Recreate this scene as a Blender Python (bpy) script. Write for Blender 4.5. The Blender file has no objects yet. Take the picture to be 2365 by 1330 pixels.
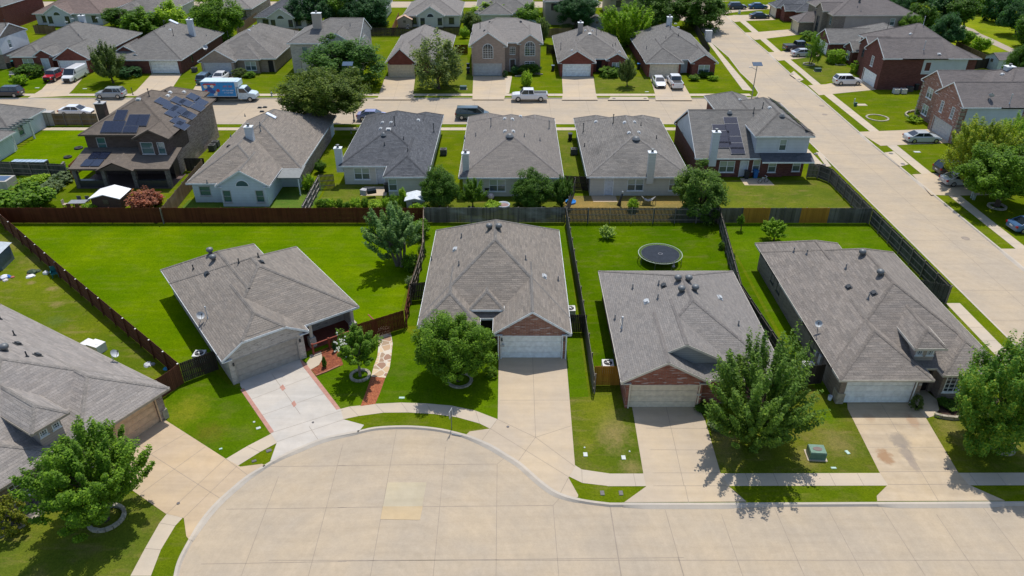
import bpy, math, random
import numpy as np
from math import sin, cos, pi, radians, atan2, sqrt, hypot
from mathutils import Vector, Matrix
random.seed(7)
S = bpy.context.scene
# ------------------------------------------------------------ camera, sky, sun
F_PX, CX, CY, PITCH, CAM_H = 1690., 1182.5, 665., radians(31), 35.
cam = bpy.data.objects.new('camera', bpy.data.cameras.new('camera'))
S.collection.objects.link(cam); S.camera = cam
cam.location = (0, 0, CAM_H); cam.rotation_euler = (pi/2 - PITCH, 0, 0)
cam.data.sensor_width = 36; cam.data.lens = 36*F_PX/2365.; cam.data.clip_end = 2000
SUN_DIR = Vector((.10, .44, 1)).normalized()
W = bpy.data.worlds.new('World'); S.world = W; W.use_nodes = True
wn = W.node_tree; bg = wn.nodes['Background']
sky = wn.nodes.new('ShaderNodeTexSky'); sky.sky_type = 'NISHITA'; sky.sun_disc = False
sky.sun_elevation = math.asin(SUN_DIR.z); sky.sun_rotation = atan2(SUN_DIR.x, SUN_DIR.y)
sky.air_density = 1.0; sky.dust_density = 1.0
wn.links.new(sky.outputs[0], bg.inputs[0]); bg.inputs[1].default_value = .15
sd = bpy.data.lights.new('sun', 'SUN'); sd.energy = 3.85; sd.angle = radians(.5); sd.color = (1, .955, .88)
sun = bpy.data.objects.new('sun', sd); S.collection.objects.link(sun)
sun.rotation_euler = SUN_DIR.to_track_quat('Z', 'Y').to_euler()
S.view_settings.view_transform = 'Standard'; S.view_settings.look = 'None'
S.view_settings.exposure = 0.06; S.view_settings.gamma = 1
S.cycles.max_bounces = 6; S.cycles.transparent_max_bounces = 8

# ------------------------------------------------------------ survey: photo point -> ground point
def at(x, y, h=0.):
    u, v = (x-CX)/F_PX, (y-CY)/F_PX
    dy = cos(PITCH)-v*sin(PITCH); dz = sin(PITCH)+v*cos(PITCH)
    t = (CAM_H-h)/dz
    return (u*t, dy*t, h)
REG = {1:(0,0,2.955),2:(780,0,2.955),3:(1565,0,2.955),4:(0,420,2.955),5:(780,420,2.955),6:(1565,420,2.955),
       7:(0,880,2.955),8:(780,880,2.955),9:(1565,880,2.955),'a':(480,680,4.73),'b':(1600,0,5.91),'c':(1965,0,5.91),'d':(1965,225,5.91)}
def q(r, x, y, h=0.):
    o = REG[r]; return at(o[0]+x/o[2], o[1]+y/o[2], h)
def px(X, Y, Z):
    dz = Z-CAM_H; zc = Y*cos(PITCH)-dz*sin(PITCH); yc = -(Y*sin(PITCH)+dz*cos(PITCH))
    return CX+F_PX*X/zc, CY+F_PX*yc/zc, zc

# ------------------------------------------------------------ materials
MATS = {}
class NT:
    def __init__(s, name, rough=.9, spec=.3, metal=0.):
        s.m = bpy.data.materials.new(name); s.m.use_nodes = True; s.t = s.m.node_tree
        s.b = s.t.nodes['Principled BSDF']; s.b.inputs['Roughness'].default_value = rough
        s.b.inputs['Specular IOR Level'].default_value = spec; s.b.inputs['Metallic'].default_value = metal
        s.tc = None
    def n(s, ty, **kw):
        nd = s.t.nodes.new(ty)
        for k, v in kw.items():
            if k.startswith('_'): setattr(nd, k[1:], v)
            else: nd.inputs[k.replace('_', ' ')].default_value = v
        return nd
    def l(s, a, b): s.t.links.new(a, b)
    def co(s, kind='UV'):
        if s.tc is None: s.tc = s.n('ShaderNodeTexCoord')
        return s.tc.outputs[kind]
    def mapped(s, kind, scale, rot=(0,0,0)):
        mp = s.n('ShaderNodeMapping'); mp.inputs['Scale'].default_value = scale; mp.inputs['Rotation'].default_value = rot
        s.l(s.co(kind), mp.inputs[0]); return mp.outputs[0]
    def noise(s, vec, scale, detail=3, rough=.55, lo=.35, hi=.65):
        n = s.n('ShaderNodeTexNoise'); n.inputs['Scale'].default_value = scale
        n.inputs['Detail'].default_value = detail; n.inputs['Roughness'].default_value = rough
        s.l(vec, n.inputs['Vector'])
        r = s.n('ShaderNodeMapRange'); r.inputs[1].default_value = lo; r.inputs[2].default_value = hi
        s.l(n.outputs['Fac'], r.inputs[0]); return r.outputs[0]
    def mix(s, fac, a, b, mode='MIX'):
        m = s.n('ShaderNodeMix', _data_type='RGBA', _blend_type=mode)
        for sock, v in ((m.inputs[0], fac), (m.inputs[6], a), (m.inputs[7], b)):
            if hasattr(v, 'is_output'): s.l(v, sock)
            elif isinstance(v, (int, float)): sock.default_value = v
            else: sock.default_value = (*v[:3], 1)
        return m.outputs[2]
    def base(s, c):
        if hasattr(c, 'is_output'): s.l(c, s.b.inputs['Base Color'])
        else: s.b.inputs['Base Color'].default_value = (*c, 1)
    def bump(s, h, dist, strength=.5):
        b = s.n('ShaderNodeBump'); b.inputs['Distance'].default_value = dist; b.inputs['Strength'].default_value = strength
        s.l(h, b.inputs['Height']); s.l(b.outputs[0], s.b.inputs['Normal'])
def mul(c, k): return tuple(min(1, x*k) for x in c)
def cached(f):
    def g(*a, **kw):
        k = (f.__name__,)+a+tuple(sorted(kw.items()))
        if k not in MATS: MATS[k] = f(*a, **kw)
        return MATS[k]
    return g
@cached
def plain(name, col, rough=.6, metal=0., spec=.4):
    t = NT(name, rough, spec, metal)
    n = t.noise(t.co('Object'), 3., 3)
    t.base(t.mix(n, mul(col, .88), mul(col, 1.08))); return t.m
@cached
def paint(name, col):
    t = NT(name, .28, .5); t.b.inputs['Coat Weight'].default_value = .6; t.b.inputs['Coat Roughness'].default_value = .06
    t.base(col); return t.m
@cached
def shingle(name, col, var=.17, w=.46, h=.19, stain=.10):
    t = NT(name, .95, .15); uv = t.co('UV')
    br = t.n('ShaderNodeTexBrick', _offset=.37, _offset_frequency=2)
    br.inputs['Scale'].default_value = 1; br.inputs['Brick Width'].default_value = w; br.inputs['Row Height'].default_value = h
    br.inputs['Mortar Size'].default_value = .012; br.inputs['Bias'].default_value = 0
    br.inputs['Color1'].default_value = (*mul(col, 1-var*1.5), 1); br.inputs['Color2'].default_value = (*mul(col, 1+var*1.4), 1)
    br.inputs['Mortar'].default_value = (*mul(col, .72), 1); t.l(uv, br.inputs['Vector'])
    b2 = t.n('ShaderNodeTexBrick', _offset=.61, _offset_frequency=3)
    b2.inputs['Scale'].default_value = 1; b2.inputs['Brick Width'].default_value = w*1.7; b2.inputs['Row Height'].default_value = h
    b2.inputs['Mortar Size'].default_value = 0; b2.inputs['Color1'].default_value = (*mul(col, 1-var), 1)
    b2.inputs['Color2'].default_value = (*mul((col[0]*1.06, col[1]*1.02, col[2]*.97), 1+var*1.2), 1); t.l(uv, b2.inputs['Vector'])
    c = t.mix(.5, br.outputs[0], b2.outputs[0])
    fine = t.noise(t.mapped('UV', (1.6, 1, 1)), 5, 4, .8, .3, .7)
    c = t.mix(fine, t.mix(1., c, (.78, .78, .78), 'MULTIPLY'), t.mix(1., c, (1.1, 1.1, 1.1), 'MULTIPLY'))
    big = t.noise(t.mapped('UV', (1, .6, 1)), .25, 5, .65, .45, .75)
    c = t.mix(big, c, t.mix(1., c, (1-stain,)*3, 'MULTIPLY'))
    t.base(c)
    sx = t.n('ShaderNodeSeparateXYZ'); t.l(uv, sx.inputs[0]); dv = t.n('ShaderNodeMath', _operation='DIVIDE'); t.l(sx.outputs[1], dv.inputs[0]); dv.inputs[1].default_value = h
    fr = t.n('ShaderNodeMath', _operation='FRACT'); t.l(dv.outputs[0], fr.inputs[0]); iv = t.n('ShaderNodeMath', _operation='SUBTRACT'); iv.inputs[0].default_value = 1; t.l(fr.outputs[0], iv.inputs[1])
    md = t.n('ShaderNodeMath', _operation='MULTIPLY_ADD'); t.l(fine, md.inputs[0]); md.inputs[1].default_value = .8; t.l(iv.outputs[0], md.inputs[2])
    t.bump(md.outputs[0], .05, .9); return t.m
@cached
def brick(name, c1, c2, mortar, w=.42, h=.13, pale=0., sc=2.2):
    t = NT(name, .9, .2); uv = t.co('UV')
    br = t.n('ShaderNodeTexBrick', _offset=.5)
    br.inputs['Scale'].default_value = 1; br.inputs['Brick Width'].default_value = w; br.inputs['Row Height'].default_value = h
    br.inputs['Mortar Size'].default_value = .014; br.inputs['Color1'].default_value = (*c1, 1)
    br.inputs['Color2'].default_value = (*c2, 1); br.inputs['Mortar'].default_value = (*mortar, 1); t.l(uv, br.inputs['Vector'])
    c = br.outputs[0]
    if pale:
        f = t.noise(t.mapped('UV', (.55, 3.2, 1)), sc, 2, .4, .60, .66)
        c = t.mix(f, c, tuple(min(1, x*.35+pale*.65) for x in c2))
    f = t.noise(t.mapped('UV', (1, 1, 1)), .7, 3, .6, .3, .7)
    c = t.mix(f, t.mix(1., c, (.85, .85, .86), 'MULTIPLY'), c)
    t.base(c); t.bump(br.outputs['Fac'], .012, .4); return t.m
@cached
def siding(name, col, h=.19):
    t = NT(name, .55, .3); uv = t.co('UV'); sx = t.n('ShaderNodeSeparateXYZ'); t.l(uv, sx.inputs[0])
    d = t.n('ShaderNodeMath', _operation='DIVIDE'); t.l(sx.outputs[1], d.inputs[0]); d.inputs[1].default_value = h
    fr = t.n('ShaderNodeMath', _operation='FRACT'); t.l(d.outputs[0], fr.inputs[0])
    r = t.n('ShaderNodeMapRange'); t.l(fr.outputs[0], r.inputs[0]); r.inputs[1].default_value = .8; r.inputs[2].default_value = .97
    c = t.mix(r.outputs[0], col, mul(col, .62))
    f = t.noise(t.mapped('UV', (1, .6, 1)), .9, 4, .6, .35, .7)
    t.base(t.mix(f, t.mix(1., c, (.88, .88, .87), 'MULTIPLY'), c)); t.bump(fr.outputs[0], .015, -.6); return t.m
@cached
def concrete(name, col, warm=.5, stain=.5, sweep=None, blots=()):
    t = NT(name, .88, .25); P = t.co('Object')
    a = t.noise(P, .22, 5, .62, .38, .66); b = t.noise(P, 1.3, 5, .65, .35, .7); g = t.noise(P, 14, 3, .7, .25, .75)
    st = t.noise(t.mapped('Object', (.12, 1.3, 1)), 1.1, 4, .6, .42, .72)
    c = t.mix(a, mul(col, .93), (min(1, col[0]*1.06), col[1]*1.02, col[2]*(1-.08*warm)))
    c = t.mix(b, t.mix(1., c, (1-.10*stain, 1-.11*stain, 1-.12*stain), 'MULTIPLY'), c)
    c = t.mix(st, c, t.mix(1., c, (1-.13*stain,)*3, 'MULTIPLY'))
    c = t.mix(g, t.mix(1., c, (.93, .93, .93), 'MULTIPLY'), c)
    def dist(cx, cy, ax=1., ay=1.):
        mp = t.n('ShaderNodeMapping'); mp.inputs['Location'].default_value = (-cx*ax, -cy*ay, 0); mp.inputs['Scale'].default_value = (ax, ay, 0); t.l(P, mp.inputs[0])
        ln = t.n('ShaderNodeVectorMath', _operation='LENGTH'); t.l(mp.outputs[0], ln.inputs[0]); return ln.outputs['Value'], mp.outputs[0]
    if sweep:
        d, v = dist(*sweep); cb = t.n('ShaderNodeCombineXYZ'); t.l(d, cb.inputs[0]); nm_ = t.n('ShaderNodeVectorMath', _operation='NORMALIZE'); t.l(v, nm_.inputs[0])
        sc = t.n('ShaderNodeVectorMath', _operation='SCALE'); t.l(nm_.outputs[0], sc.inputs[0]); sc.inputs['Scale'].default_value = .9
        ad = t.n('ShaderNodeVectorMath', _operation='ADD'); t.l(cb.outputs[0], ad.inputs[0]); t.l(sc.outputs[0], ad.inputs[1])
        n1 = t.noise(ad.outputs[0], 1.6, 5, .7, .40, .68); c = t.mix(n1, t.mix(1., c, (.955, .952, .945), 'MULTIPLY'), t.mix(1., c, (1.03, 1.025, 1.02), 'MULTIPLY'))
        n2 = t.noise(t.mapped('Object', (.25, 2.4, 1)), .9, 5, .7, .5, .8); c = t.mix(n2, c, t.mix(1., c, (.92, .915, .905), 'MULTIPLY'))
        n3 = t.noise(P, 3.5, 6, .8, .3, .7); c = t.mix(n3, t.mix(1., c, (.93, .93, .925), 'MULTIPLY'), t.mix(1., c, (1.04, 1.04, 1.04), 'MULTIPLY'))
    for bx, by, ax, ay, colr, st_ in blots:
        d, v = dist(bx, by, 1/ax, 1/ay); nz = t.noise(P, 2.2, 4, .7, .2, .8)
        m1 = t.n('ShaderNodeMath', _operation='MULTIPLY_ADD'); t.l(nz, m1.inputs[0]); m1.inputs[1].default_value = -.9; m1.inputs[2].default_value = .45
        m2 = t.n('ShaderNodeMath', _operation='ADD'); t.l(d, m2.inputs[0]); t.l(m1.outputs[0], m2.inputs[1])
        r_ = t.n('ShaderNodeMapRange'); t.l(m2.outputs[0], r_.inputs[0]); r_.inputs[1].default_value = 1.1; r_.inputs[2].default_value = .45; r_.inputs[4].default_value = st_; r_.interpolation_type = 'SMOOTHSTEP'
        c = t.mix(r_.outputs[0], c, colr)
    t.base(c); t.bump(g, .004, .4); return t.m
@cached
def grass(name, col, dry=.3, sc=1., mow=.0, blots=()):
    t = NT(name, 1., 0.); P = t.co('Object')
    a = t.noise(P, .16*sc, 5, .6, .36, .66); b = t.noise(P, .9*sc, 5, .65, .35, .68)
    g = t.noise(P, 7, 4, .8, .28, .72); w = t.noise(t.mapped('Object', (.35, 1.5, 1)), .8*sc, 4, .6, .55, .75)
    lo = (col[0]*.72, col[1]*.80, col[2]*.9); hi = (col[0]*1.32, col[1]*1.12, col[2]*1.1); dr = (col[1]*1.35, col[1]*1.12, col[1]*.42)
    c = t.mix(a, lo, hi); c = t.mix(b, c, t.mix(.55, c, mul(col, .78)))
    m = t.n('ShaderNodeMath', _operation='MULTIPLY'); t.l(w, m.inputs[0]); m.inputs[1].default_value = dry
    c = t.mix(m.outputs[0], c, dr)
    w2 = t.noise(P, .42*sc, 5, .7, .52, .74); m3 = t.n('ShaderNodeMath', _operation='MULTIPLY'); t.l(w2, m3.inputs[0]); m3.inputs[1].default_value = dry*.8
    c = t.mix(m3.outputs[0], c, (col[1]*1.25, col[1]*.98, col[1]*.40))
    if mow:
        wv = t.n('ShaderNodeTexWave', _wave_type='BANDS', _bands_direction='Y'); wv.inputs['Scale'].default_value = .33
        wv.inputs['Distortion'].default_value = 1.5; t.l(P, wv.inputs['Vector'])
        mm = t.n('ShaderNodeMath', _operation='MULTIPLY'); t.l(wv.outputs['Fac'], mm.inputs[0]); mm.inputs[1].default_value = mow
        c = t.mix(mm.outputs[0], c, t.mix(1., c, (.82, .86, .8), 'MULTIPLY'))
    for bx, by, ax, ay, colr, st_ in blots:
        mp = t.n('ShaderNodeMapping'); mp.inputs['Location'].default_value = (-bx/ax, -by/ay, 0); mp.inputs['Scale'].default_value = (1/ax, 1/ay, 0); t.l(P, mp.inputs[0])
        ln = t.n('ShaderNodeVectorMath', _operation='LENGTH'); t.l(mp.outputs[0], ln.inputs[0]); nz = t.noise(P, 1.6, 5, .75, .25, .75)
        m1 = t.n('ShaderNodeMath', _operation='MULTIPLY_ADD'); t.l(nz, m1.inputs[0]); m1.inputs[1].default_value = -1.1; m1.inputs[2].default_value = .55
        m2 = t.n('ShaderNodeMath', _operation='ADD'); t.l(ln.outputs['Value'], m2.inputs[0]); t.l(m1.outputs[0], m2.inputs[1])
        r_ = t.n('ShaderNodeMapRange'); t.l(m2.outputs[0], r_.inputs[0]); r_.inputs[1].default_value = 1.2; r_.inputs[2].default_value = .2; r_.inputs[4].default_value = st_
        c = t.mix(r_.outputs[0], c, colr)
    g2_ = t.noise(P, 2.6, 5, .85, .32, .68)
    c = t.mix(g2_, t.mix(1., c, (.80, .84, .8), 'MULTIPLY'), t.mix(1., c, (1.12, 1.08, 1.0), 'MULTIPLY'))
    c = t.mix(g, t.mix(1., c, (.62, .66, .6), 'MULTIPLY'), t.mix(1., c, (1.15, 1.12, 1.0), 'MULTIPLY'))
    t.base(c); t.bump(g, .06, .7); return t.m
@cached
def wood(name, col, bw=.15, dark=.35, weather=.4, pale=(.45, .45, .44)):
    t = NT(name, .85, .2); uv = t.co('UV')
    br = t.n('ShaderNodeTexBrick', _offset=0.); br.inputs['Scale'].default_value = 1
    br.inputs['Brick Width'].default_value = bw; br.inputs['Row Height'].default_value = 4.; br.inputs['Mortar Size'].default_value = .011
    br.inputs['Color1'].default_value = (*mul(col, .72), 1); br.inputs['Color2'].default_value = (*mul(col, 1.25), 1)
    br.inputs['Mortar'].default_value = (*mul(col, dark), 1); t.l(uv, br.inputs['Vector'])
    gr = t.noise(t.mapped('UV', (9, .6, 1)), 1., 4, .6, .3, .7)
    c = t.mix(gr, t.mix(1., br.outputs[0], (.78, .78, .78), 'MULTIPLY'), br.outputs[0])
    if weather:
        bigf = t.noise(t.mapped('UV', (.45, .9, 1)), .9, 3, .5, .52, .8)
        m = t.n('ShaderNodeMath', _operation='MULTIPLY'); t.l(bigf, m.inputs[0]); m.inputs[1].default_value = weather
        c = t.mix(m.outputs[0], c, pale)
    t.base(c); t.bump(br.outputs['Fac'], .02, .5); return t.m
@cached
def leafmat(name, col, var=.45, yel=.3):
    col = mul(col, 2.5); t = NT(name, .6, .2); g = t.n('ShaderNodeNewGeometry')
    r = t.n('ShaderNodeValToRGB'); e = r.color_ramp.elements
    e[0].color = (*mul(col, 1-var), 1); e[1].color = (*mul((col[0]*(1+yel), col[1]*1.08, col[2]*.9), 1+var), 1)
    m = e.new(.55); m.color = (*col, 1); t.l(g.outputs['Random Per Island'], r.inputs[0])
    big = t.noise(t.co('Object'), 1.6, 2, .5, .35, .7)
    c = t.mix(big, t.mix(1., r.outputs[0], (.72, .80, .85), 'MULTIPLY'), r.outputs[0]); t.base(c)
    tr = t.n('ShaderNodeBsdfTranslucent'); mx = t.n('ShaderNodeMixShader'); mx.inputs[0].default_value = .45
    t.l(t.mix(1., c, (1.3, 1.45, .6), 'MULTIPLY'), tr.inputs[0]); t.l(t.b.outputs[0], mx.inputs[1]); t.l(tr.outputs[0], mx.inputs[2])
    t.l(mx.outputs[0], t.t.nodes['Material Output'].inputs[0]); return t.m
@cached
def glass(name, col=(.03, .045, .055), blind=0.):
    t = NT(name, .08, .9)
    if blind:
        sx = t.n('ShaderNodeSeparateXYZ'); t.l(t.co('Generated'), sx.inputs[0])
        r = t.n('ShaderNodeMapRange'); t.l(sx.outputs[2], r.inputs[0]); r.inputs[1].default_value = .5; r.inputs[2].default_value = .52
        wv = t.n('ShaderNodeMath', _operation='FRACT'); mu = t.n('ShaderNodeMath', _operation='MULTIPLY'); mu.inputs[1].default_value = 14
        t.l(sx.outputs[2], mu.inputs[0]); t.l(mu.outputs[0], wv.inputs[0])
        bl = t.mix(wv.outputs[0], (.30*blind, .36*blind, .32*blind), (.40*blind, .46*blind, .41*blind))
        t.base(t.mix(r.outputs[0], (.07, .11, .12), bl)); t.b.inputs['Roughness'].default_value = .2
    else: t.base(col)
    return t.m
@cached
def speckle(name, c1, c2, sc=8., rough=.9):
    t = NT(name, rough, .2); v = t.n('ShaderNodeTexVoronoi'); v.inputs['Scale'].default_value = sc; t.l(t.co('Object'), v.inputs['Vector'])
    sp = t.n('ShaderNodeSeparateColor'); t.l(v.outputs['Color'], sp.inputs[0])
    c = t.mix(sp.outputs[0], c1, c2); t.base(t.mix(t.noise(t.co('Object'), sc*2, 2), t.mix(1., c, (.7,)*3, 'MULTIPLY'), c)); t.bump(v.outputs['Distance'], .03, .6); return t.m
@cached
def flagstone(name):
    t = NT(name, .85, .2); v = t.n('ShaderNodeTexVoronoi', _feature='DISTANCE_TO_EDGE'); v.inputs['Scale'].default_value = 1.5
    v2 = t.n('ShaderNodeTexVoronoi'); v2.inputs['Scale'].default_value = 1.5
    t.l(t.co('Object'), v.inputs['Vector']); t.l(t.co('Object'), v2.inputs['Vector'])
    sp = t.n('ShaderNodeSeparateColor'); t.l(v2.outputs['Color'], sp.inputs[0])
    r = t.n('ShaderNodeValToRGB'); e = r.color_ramp.elements; e[0].color = (.36, .27, .18, 1); e[1].color = (.62, .50, .35, 1); e.new(.3).color = (.30, .17, .12, 1); e.new(.6).color = (.55, .40, .24, 1)
    t.l(sp.outputs[0], r.inputs[0]); st = t.n('ShaderNodeMapRange'); t.l(v.outputs[0], st.inputs[0]); st.inputs[1].default_value = .03; st.inputs[2].default_value = .07
    t.base(t.mix(st.outputs[0], (.58, .52, .43), r.outputs[0])); return t.m
@cached
def solar(name, col=(.008, .012, .028)):
    t = NT(name, .12, .8); br = t.n('ShaderNodeTexBrick', _offset=0.); br.inputs['Scale'].default_value = 1; br.inputs['Brick Width'].default_value = .16
    br.inputs['Row Height'].default_value = .16; br.inputs['Mortar Size'].default_value = .006; br.inputs['Color1'].default_value = (*col, 1)
    br.inputs['Color2'].default_value = (*mul(col, 1.3), 1); br.inputs['Mortar'].default_value = (.05, .06, .09, 1); t.l(t.co('UV'), br.inputs['Vector'])
    t.base(br.outputs[0]); return t.m

# ------------------------------------------------------------ mesh building
class MB:
    def __init__(s): s.v = []; s.f = []; s.m = []
    def poly(s, pts, mi=0):
        n = len(s.v); s.v += [tuple(p) for p in pts]; s.f.append(tuple(range(n, n+len(pts)))); s.m.append(mi)
    def box(s, x0, x1, y0, y1, z0, z1, mi=0, M=None, top=None):
        P = [(x, y, z) for z in (z0, z1) for y in (y0, y1) for x in (x0, x1)]
        if M is not None: P = [tuple(M @ Vector(p)) for p in P]
        n = len(s.v); s.v += P
        for f in ((0,2,3,1),(4,5,7,6),(0,1,5,4),(2,6,7,3),(0,4,6,2),(1,3,7,5)): s.f.append(tuple(n+i for i in f)); s.m.append(mi)
        if top is not None: s.m[-5] = top
    def beam(s, a, b, w, h, mi=0):
        a, b = Vector(a), Vector(b); d = (b-a); L = d.length; d.normalize()
        up = Vector((0, 0, 1)); sd_ = d.cross(up)
        if sd_.length < 1e-3: sd_ = Vector((1, 0, 0))
        sd_.normalize(); up = sd_.cross(d)
        M = Matrix((sd_, d, up)).transposed().to_4x4(); M.translation = a
        s.box(-w/2, w/2, 0, L, -h/2, h/2, mi, M)
    def cyl(s, a, b, r0, r1=None, n=10, mi=0, cap=True):
        r1 = r0 if r1 is None else r1; a, b = Vector(a), Vector(b); d = (b-a).normalized()
        u = d.orthogonal().normalized(); w = d.cross(u); k = len(s.v)
        for c, r in ((a, r0), (b, r1)):
            for i in range(n):
                t = 2*pi*i/n; s.v.append(tuple(c+(u*cos(t)+w*sin(t))*r))
        for i in range(n):
            j = (i+1) % n; s.f.append((k+i, k+j, k+n+j, k+n+i)); s.m.append(mi)
        if cap: s.f.append(tuple(k+i for i in range(n-1, -1, -1))); s.f.append(tuple(k+n+i for i in range(n))); s.m += [mi, mi]
    def lathe(s, prof, c=(0,0,0), n=14, mi=0, sq=1.):
        k = len(s.v)
        for r, z in prof:
            for i in range(n):
                t = 2*pi*i/n; s.v.append((c[0]+r*cos(t), c[1]+r*sin(t)*sq, c[2]+z))
        for j in range(len(prof)-1):
            for i in range(n):
                i2 = (i+1) % n; s.f.append((k+j*n+i, k+j*n+i2, k+(j+1)*n+i2, k+(j+1)*n+i)); s.m.append(mi)
        s.f.append(tuple(k+(len(prof)-1)*n+i for i in range(n))); s.m.append(mi)
    def prism(s, pts, z0, z1, mi=0, ms=None):
        ms = mi if ms is None else ms; n = len(pts)
        ar = sum(pts[i][0]*pts[(i+1)%n][1]-pts[(i+1)%n][0]*pts[i][1] for i in range(n))
        if ar < 0: pts = pts[::-1]
        s.poly([(p[0], p[1], z1) for p in pts], mi)
        for i in range(n):
            a, b = pts[i], pts[(i+1) % n]; s.poly([(a[0], a[1], z0), (b[0], b[1], z0), (b[0], b[1], z1), (a[0], a[1], z1)], ms)
    def loft(s, secs, mi=0, cap=True):
        k = len(s.v); n = len(secs[0])
        for c in secs: s.v += [tuple(p) for p in c]
        for j in range(len(secs)-1):
            for i in range(n):
                i2 = (i+1) % n; s.f.append((k+j*n+i, k+j*n+i2, k+(j+1)*n+i2, k+(j+1)*n+i)); s.m.append(mi)
        if cap: s.f.append(tuple(k+i for i in range(n-1, -1, -1))); s.f.append(tuple(k+(len(secs)-1)*n+i for i in range(n))); s.m += [mi, mi]
    def build(s, name, mats, parent=None, smooth=False):
        me = bpy.data.meshes.new(name); me.from_pydata(s.v, [], s.f)
        if not isinstance(mats, (list, tuple)): mats = [mats]
        for m in mats: me.materials.append(m)
        me.polygons.foreach_set('material_index', [min(i, len(mats)-1) for i in s.m])
        uvl = me.uv_layers.new(name='UVMap'); uv = np.empty((len(me.loops), 2))
        vs = np.array(s.v); li = 0
        for f in s.f:
            P = vs[list(f)]; nn = np.zeros(3)
            for i in range(len(f)): nn += np.cross(P[i], P[(i+1) % len(f)])
            L = np.linalg.norm(nn); nn = nn/L if L > 1e-12 else np.array((0, 0, 1.))
            if abs(nn[2]) > .97: uv[li:li+len(f)] = P[:, :2]
            else:
                h = np.array((-nn[1], nn[0], 0)); h /= np.linalg.norm(h); w = np.cross(nn, h)
                uv[li:li+len(f), 0] = P@h; uv[li:li+len(f), 1] = P@w
            li += len(f)
        uvl.data.foreach_set('uv', uv.ravel())
        if smooth:
            me.polygons.foreach_set('use_smooth', [True]*len(s.f))
        me.update(); o = bpy.data.objects.new(name, me); S.collection.objects.link(o)
        if parent is not None: o.parent = parent
        return o
def tag(o, label=None, cat=None, group=None, kind=None):
    for k, v in (('label', label), ('category', cat), ('group', group), ('kind', kind)):
        if v: o[k] = v
    return o
def empty(name, loc, rz, label, cat, group=None):
    o = bpy.data.objects.new(name, None); S.collection.objects.link(o); o.location = loc; o.rotation_euler = (0, 0, rz)
    o.empty_display_size = .5; return tag(o, label, cat, group)
def struct(name, mb, mats): return tag(mb.build(name, mats), kind='structure')
def tri_fill(pts, z):
    from mathutils.geometry import tessellate_polygon
    P = [Vector((p[0], p[1], z)) for p in pts]; return [tuple(P[i] for i in t) for t in tessellate_polygon([P])]
def sheet(mb, pts, z, mi=0):
    for t in tri_fill(pts, z):
        a, b, c = t
        if (b-a).cross(c-a).z < 0: t = (a, c, b)
        mb.poly(t, mi)
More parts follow.
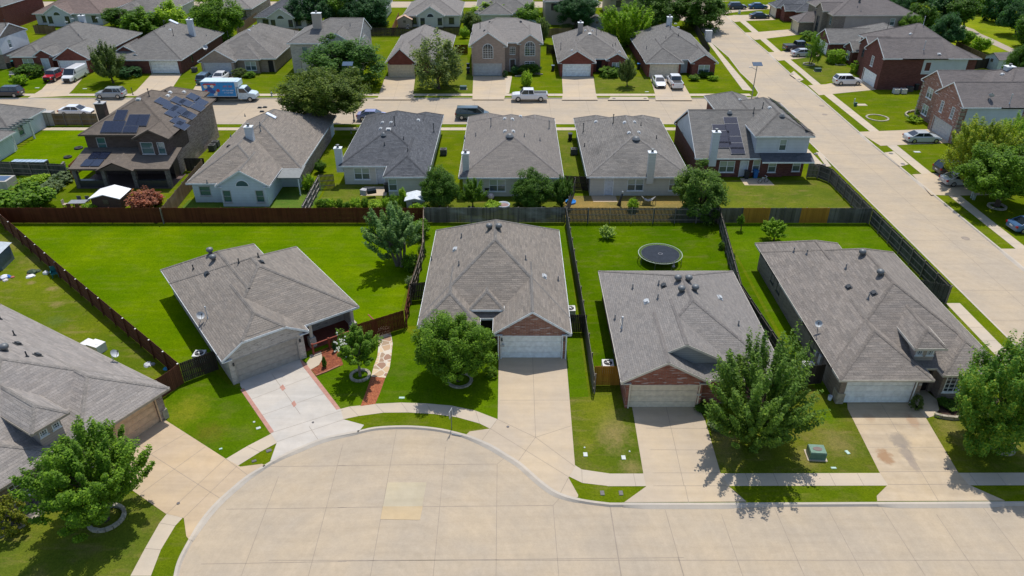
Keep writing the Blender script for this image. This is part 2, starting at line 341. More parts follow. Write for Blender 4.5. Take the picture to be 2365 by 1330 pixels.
# ------------------------------------------------------------ houses
WHITE = plain('white trim paint', (.74, .77, .78), .5); CREAM = plain('cream trim paint', (.60, .56, .48), .5); TANT = plain('tan trim paint', (.36, .31, .25), .5)
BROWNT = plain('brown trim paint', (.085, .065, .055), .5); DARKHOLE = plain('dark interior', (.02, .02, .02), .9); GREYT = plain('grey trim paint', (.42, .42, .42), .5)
G_DARK = glass('dark window glass'); G_BLIND = glass('window glass with blinds', (.03, .045, .055), 1.); G_TEAL = glass('teal window glass', (.05, .13, .13))
METAL = plain('galvanised metal', (.15, .16, .165), .5, .3); DKMETAL = plain('dark vent metal', (.05, .055, .06), .5, .3); LTMETAL = plain('painted light metal', (.46, .48, .49), .55, .1)
BLACK = plain('black rubber', (.02, .02, .022), .7); FLASH = plain('grey vent rubber', (.16, .17, .18), .6)
class House:
    def __init__(s, name, label, blocks, wall, roof, trim=WHITE, loc=(0, 0), rot=0., ops=(), cat='house', group=None, oh=.45, caps=True, gutter=None):
        s.root = empty(name, (loc[0], loc[1], 0), rot, label, cat, group); s.loc = loc; s.rot = rot; s.oh = oh
        s.wall = wall if isinstance(wall, (list, tuple)) else [wall]; s.trim = trim; s.rf = []
        s.B = [dict(zip(('x0','x1','y0','y1','h','k','ax','e','z0','w','hr','nw'), tuple(b)+(None,)*(12-len(b)))) for b in blocks]
        R, T, Wm = MB(), MB(), MB()
        for i, b in enumerate(s.B): s.block(i, b, R, T, Wm, ops, caps)
        R.build('roof', roof, s.root); T.build('trim', trim, s.root); Wm.build('wall', s.wall+[trim], s.root)
        for o in ops: s.opening(*o)
    def frame(s, b):
        if b['ax'] == 'y': return b['y0'], b['y1'], b['x0'], b['x1'], (lambda a, c, z: (c, a, z)), True
        return b['x0'], b['x1'], b['y0'], b['y1'], (lambda a, c, z: (a, c, z)), False
    def block(s, i, b, R, T, Wm, ops, caps):
        a0, a1, c0, c1, P, flip = s.frame(b); h, k, e, oh = b['h']+.004*i, b['k'], b['e'], s.oh
        half = (c1-c0)/2; cm = (c0+c1)/2; rh = h+k*half; run = b['hr'] or half
        if (e[0] == 'h')+(e[1] == 'h') == 2: run = min(run, (a1-a0)/2-.01)
        r0 = a0+run if e[0] == 'h' else a0; r1 = a1-run if e[1] == 'h' else a1; j = half*.5
        if e[0] == 'j': r0 = a0+half-j
        if e[1] == 'j': r1 = a1-half+j
        def add(*pts): 
            pts = [P(*p) for p in pts]
            if flip: pts = pts[::-1]
            R.poly(pts)
        hj = h+k*j; TH = .13
        for sg in (0, 1):
            ce = c0 if sg == 0 else c1; cj = ce+(j if sg == 0 else -j)
            L = [(a0, ce, h), (a1, ce, h)]
            if e[1] == 'j': L.append((a1, cj, hj))
            L.append((r1, cm, rh))
            if r1-r0 > .02: L.append((r0, cm, rh))
            if e[0] == 'j': L.append((a0, cj, hj))
            if sg: L = L[::-1]
            add(*L); add(*[(p[0], p[1], p[2]-TH) for p in L[::-1]])
        for sd_, aa, rr, ty in ((0, a0, r0, e[0]), (1, a1, r1, e[1])):
            if ty == 'h': L = [(aa, c1, h), (aa, c0, h), (rr, cm, rh)]
            elif ty == 'j': L = [(aa, c1-j, hj), (aa, c0+j, hj), (rr, cm, rh)]
            else: continue
            if sd_: L = L[::-1]
            add(*L); add(*[(p[0], p[1], p[2]-TH) for p in L[::-1]])
        # ridge and hip caps
        def cap(p, q_, sl):
            p, q_ = Vector(P(*p)), Vector(P(*q_)); d = q_-p; hd = Vector((d.y, -d.x, 0)).normalized()*.14; up = Vector((0, 0, .03)); dn = Vector((0, 0, .03-.14*sl))
            L = [p+hd+dn, q_+hd+dn, q_+up, p+up]; R.poly(L, 1); R.poly([p+up, q_+up, q_-hd+dn, p-hd+dn], 1)
        if caps:
            if r1-r0 > .3: cap((r0, cm, rh), (r1, cm, rh), k)
            for aa, rr, ty in ((a0, r0, e[0]), (a1, r1, e[1])):
                if ty == 'h':
                    for cc in (c0, c1): cap((aa, cc, h), (rr, cm, rh), k*.7)
                if ty == 'j':
                    for cc in (c0+j, c1-j): cap((aa, cc, hj), (rr, cm, rh), k*.7)
        # fascia and rakes
        fz0, fz1, t = h-.19, h-.012, .035
        def bx(A0, A1, C0, C1, z0, z1, mb=T, mi=0):
            if flip: mb.box(C0, C1, A0, A1, z0, z1, mi)
            else: mb.box(A0, A1, C0, C1, z0, z1, mi)
        bx(a0, a1, c0-t, c0-.003, fz0, fz1); bx(a0, a1, c1+.003, c1+t, fz0, fz1)
        for aa, ty, sg in ((a0, e[0], -1), (a1, e[1], 1)):
            A = sorted((aa+sg*.003, aa+sg*t))
            if ty == 'h': bx(A[0], A[1], c0-t, c1+t, fz0, fz1)
            elif ty in 'gj':
                top = cm if ty == 'g' else None
                for ce, sg2 in ((c0, 1), (c1, -1)):
                    ct = cm if ty == 'g' else ce+sg2*j; zt = rh if ty == 'g' else hj
                    pts = [(ce, h-.2), (ct, zt-.2), (ct, zt-.01), (ce, h-.01)]
                    f0 = [P(A[0], c, z) for c, z in pts]; f1 = [P(A[1], c, z) for c, z in pts]
                    T.poly(f0 if (sg2 > 0) == flip else f0[::-1]); T.poly(f1[::-1] if (sg2 > 0) == flip else f1)
                    for m in range(4):
                        n_ = (m+1) % 4; T.poly([f0[m], f0[n_], f1[n_], f1[m]])
                    C = sorted((ce, ce+sg2*.75)); bx(*sorted((aa+sg*.001, aa-sg*.17)), C[0], C[1], h-.26, h-.192)
                if ty == 'j': bx(A[0], A[1], c0+j, c1-j, hj-.19, hj-.012)
        s.rf.append((a0, a1, c0, c1, r0, r1, h, k, rh, flip, e, run))
        # walls
        z0 = -.15 if b['z0'] is None else b['z0']; ins = oh+.004*i; wt = h+k*ins-TH-.005; ws = b['w'] or '0000'
        gi = lambda t: 0 if t == 'n' else (ins-.27 if t in 'gj' else ins); ia0 = a0+gi(e[0]); ia1 = a1-gi(e[1]); ic0, ic1 = c0+ins, c1-ins
        b['in'] = (ic0, ic1, ia0, ia1) if flip else (ia0, ia1, ic0, ic1)
        X0, X1, Y0, Y1 = b['in']; nw = b['nw'] or ''
        faces = {'S': ('S', X0, X1), 'N': ('N', X0, X1), 'E': ('E', Y0, Y1), 'W': ('W', Y0, Y1)}
        endf = {'S': e[0] if flip else 's', 'N': e[1] if flip else 's', 'W': 's' if flip else e[0], 'E': 's' if flip else e[1]}
        for fi, fc in enumerate('SENW'):
            if endf[fc] == 'n' or fc in nw: continue
            mi = int(ws[fi]); _, u0, u1 = faces[fc]
            hs = [(o[2]-o[4]/2, o[2]+o[4]/2, o[3], o[3]+o[5], o[7] if len(o) > 7 and isinstance(o[7], float) else (.16 if o[6] in ('gar', 'door', 'entry') else .09)) for o in ops if o[0] == i and o[1] == fc and o[6] not in ('arch', 'half', 'gable')]
            us = sorted({u0, u1}|{v for hh in hs for v in hh[:2] if u0 < v < u1}); zs = sorted({z0, wt}|{v for hh in hs for v in hh[2:4] if z0 < v < wt})
            for ua, ub in zip(us, us[1:]):
                for za, zb in zip(zs, zs[1:]):
                    um, zm = (ua+ub)/2, (za+zb)/2
                    if any(hh[0] < um < hh[1] and hh[2] < zm < hh[3] for hh in hs): continue
                    Wm.poly([s.pt(b, fc, u, z, 0) for u, z in ((ua, za), (ub, za), (ub, zb), (ua, zb))], mi)
            for hh in hs:
                c = [(hh[0], hh[2]), (hh[1], hh[2]), (hh[1], min(hh[3], wt)), (hh[0], min(hh[3], wt))]
                for m in range(4):
                    p, n_ = c[m], c[(m+1) % 4]
                    Wm.poly([s.pt(b, fc, p[0], p[1], 0), s.pt(b, fc, n_[0], n_[1], 0), s.pt(b, fc, n_[0], n_[1], -hh[4]-.02), s.pt(b, fc, p[0], p[1], -hh[4]-.02)], mi)
                if True: Wm.poly([s.pt(b, fc, u, z, -hh[4]-.02) for u, z in c], mi)
            if endf[fc] in 'gj' and endf[fc] != 's':
                um = (u0+u1)/2; half_i = (u1-u0)/2; zr = wt+k*half_i
                if endf[fc] == 'g': L = [(u0, wt), (u1, wt), (um, zr)]
                else: L = [(u0, wt), (u1, wt), (u1-j, wt+k*j), (u0+j, wt+k*j)]
                Wm.poly([s.pt(b, fc, u, z, 0) for u, z in L], mi)
    def pt(s, b, fc, u, z, d):
        X0, X1, Y0, Y1 = b['in']
        return {'S': (u, Y0-d, z), 'N': (-u+X0+X1 if False else u, Y1+d, z), 'W': (X0-d, u, z), 'E': (X1+d, u, z)}[fc]
    def slab(s, mb, b, fc, u0, u1, z0, z1, d0, d1, mi=0):
        A, B = s.pt(b, fc, u0, z0, d0), s.pt(b, fc, u1, z1, d1)
        mb.box(min(A[0], B[0]), max(A[0], B[0]), min(A[1], B[1]), max(A[1], B[1]), min(A[2], B[2]), max(A[2], B[2]), mi)
    def opening(s, bi, fc, u, z, w, h, kind, *ex):
        b = s.B[bi]; m = MB(); p = MB(); u0, u1, z1 = u-w/2, u+w/2, z+h; sb = lambda mb, *a: s.slab(mb, b, fc, *a)
        if kind in ('win', 'dark', 'grid', 'teal', 'pair'):
            f = .07
            for a in ((u0, u1, z, z+f), (u0, u1, z1-f, z1), (u0, u0+f, z+f, z1-f), (u1-f, u1, z+f, z1-f)): sb(m, *a, -.085, .012)
            sb(m, u0-.06, u1+.06, z-.07, z-.002, -.02, .06)
            if kind != 'grid': sb(m, u0+f, u1-f, z+h*.5-.02, z+h*.5+.02, -.075, -.02)
            if kind == 'pair' or w > 1.5: sb(m, u-.05, u+.05, z+f, z1-f, -.08, 0)
            if kind == 'grid':
                n = 3 if w < 1.5 else 4
                for q_ in range(1, n): sb(m, u0+w*q_/n-.018, u0+w*q_/n+.018, z+f, z1-f, -.07, -.025)
                for q_ in range(1, 4): sb(m, u0+f, u1-f, z+h*q_/4-.018, z+h*q_/4+.018, -.071, -.024)
            sb(p, u0+f, u1-f, z+f, z1-f, -.088, -.076)
            o = m.build('window', GREYT if s.trim is BROWNT else DKMETAL if kind == 'dark' else (WHITE if kind != 'teal' else GREYT), s.root)
            p.build('pane', {'win': G_BLIND, 'pair': G_BLIND, 'teal': G_TEAL}.get(kind, G_DARK), o)
        elif kind in ('arch', 'half'):
            r = w/2; zc = z1-r if kind == 'arch' else z
            pr = [(u+cos(t)*r, zc+sin(t)*r) for t in [pi*i/14 for i in range(15)]]
            if kind == 'arch': pr += [(u0, z), (u1, z)]
            L = [s.pt(b, fc, a, c, .012) for a, c in pr]; p.poly(L)
            for i_ in range(len(pr)):
                a, c = pr[i_], pr[(i_+1) % len(pr)]
                m.beam(s.pt(b, fc, *a, .02), s.pt(b, fc, *c, .02), .08, .08)
            if kind == 'arch':
                sb(m, u-.03, u+.03, z, z1, .013, .04)
                for q_ in range(1, 5): sb(m, u0, u1, z+(zc-z)*q_/4-.018, z+(zc-z)*q_/4+.018, .013, .035)
                for q_ in (.25, .75): sb(m, u0+w*q_-.015, u0+w*q_+.015, z, zc+r*.8, .013, .034)
            o = m.build('window', WHITE, s.root); p.build('pane', G_TEAL if ex and ex[0] == 't' else G_DARK, o)
        elif kind == 'gar':
            n = 4; hh = h/n
            for q_ in range(n):
                sb(m, u0+.01, u1-.01, z+hh*q_+.012, z+hh*(q_+1)-.008, -.17, -.12)
                for c in range(8):
                    a0 = u0+w*(c+.12)/8; sb(m, a0, a0+w*.76/8, z+hh*q_+.1, z+hh*(q_+1)-.1, -.1215, -.105)
            g = MB()
            for a in ((u0-.1, u0-.002, z, z1+.1), (u1+.002, u1+.1, z, z1+.1), (u0-.002, u1+.002, z1+.002, z1+.1)): sb(g, *a, -.05, .03)
            o = m.build('garage_door', ex[0] if ex else WHITE, s.root); g.build('door_frame', ex[0] if ex else s.trim, o)
        elif kind == 'door':
            sb(m, u0+.05, u1-.05, z+.02, z1-.05, -.16, -.11)
            for c in (0, 1):
                for r_ in (0, 1): sb(m, u0+.15+c*(w/2-.08), u0+.15+c*(w/2-.08)+w/2-.22, z+.2+r_*h*.47, z+.2+r_*h*.47+h*.38, -.1095, -.10)
            g = MB()
            for a in ((u0-.06, u0+.045, z, z1), (u1-.045, u1+.06, z, z1), (u0-.06, u1+.06, z1, z1+.1)): sb(g, *a, -.1, .02)
            k_ = MB(); c = s.pt(b, fc, u1-.18, z+1., -.08); k_.lathe([(.0, -.03), (.035, 0), (.0, .03)], c, 8)
            o = m.build('door', ex[0] if ex else WHITE, s.root); g.build('door_frame', s.trim, o); k_.build('handle', METAL, o)
        elif kind == 'entry':
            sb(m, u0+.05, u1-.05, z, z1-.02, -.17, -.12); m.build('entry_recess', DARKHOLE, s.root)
        elif kind == 'gable':   # small louvred vent, number plate
            sb(m, u0, u1, z, z1, .003, .03); m.build(ex[0], ex[1], s.root)
    def height(s, x, y):
        best = -1, None
        for a0, a1, c0, c1, r0, r1, h, k, rh, flip, e, run in s.rf:
            a, c = (y, x) if flip else (x, y)
            if not (a0 <= a <= a1 and c0 <= c <= c1): continue
            half = (c1-c0)/2; z = h+k*min(c-c0, c1-c); n = Vector((0, -k if c-c0 < c1-c else k, 1))
            if e[0] == 'h':
                z2 = h+k*half*(a-a0)/run
                if z2 < z: z = z2; n = Vector((-k*half/run, 0, 1))
            if e[1] == 'h':
                z2 = h+k*half*(a1-a)/run
                if z2 < z: z = z2; n = Vector((k*half/run, 0, 1))
            if flip: n = Vector((n.y, n.x, 1))
            if z > best[0]: best = z, n.normalized()
        return best
    def hit(s, x, y):
        """where the sight line through photo point x, y meets this roof, in the house's own axes"""
        c, sn = cos(s.rot), sin(s.rot)
        zz = 12.
        while zz > 1.5:
            p = at(x, y, zz); dx, dy = p[0]-s.loc[0], p[1]-s.loc[1]; lx, ly = dx*c+dy*sn, -dx*sn+dy*c
            z, n = s.height(lx, ly)
            if z >= zz: return Vector((lx, ly, z)), n
            zz -= .02
        p = at(x, y, 3); dx, dy = p[0]-s.loc[0], p[1]-s.loc[1]; return Vector((dx*c+dy*sn, -dx*sn+dy*c, 3)), Vector((0, 0, 1))
    def tilt(s, p, n, yaw=None):
        h = Vector((-n.y, n.x, 0)); h = h.normalized() if h.length > .01 else Vector((1, 0, 0)); v = n.cross(h)
        M = Matrix((h, v, n)).transposed().to_4x4(); M.translation = p; return M
    def turbine(s, *pts, mat=None):
        for x, y in pts:
            p, n = s.hit(x, y); m = MB(); m.lathe([(.18, -.12), (.15, .2), (.27, .24), (.3, .38), (.25, .5), (.1, .57), (0, .58)], p, 14)
            m.build('turbine_vent', mat or METAL, s.root, True)
    def dome(s, *pts, r=.28):
        for x, y in pts:
            p, n = s.hit(x, y); m = MB(); m.lathe([(r+.1, -.02), (r+.08, .04), (r, .1), (r*.8, .24), (r*.4, .33), (0, .35)], p, 14); m.build('dome_vent', METAL, s.root, True)
    def boxvent(s, *pts, mat=None):
        for x, y in pts:
            p, n = s.hit(x, y); m = MB(); M = s.tilt(p, n); m.box(-.3, .3, -.22, .22, -.03, .05, 0, M); m.box(-.22, .22, -.13, .13, .05, .16, 0, M); m.build('box_vent', mat or LTMETAL, s.root)
    def pipe(s, *pts, h=.45, r=.05, mat=None):
        for x, y in pts:
            p, n = s.hit(x, y); m = MB(); m.cyl(p-Vector((0, 0, .1)), p+Vector((0, 0, h)), r, r, 8); m.lathe([(r*2.6, -.02), (r*1.2, .12), (0, .13)], p, 8)
            if h > .8: m.cyl(p+Vector((0, 0, h)), p+Vector((0, 0, h+.12)), r*2, r*1.6, 8)
            m.build('vent_pipe', mat or (FLASH if h < .8 else LTMETAL), s.root)
    def dish(s, x, y, az=.3, r=.3):
        p, n = s.hit(x, y); t = empty('satellite_dish', p, az, None, None); t.parent = s.root
        for k in ('label', 'category'):
            if k in t: del t[k]
        m = MB(); m.cyl((0, 0, -.05), (0, 0, .45), .03); m.cyl((0, 0, .45), (0, -.18, .55), .025); m.build('mast', LTMETAL, t)
        m = MB(); R = Matrix.Translation((0, -.2, .62)) @ Matrix.Rotation(radians(52), 4, 'X')
        k = len(m.v); r *= .8
        for j in range(5):
            rr = r*1.15*j/4+.005
            for i in range(16): m.v.append(tuple(R @ Vector((rr*cos(2*pi*i/16), rr*sin(2*pi*i/16), .35*rr*rr/r))))
        for j in range(4):
            for i in range(16): i2 = (i+1) % 16; m.f.append((j*16+i, j*16+i2, (j+1)*16+i2, (j+1)*16+i)); m.m.append(0)
        m.build('reflector', LTMETAL, t, True)
        m = MB(); m.beam(R @ Vector((0, -r, 0)), R @ Vector((0, -.02, .5)), .03, .03); m.box(-.05, .05, -.05, .05, .47, .56, 0, R); m.build('receiver_arm', DKMETAL, t)
    def chimney(s, x, y, w=.9, d=.7, h=2.4, mat=None, base=0., ph=None, bx_=None):
        """chimney whose top cap centre is at photo point x, y; h above the roof there"""
        c, sn = cos(s.rot), sin(s.rot)
        top = ph
        p = at(x, y, top); dx, dy = p[0]-s.loc[0], p[1]-s.loc[1]; lx, ly = dx*c+dy*sn, -dx*sn+dy*c
        rz = s.height(lx, ly)[0]; zb = -.1 if base == 'g' else max(0, rz-1.)
        m = MB(); m.box(lx-w/2, lx+w/2, ly-d/2, ly+d/2, zb, top-.12); o = m.build('chimney', mat or s.wall[0], s.root)
        m = MB(); m.box(lx-w/2-.08, lx+w/2+.08, ly-d/2-.08, ly+d/2+.08, top-.12, top-.02); m.build('chimney_cap', s.trim if s.trim is not BROWNT else GREYT, o)
        m = MB(); m.lathe([(.14, 0), (.14, .22), (.22, .24), (.22, .34), (0, .4)], (lx, ly, top-.02), 10); m.build('flue', METAL, o)
    def skylight(s, x, y, w=.6, l=1.2):
        p, n = s.hit(x, y); M = s.tilt(p, n); m = MB(); m.box(-w/2-.06, w/2+.06, -l/2-.06, l/2+.06, -.02, .1, 0, M); o = m.build('skylight', LTMETAL, s.root)
        m = MB(); m.box(-w/2, w/2, -l/2, l/2, .1, .14, 0, M); m.build('pane', plain('skylight dome', (.75, .8, .88), .15, 0., .8), o)
    def solar(s, quads):
        """panels given by the middle photo point of each, width along the eave and length up the slope"""
        for x, y, w, l in quads:
            p, n = s.hit(x, y); M = s.tilt(p+n*.1, n); m = MB(); m.box(-w/2, w/2, -l/2, l/2, -.03, .0, 0, M)
            o = m.build('solar_panel', plain('panel frame', (.25, .26, .28), .4, .6), s.root)
            m = MB(); m.box(-w/2+.025, w/2-.025, -l/2+.025, l/2-.025, .001, .012, 0, M); m.build('cells', solar('solar cells'), o)
    def facing(s, mat, d0, d1, u0, u1, z0, z1, holes=(), axis='y', name='siding_panel'):
        m = MB(); us = sorted({u0, u1}|{v for h in holes for v in h[:2]}); zs = sorted({z0, z1}|{v for h in holes for v in h[2:]})
        for a, b in zip(us, us[1:]):
            for c, e in zip(zs, zs[1:]):
                if any(h[0] < (a+b)/2 < h[1] and h[2] < (c+e)/2 < h[3] for h in holes): continue
                m.box(*((a, b, d0, d1, c, e) if axis == 'y' else (d0, d1, a, b, c, e)))
        return m.build(name, mat, s.root)
    def box(s, name, mat, *boxes):
        for b in boxes:
            m = MB(); m.box(*b); o = m.build(name, mat, s.root)
        return o

# ------------------------------------------------------------ foliage
def make_crown(seed, nc, per, leaf, shape='round', cr=.22, spiky=0., fill=.55):
    rng = np.random.default_rng(seed); ph = rng.uniform(0, 6.28, 9); pts = []
    D = rng.normal(size=(nc, 3)); D /= np.linalg.norm(D, axis=1)[:, None]
    az = np.arctan2(D[:, 1], D[:, 0]); el = np.arcsin(D[:, 2])
    lump = 1+.13*np.sin(2*az+ph[0])+.10*np.sin(3*az+ph[1]+2*el)+.10*np.sin(5*az+ph[2])*np.cos(3*el+ph[3])+.07*np.sin(7*az+ph[4]+4*el)
    rad = rng.uniform(fill**3, 1, nc)**(1/3.)*(1-cr*.7)*lump
    C = D*rad[:, None]
    if shape == 'cone': C[:, :2] *= np.clip(1.05-.85*(C[:, 2:]*.5+.5), .08, 1)
    if shape == 'vase': C[:, :2] *= np.clip(.55+.5*(C[:, 2:]*.5+.5)*1.1, .1, 1.1)
    if shape == 'hedge': C = np.sign(C)*np.abs(C)**.6*.9
    if shape == 'dome': C[:, 2] = np.where(C[:, 2] < -.25, -.25+.35*(C[:, 2]+.25), C[:, 2])
    n = nc*per; ci = np.repeat(np.arange(nc), per); o = rng.normal(size=(n, 3)); o /= np.linalg.norm(o, axis=1)[:, None]
    o *= (rng.uniform(0, 1, n)**.42)[:, None]; scl = rng.uniform(.6, 1.35, nc)[ci][:, None]*cr
    P = o*scl
    if spiky:
        dirn = C/np.maximum(.05, np.linalg.norm(C, axis=1))[:, None]*.55+np.array((0, 0, .75)); dirn /= np.linalg.norm(dirn, axis=1)[:, None]
        dd = dirn[ci]; along = (P*dd).sum(1)[:, None]; P = (P-along*dd)*(1-.45*spiky)+along*dd*(1+1.3*spiky)
    P = P+C[ci]
    N = o*.7+rng.normal(size=(n, 3))*.45+np.array((0, -.12, .85))+C[ci]*.35; N /= np.linalg.norm(N, axis=1)[:, None]
    T = np.cross(N, rng.normal(size=(n, 3))); T /= np.linalg.norm(T, axis=1)[:, None]; B = np.cross(N, T)
    L = (leaf*rng.uniform(.6, 1.4, n))[:, None]
    V = np.empty((n, 4, 3)); V[:, 0] = P-T*L; V[:, 1] = P+B*L*.62-N*L*.15; V[:, 2] = P+T*L; V[:, 3] = P-B*L*.62-N*L*.15
    me = bpy.data.meshes.new('crown'); me.vertices.add(n*4); me.vertices.foreach_set('co', V.ravel())
    me.loops.add(n*4); me.loops.foreach_set('vertex_index', np.arange(n*4)); me.polygons.add(n)
    me.polygons.foreach_set('loop_start', np.arange(n)*4); me.polygons.foreach_set('loop_total', np.full(n, 4)); me.update(calc_edges=True)
    me.materials.append(None); return me, C
CROWNS = {}
SPEC_ = {'oakA': (11, 150, 110, .042, 'round', .20), 'oakB': (12, 170, 100, .042, 'dome', .19), 'ashA': (13, 120, 110, .044, 'round', .17, .9, .35), 'bigS': (34, 230, 115, .031, 'round', .15, 1.25, .35), 'ashB': (14, 130, 100, .044, 'dome', .16, .8, .3),
        'crape': (15, 110, 70, .046, 'vase', .14, 1.0, .4), 'sparse': (16, 120, 38, .05, 'round', .17, .3, .3), 'far': (17, 80, 60, .075, 'round', .27), 'farB': (18, 90, 50, .075, 'dome', .25),
        'farC': (19, 70, 60, .08, 'round', .24, .6, .4), 'shrub': (20, 50, 45, .11, 'dome', .32), 'shrubB': (21, 60, 36, .11, 'round', .30, .3), 'ball': (22, 120, 26, .075, 'round', .14, 0., .85),
        'cone': (23, 60, 45, .085, 'cone', .24), 'hedge': (24, 110, 30, .08, 'hedge', .2, 0., .5), 'tuft': (25, 60, 40, .09, 'dome', .22, 1.), 'bigA': (31, 260, 120, .032, 'dome', .155, .25, .45), 'bigB': (32, 230, 120, .033, 'round', .15, .8, .4), 'bigC': (33, 240, 110, .033, 'dome', .15, .75, .38)}
def crown(kind):
    if kind not in CROWNS:
        a = list(SPEC_[kind]); a[2] = int(a[2]*1.8); a[3] *= .74; CROWNS[kind] = make_crown(*a)
    return CROWNS[kind]
BARK = plain('bark', (.085, .065, .05), .95, 0., .1); BARKG = plain('grey bark', (.17, .15, .125), .95, 0., .1)
L_DK = leafmat('dark leaves', (.036, .075, .008)); L_MD = leafmat('green leaves', (.060, .112, .008)); L_BR = leafmat('bright leaves', (.105, .17, .008)); L_YL = leafmat('yellow green leaves', (.13, .19, .012))
L_OL = leafmat('olive leaves', (.055, .08, .02)); L_GY = leafmat('grey green leaves', (.09, .12, .06)); L_RD = leafmat('red blossom leaves', (.30, .03, .05), .4, .1); L_BL = leafmat('deep leaves', (.022, .06, .018))
def tree(name, label, base, c, hw, hh, kind, mat, cat='tree', group=None, trunk=True, rot=None, bark=None, stems=1, mats2=None):
    """base and crown centre c are photo points; hw, hh the crown's half sizes in the photo"""
    B = at(*base); zc = 0.
    while zc < 30 and px(B[0], B[1], zc)[1] > c[1]: zc += .03
    _, _, d = px(B[0], B[1], zc); dxy = (c[0]-px(B[0], B[1], zc)[0])*d/F_PX
    hw *= 1.1; hh *= 1.07; rh = hw*d/F_PX; dep = atan2(CAM_H-zc, B[1]); vv = (hh*d/F_PX)**2/(1.0)-(rh*sin(dep))**2
    rv = sqrt(max(vv, (.35*rh)**2))/cos(dep) if vv > 0 else .4*rh
    rv = max(min(rv, 1.5*rh if kind != 'cone' else 3*rh), .45*rh)
    if not trunk: zc = max(zc*0+rv*.8, .05)
    zc = max(zc, rv*.8)
    me, C = crown(kind); root = empty(name, B, 0, label, cat, group)
    rot = random.uniform(0, 6.28) if rot is None else rot
    o = bpy.data.objects.new('crown' if trunk else 'foliage', me); S.collection.objects.link(o); o.parent = root
    o.location = (dxy, 0, zc); o.scale = (rh, rh, rv); o.rotation_euler = (0, 0, rot)
    o.material_slots[0].link = 'OBJECT'; o.material_slots[0].material = mat
    m = MB(); R = Matrix.Rotation(rot, 3, 'Z'); rt = max(.05, rh*.055)
    if trunk:
        sp = zc-rv*.55
        for s_ in range(stems):
            a = 2*pi*s_/stems+.5; o1 = Vector((cos(a), sin(a), 0))*(0 if stems == 1 else rt*2)
            fk = Vector((dxy*.4, 0, max(.3, sp)))+o1*2.5
            m.cyl(o1+Vector((0, 0, -.1)), o1*1.3+Vector((0, 0, .25)), rt*1.5, rt*1.05, 8); m.cyl(o1*1.3+Vector((0, 0, .2)), fk, rt*1.05, rt*.8, 8)
            nl = max(4, 9//stems)
            for i in range(nl):
                ctr = R @ Vector(C[(i*13+s_*5) % len(C)]); tip = Vector((dxy, 0, zc))+Vector((ctr.x*rh, ctr.y*rh, abs(ctr.z)*rv*.8))*.85
                mid = fk.lerp(tip, .5)+Vector((0, 0, rv*.08)); m.cyl(fk, mid, rt*.5, rt*.28, 6); m.cyl(mid, tip, rt*.28, rt*.08, 5)
        m.build('trunk', bark or BARK, root)
    else:
        for i in range(3): a = 2.1*i; m.cyl((0, 0, -.05), (cos(a)*rh*.4+dxy, sin(a)*rh*.4, zc), max(.015, rt*.4), .01, 5)
        m.build('stem', bark or BARK, root)
    return root, (rh, rv, zc, dxy)
# ------------------------------------------------------------ ground, roads, kerbs
ROADM = concrete('street concrete', (.465, .39, .298), .7, .45, (-6.5, 26., 1., 1.)); WALKM = concrete('sidewalk concrete', (.53, .455, .36), .8, .45)
DRIVEM = concrete('driveway concrete', (.52, .43, .325), 1., .7); DRIVEW = concrete('pale driveway concrete', (.55, .515, .465), .4, .9); DRIVET = concrete('tan driveway concrete', (.54, .42, .29), 1., .9)
KERBM = concrete('kerb concrete', (.52, .47, .40), .4, .8); JOINT = plain('dark joint', (.28, .232, .185), .95); SALM = plain('salmon stamped concrete', (.42, .22, .17), .9)
_b = lambda x, y, rx, ry, c_, st_: (*q(9, x, y)[:2], rx, ry, c_, st_)
DRIVES = concrete('stained driveway', (.54, .44, .32), 1., 1.3, None, (_b(1415, 515, .6, .85, (.30, .17, .085), .8), _b(1515, 410, .75, 1.0, (.24, .205, .17), .75), _b(1560, 490, .5, 1.0, (.25, .21, .175), .7), _b(1600, 560, .35, .9, (.27, .22, .18), .7), _b(1600, 270, .45, .9, (.33, .2, .12), .6), _b(1310, 250, .5, .5, (.35, .24, .15), .5)))
GR = grass('suburban grass', (.135, .195, .007), .4); GR2 = grass('lush lawn', (.135, .235, .002), .16, .9, .4); GR3 = grass('olive lawn', (.14, .185, .022), .75, 1.2)
GR4 = grass('deep green lawn', (.10, .19, .004), .2); GR5 = grass('dry lawn', (.30, .23, .085), .9, 1.6); GR6 = grass('verge grass', (.10, .16, .010), .35); GR7 = grass('meadow grass', (.22, .29, .015), .4, 1.2)
GR8 = grass('weedy lawn', (.12, .21, .035), .3, 1.5)
_p = lambda r, x, y, rx, ry, c_, st_: (*q(r, x, y)[:2], rx, ry, c_, st_)
TN, YG = (.30, .235, .105), (.22, .235, .02)
GR3S = grass('worn strip lawn', (.13, .178, .014), .8, 1.3, 0., (_p(8, 1880, 340, 1.2, 2.2, TN, .85), _p(8, 2010, 590, .9, .8, TN, .7), _p(8, 1780, 200, 1.4, 2.2, YG, .6), _p(8, 1700, 420, .8, 1.2, YG, .5)))
GR3R = grass('worn right lawn', (.145, .18, .018), .8, 1.2, 0., (_p(9, 310, 330, 1.3, 1.6, TN, .9), _p(9, 1080, 420, 1.6, 1.5, TN, .55), _p(9, 880, 520, 1., 1.2, TN, .5), _p(9, 330, 480, 1.1, 1.8, TN, .5), _p(9, 1010, 240, 1.2, 1.4, (.10, .19, .004), .7), _p(9, 1880, 330, 1., 1.8, TN, .5), _p(9, 2250, 420, 1., .8, TN, .6)))
GR4L = grass('green lawn with yellow patch', (.095, .18, .004), .3, 1., 0., (_p(7, 1280, 200, 1.5, 2., YG, .8), _p(7, 1430, 350, 1.3, 1.2, (.15, .13, .02), .6)))
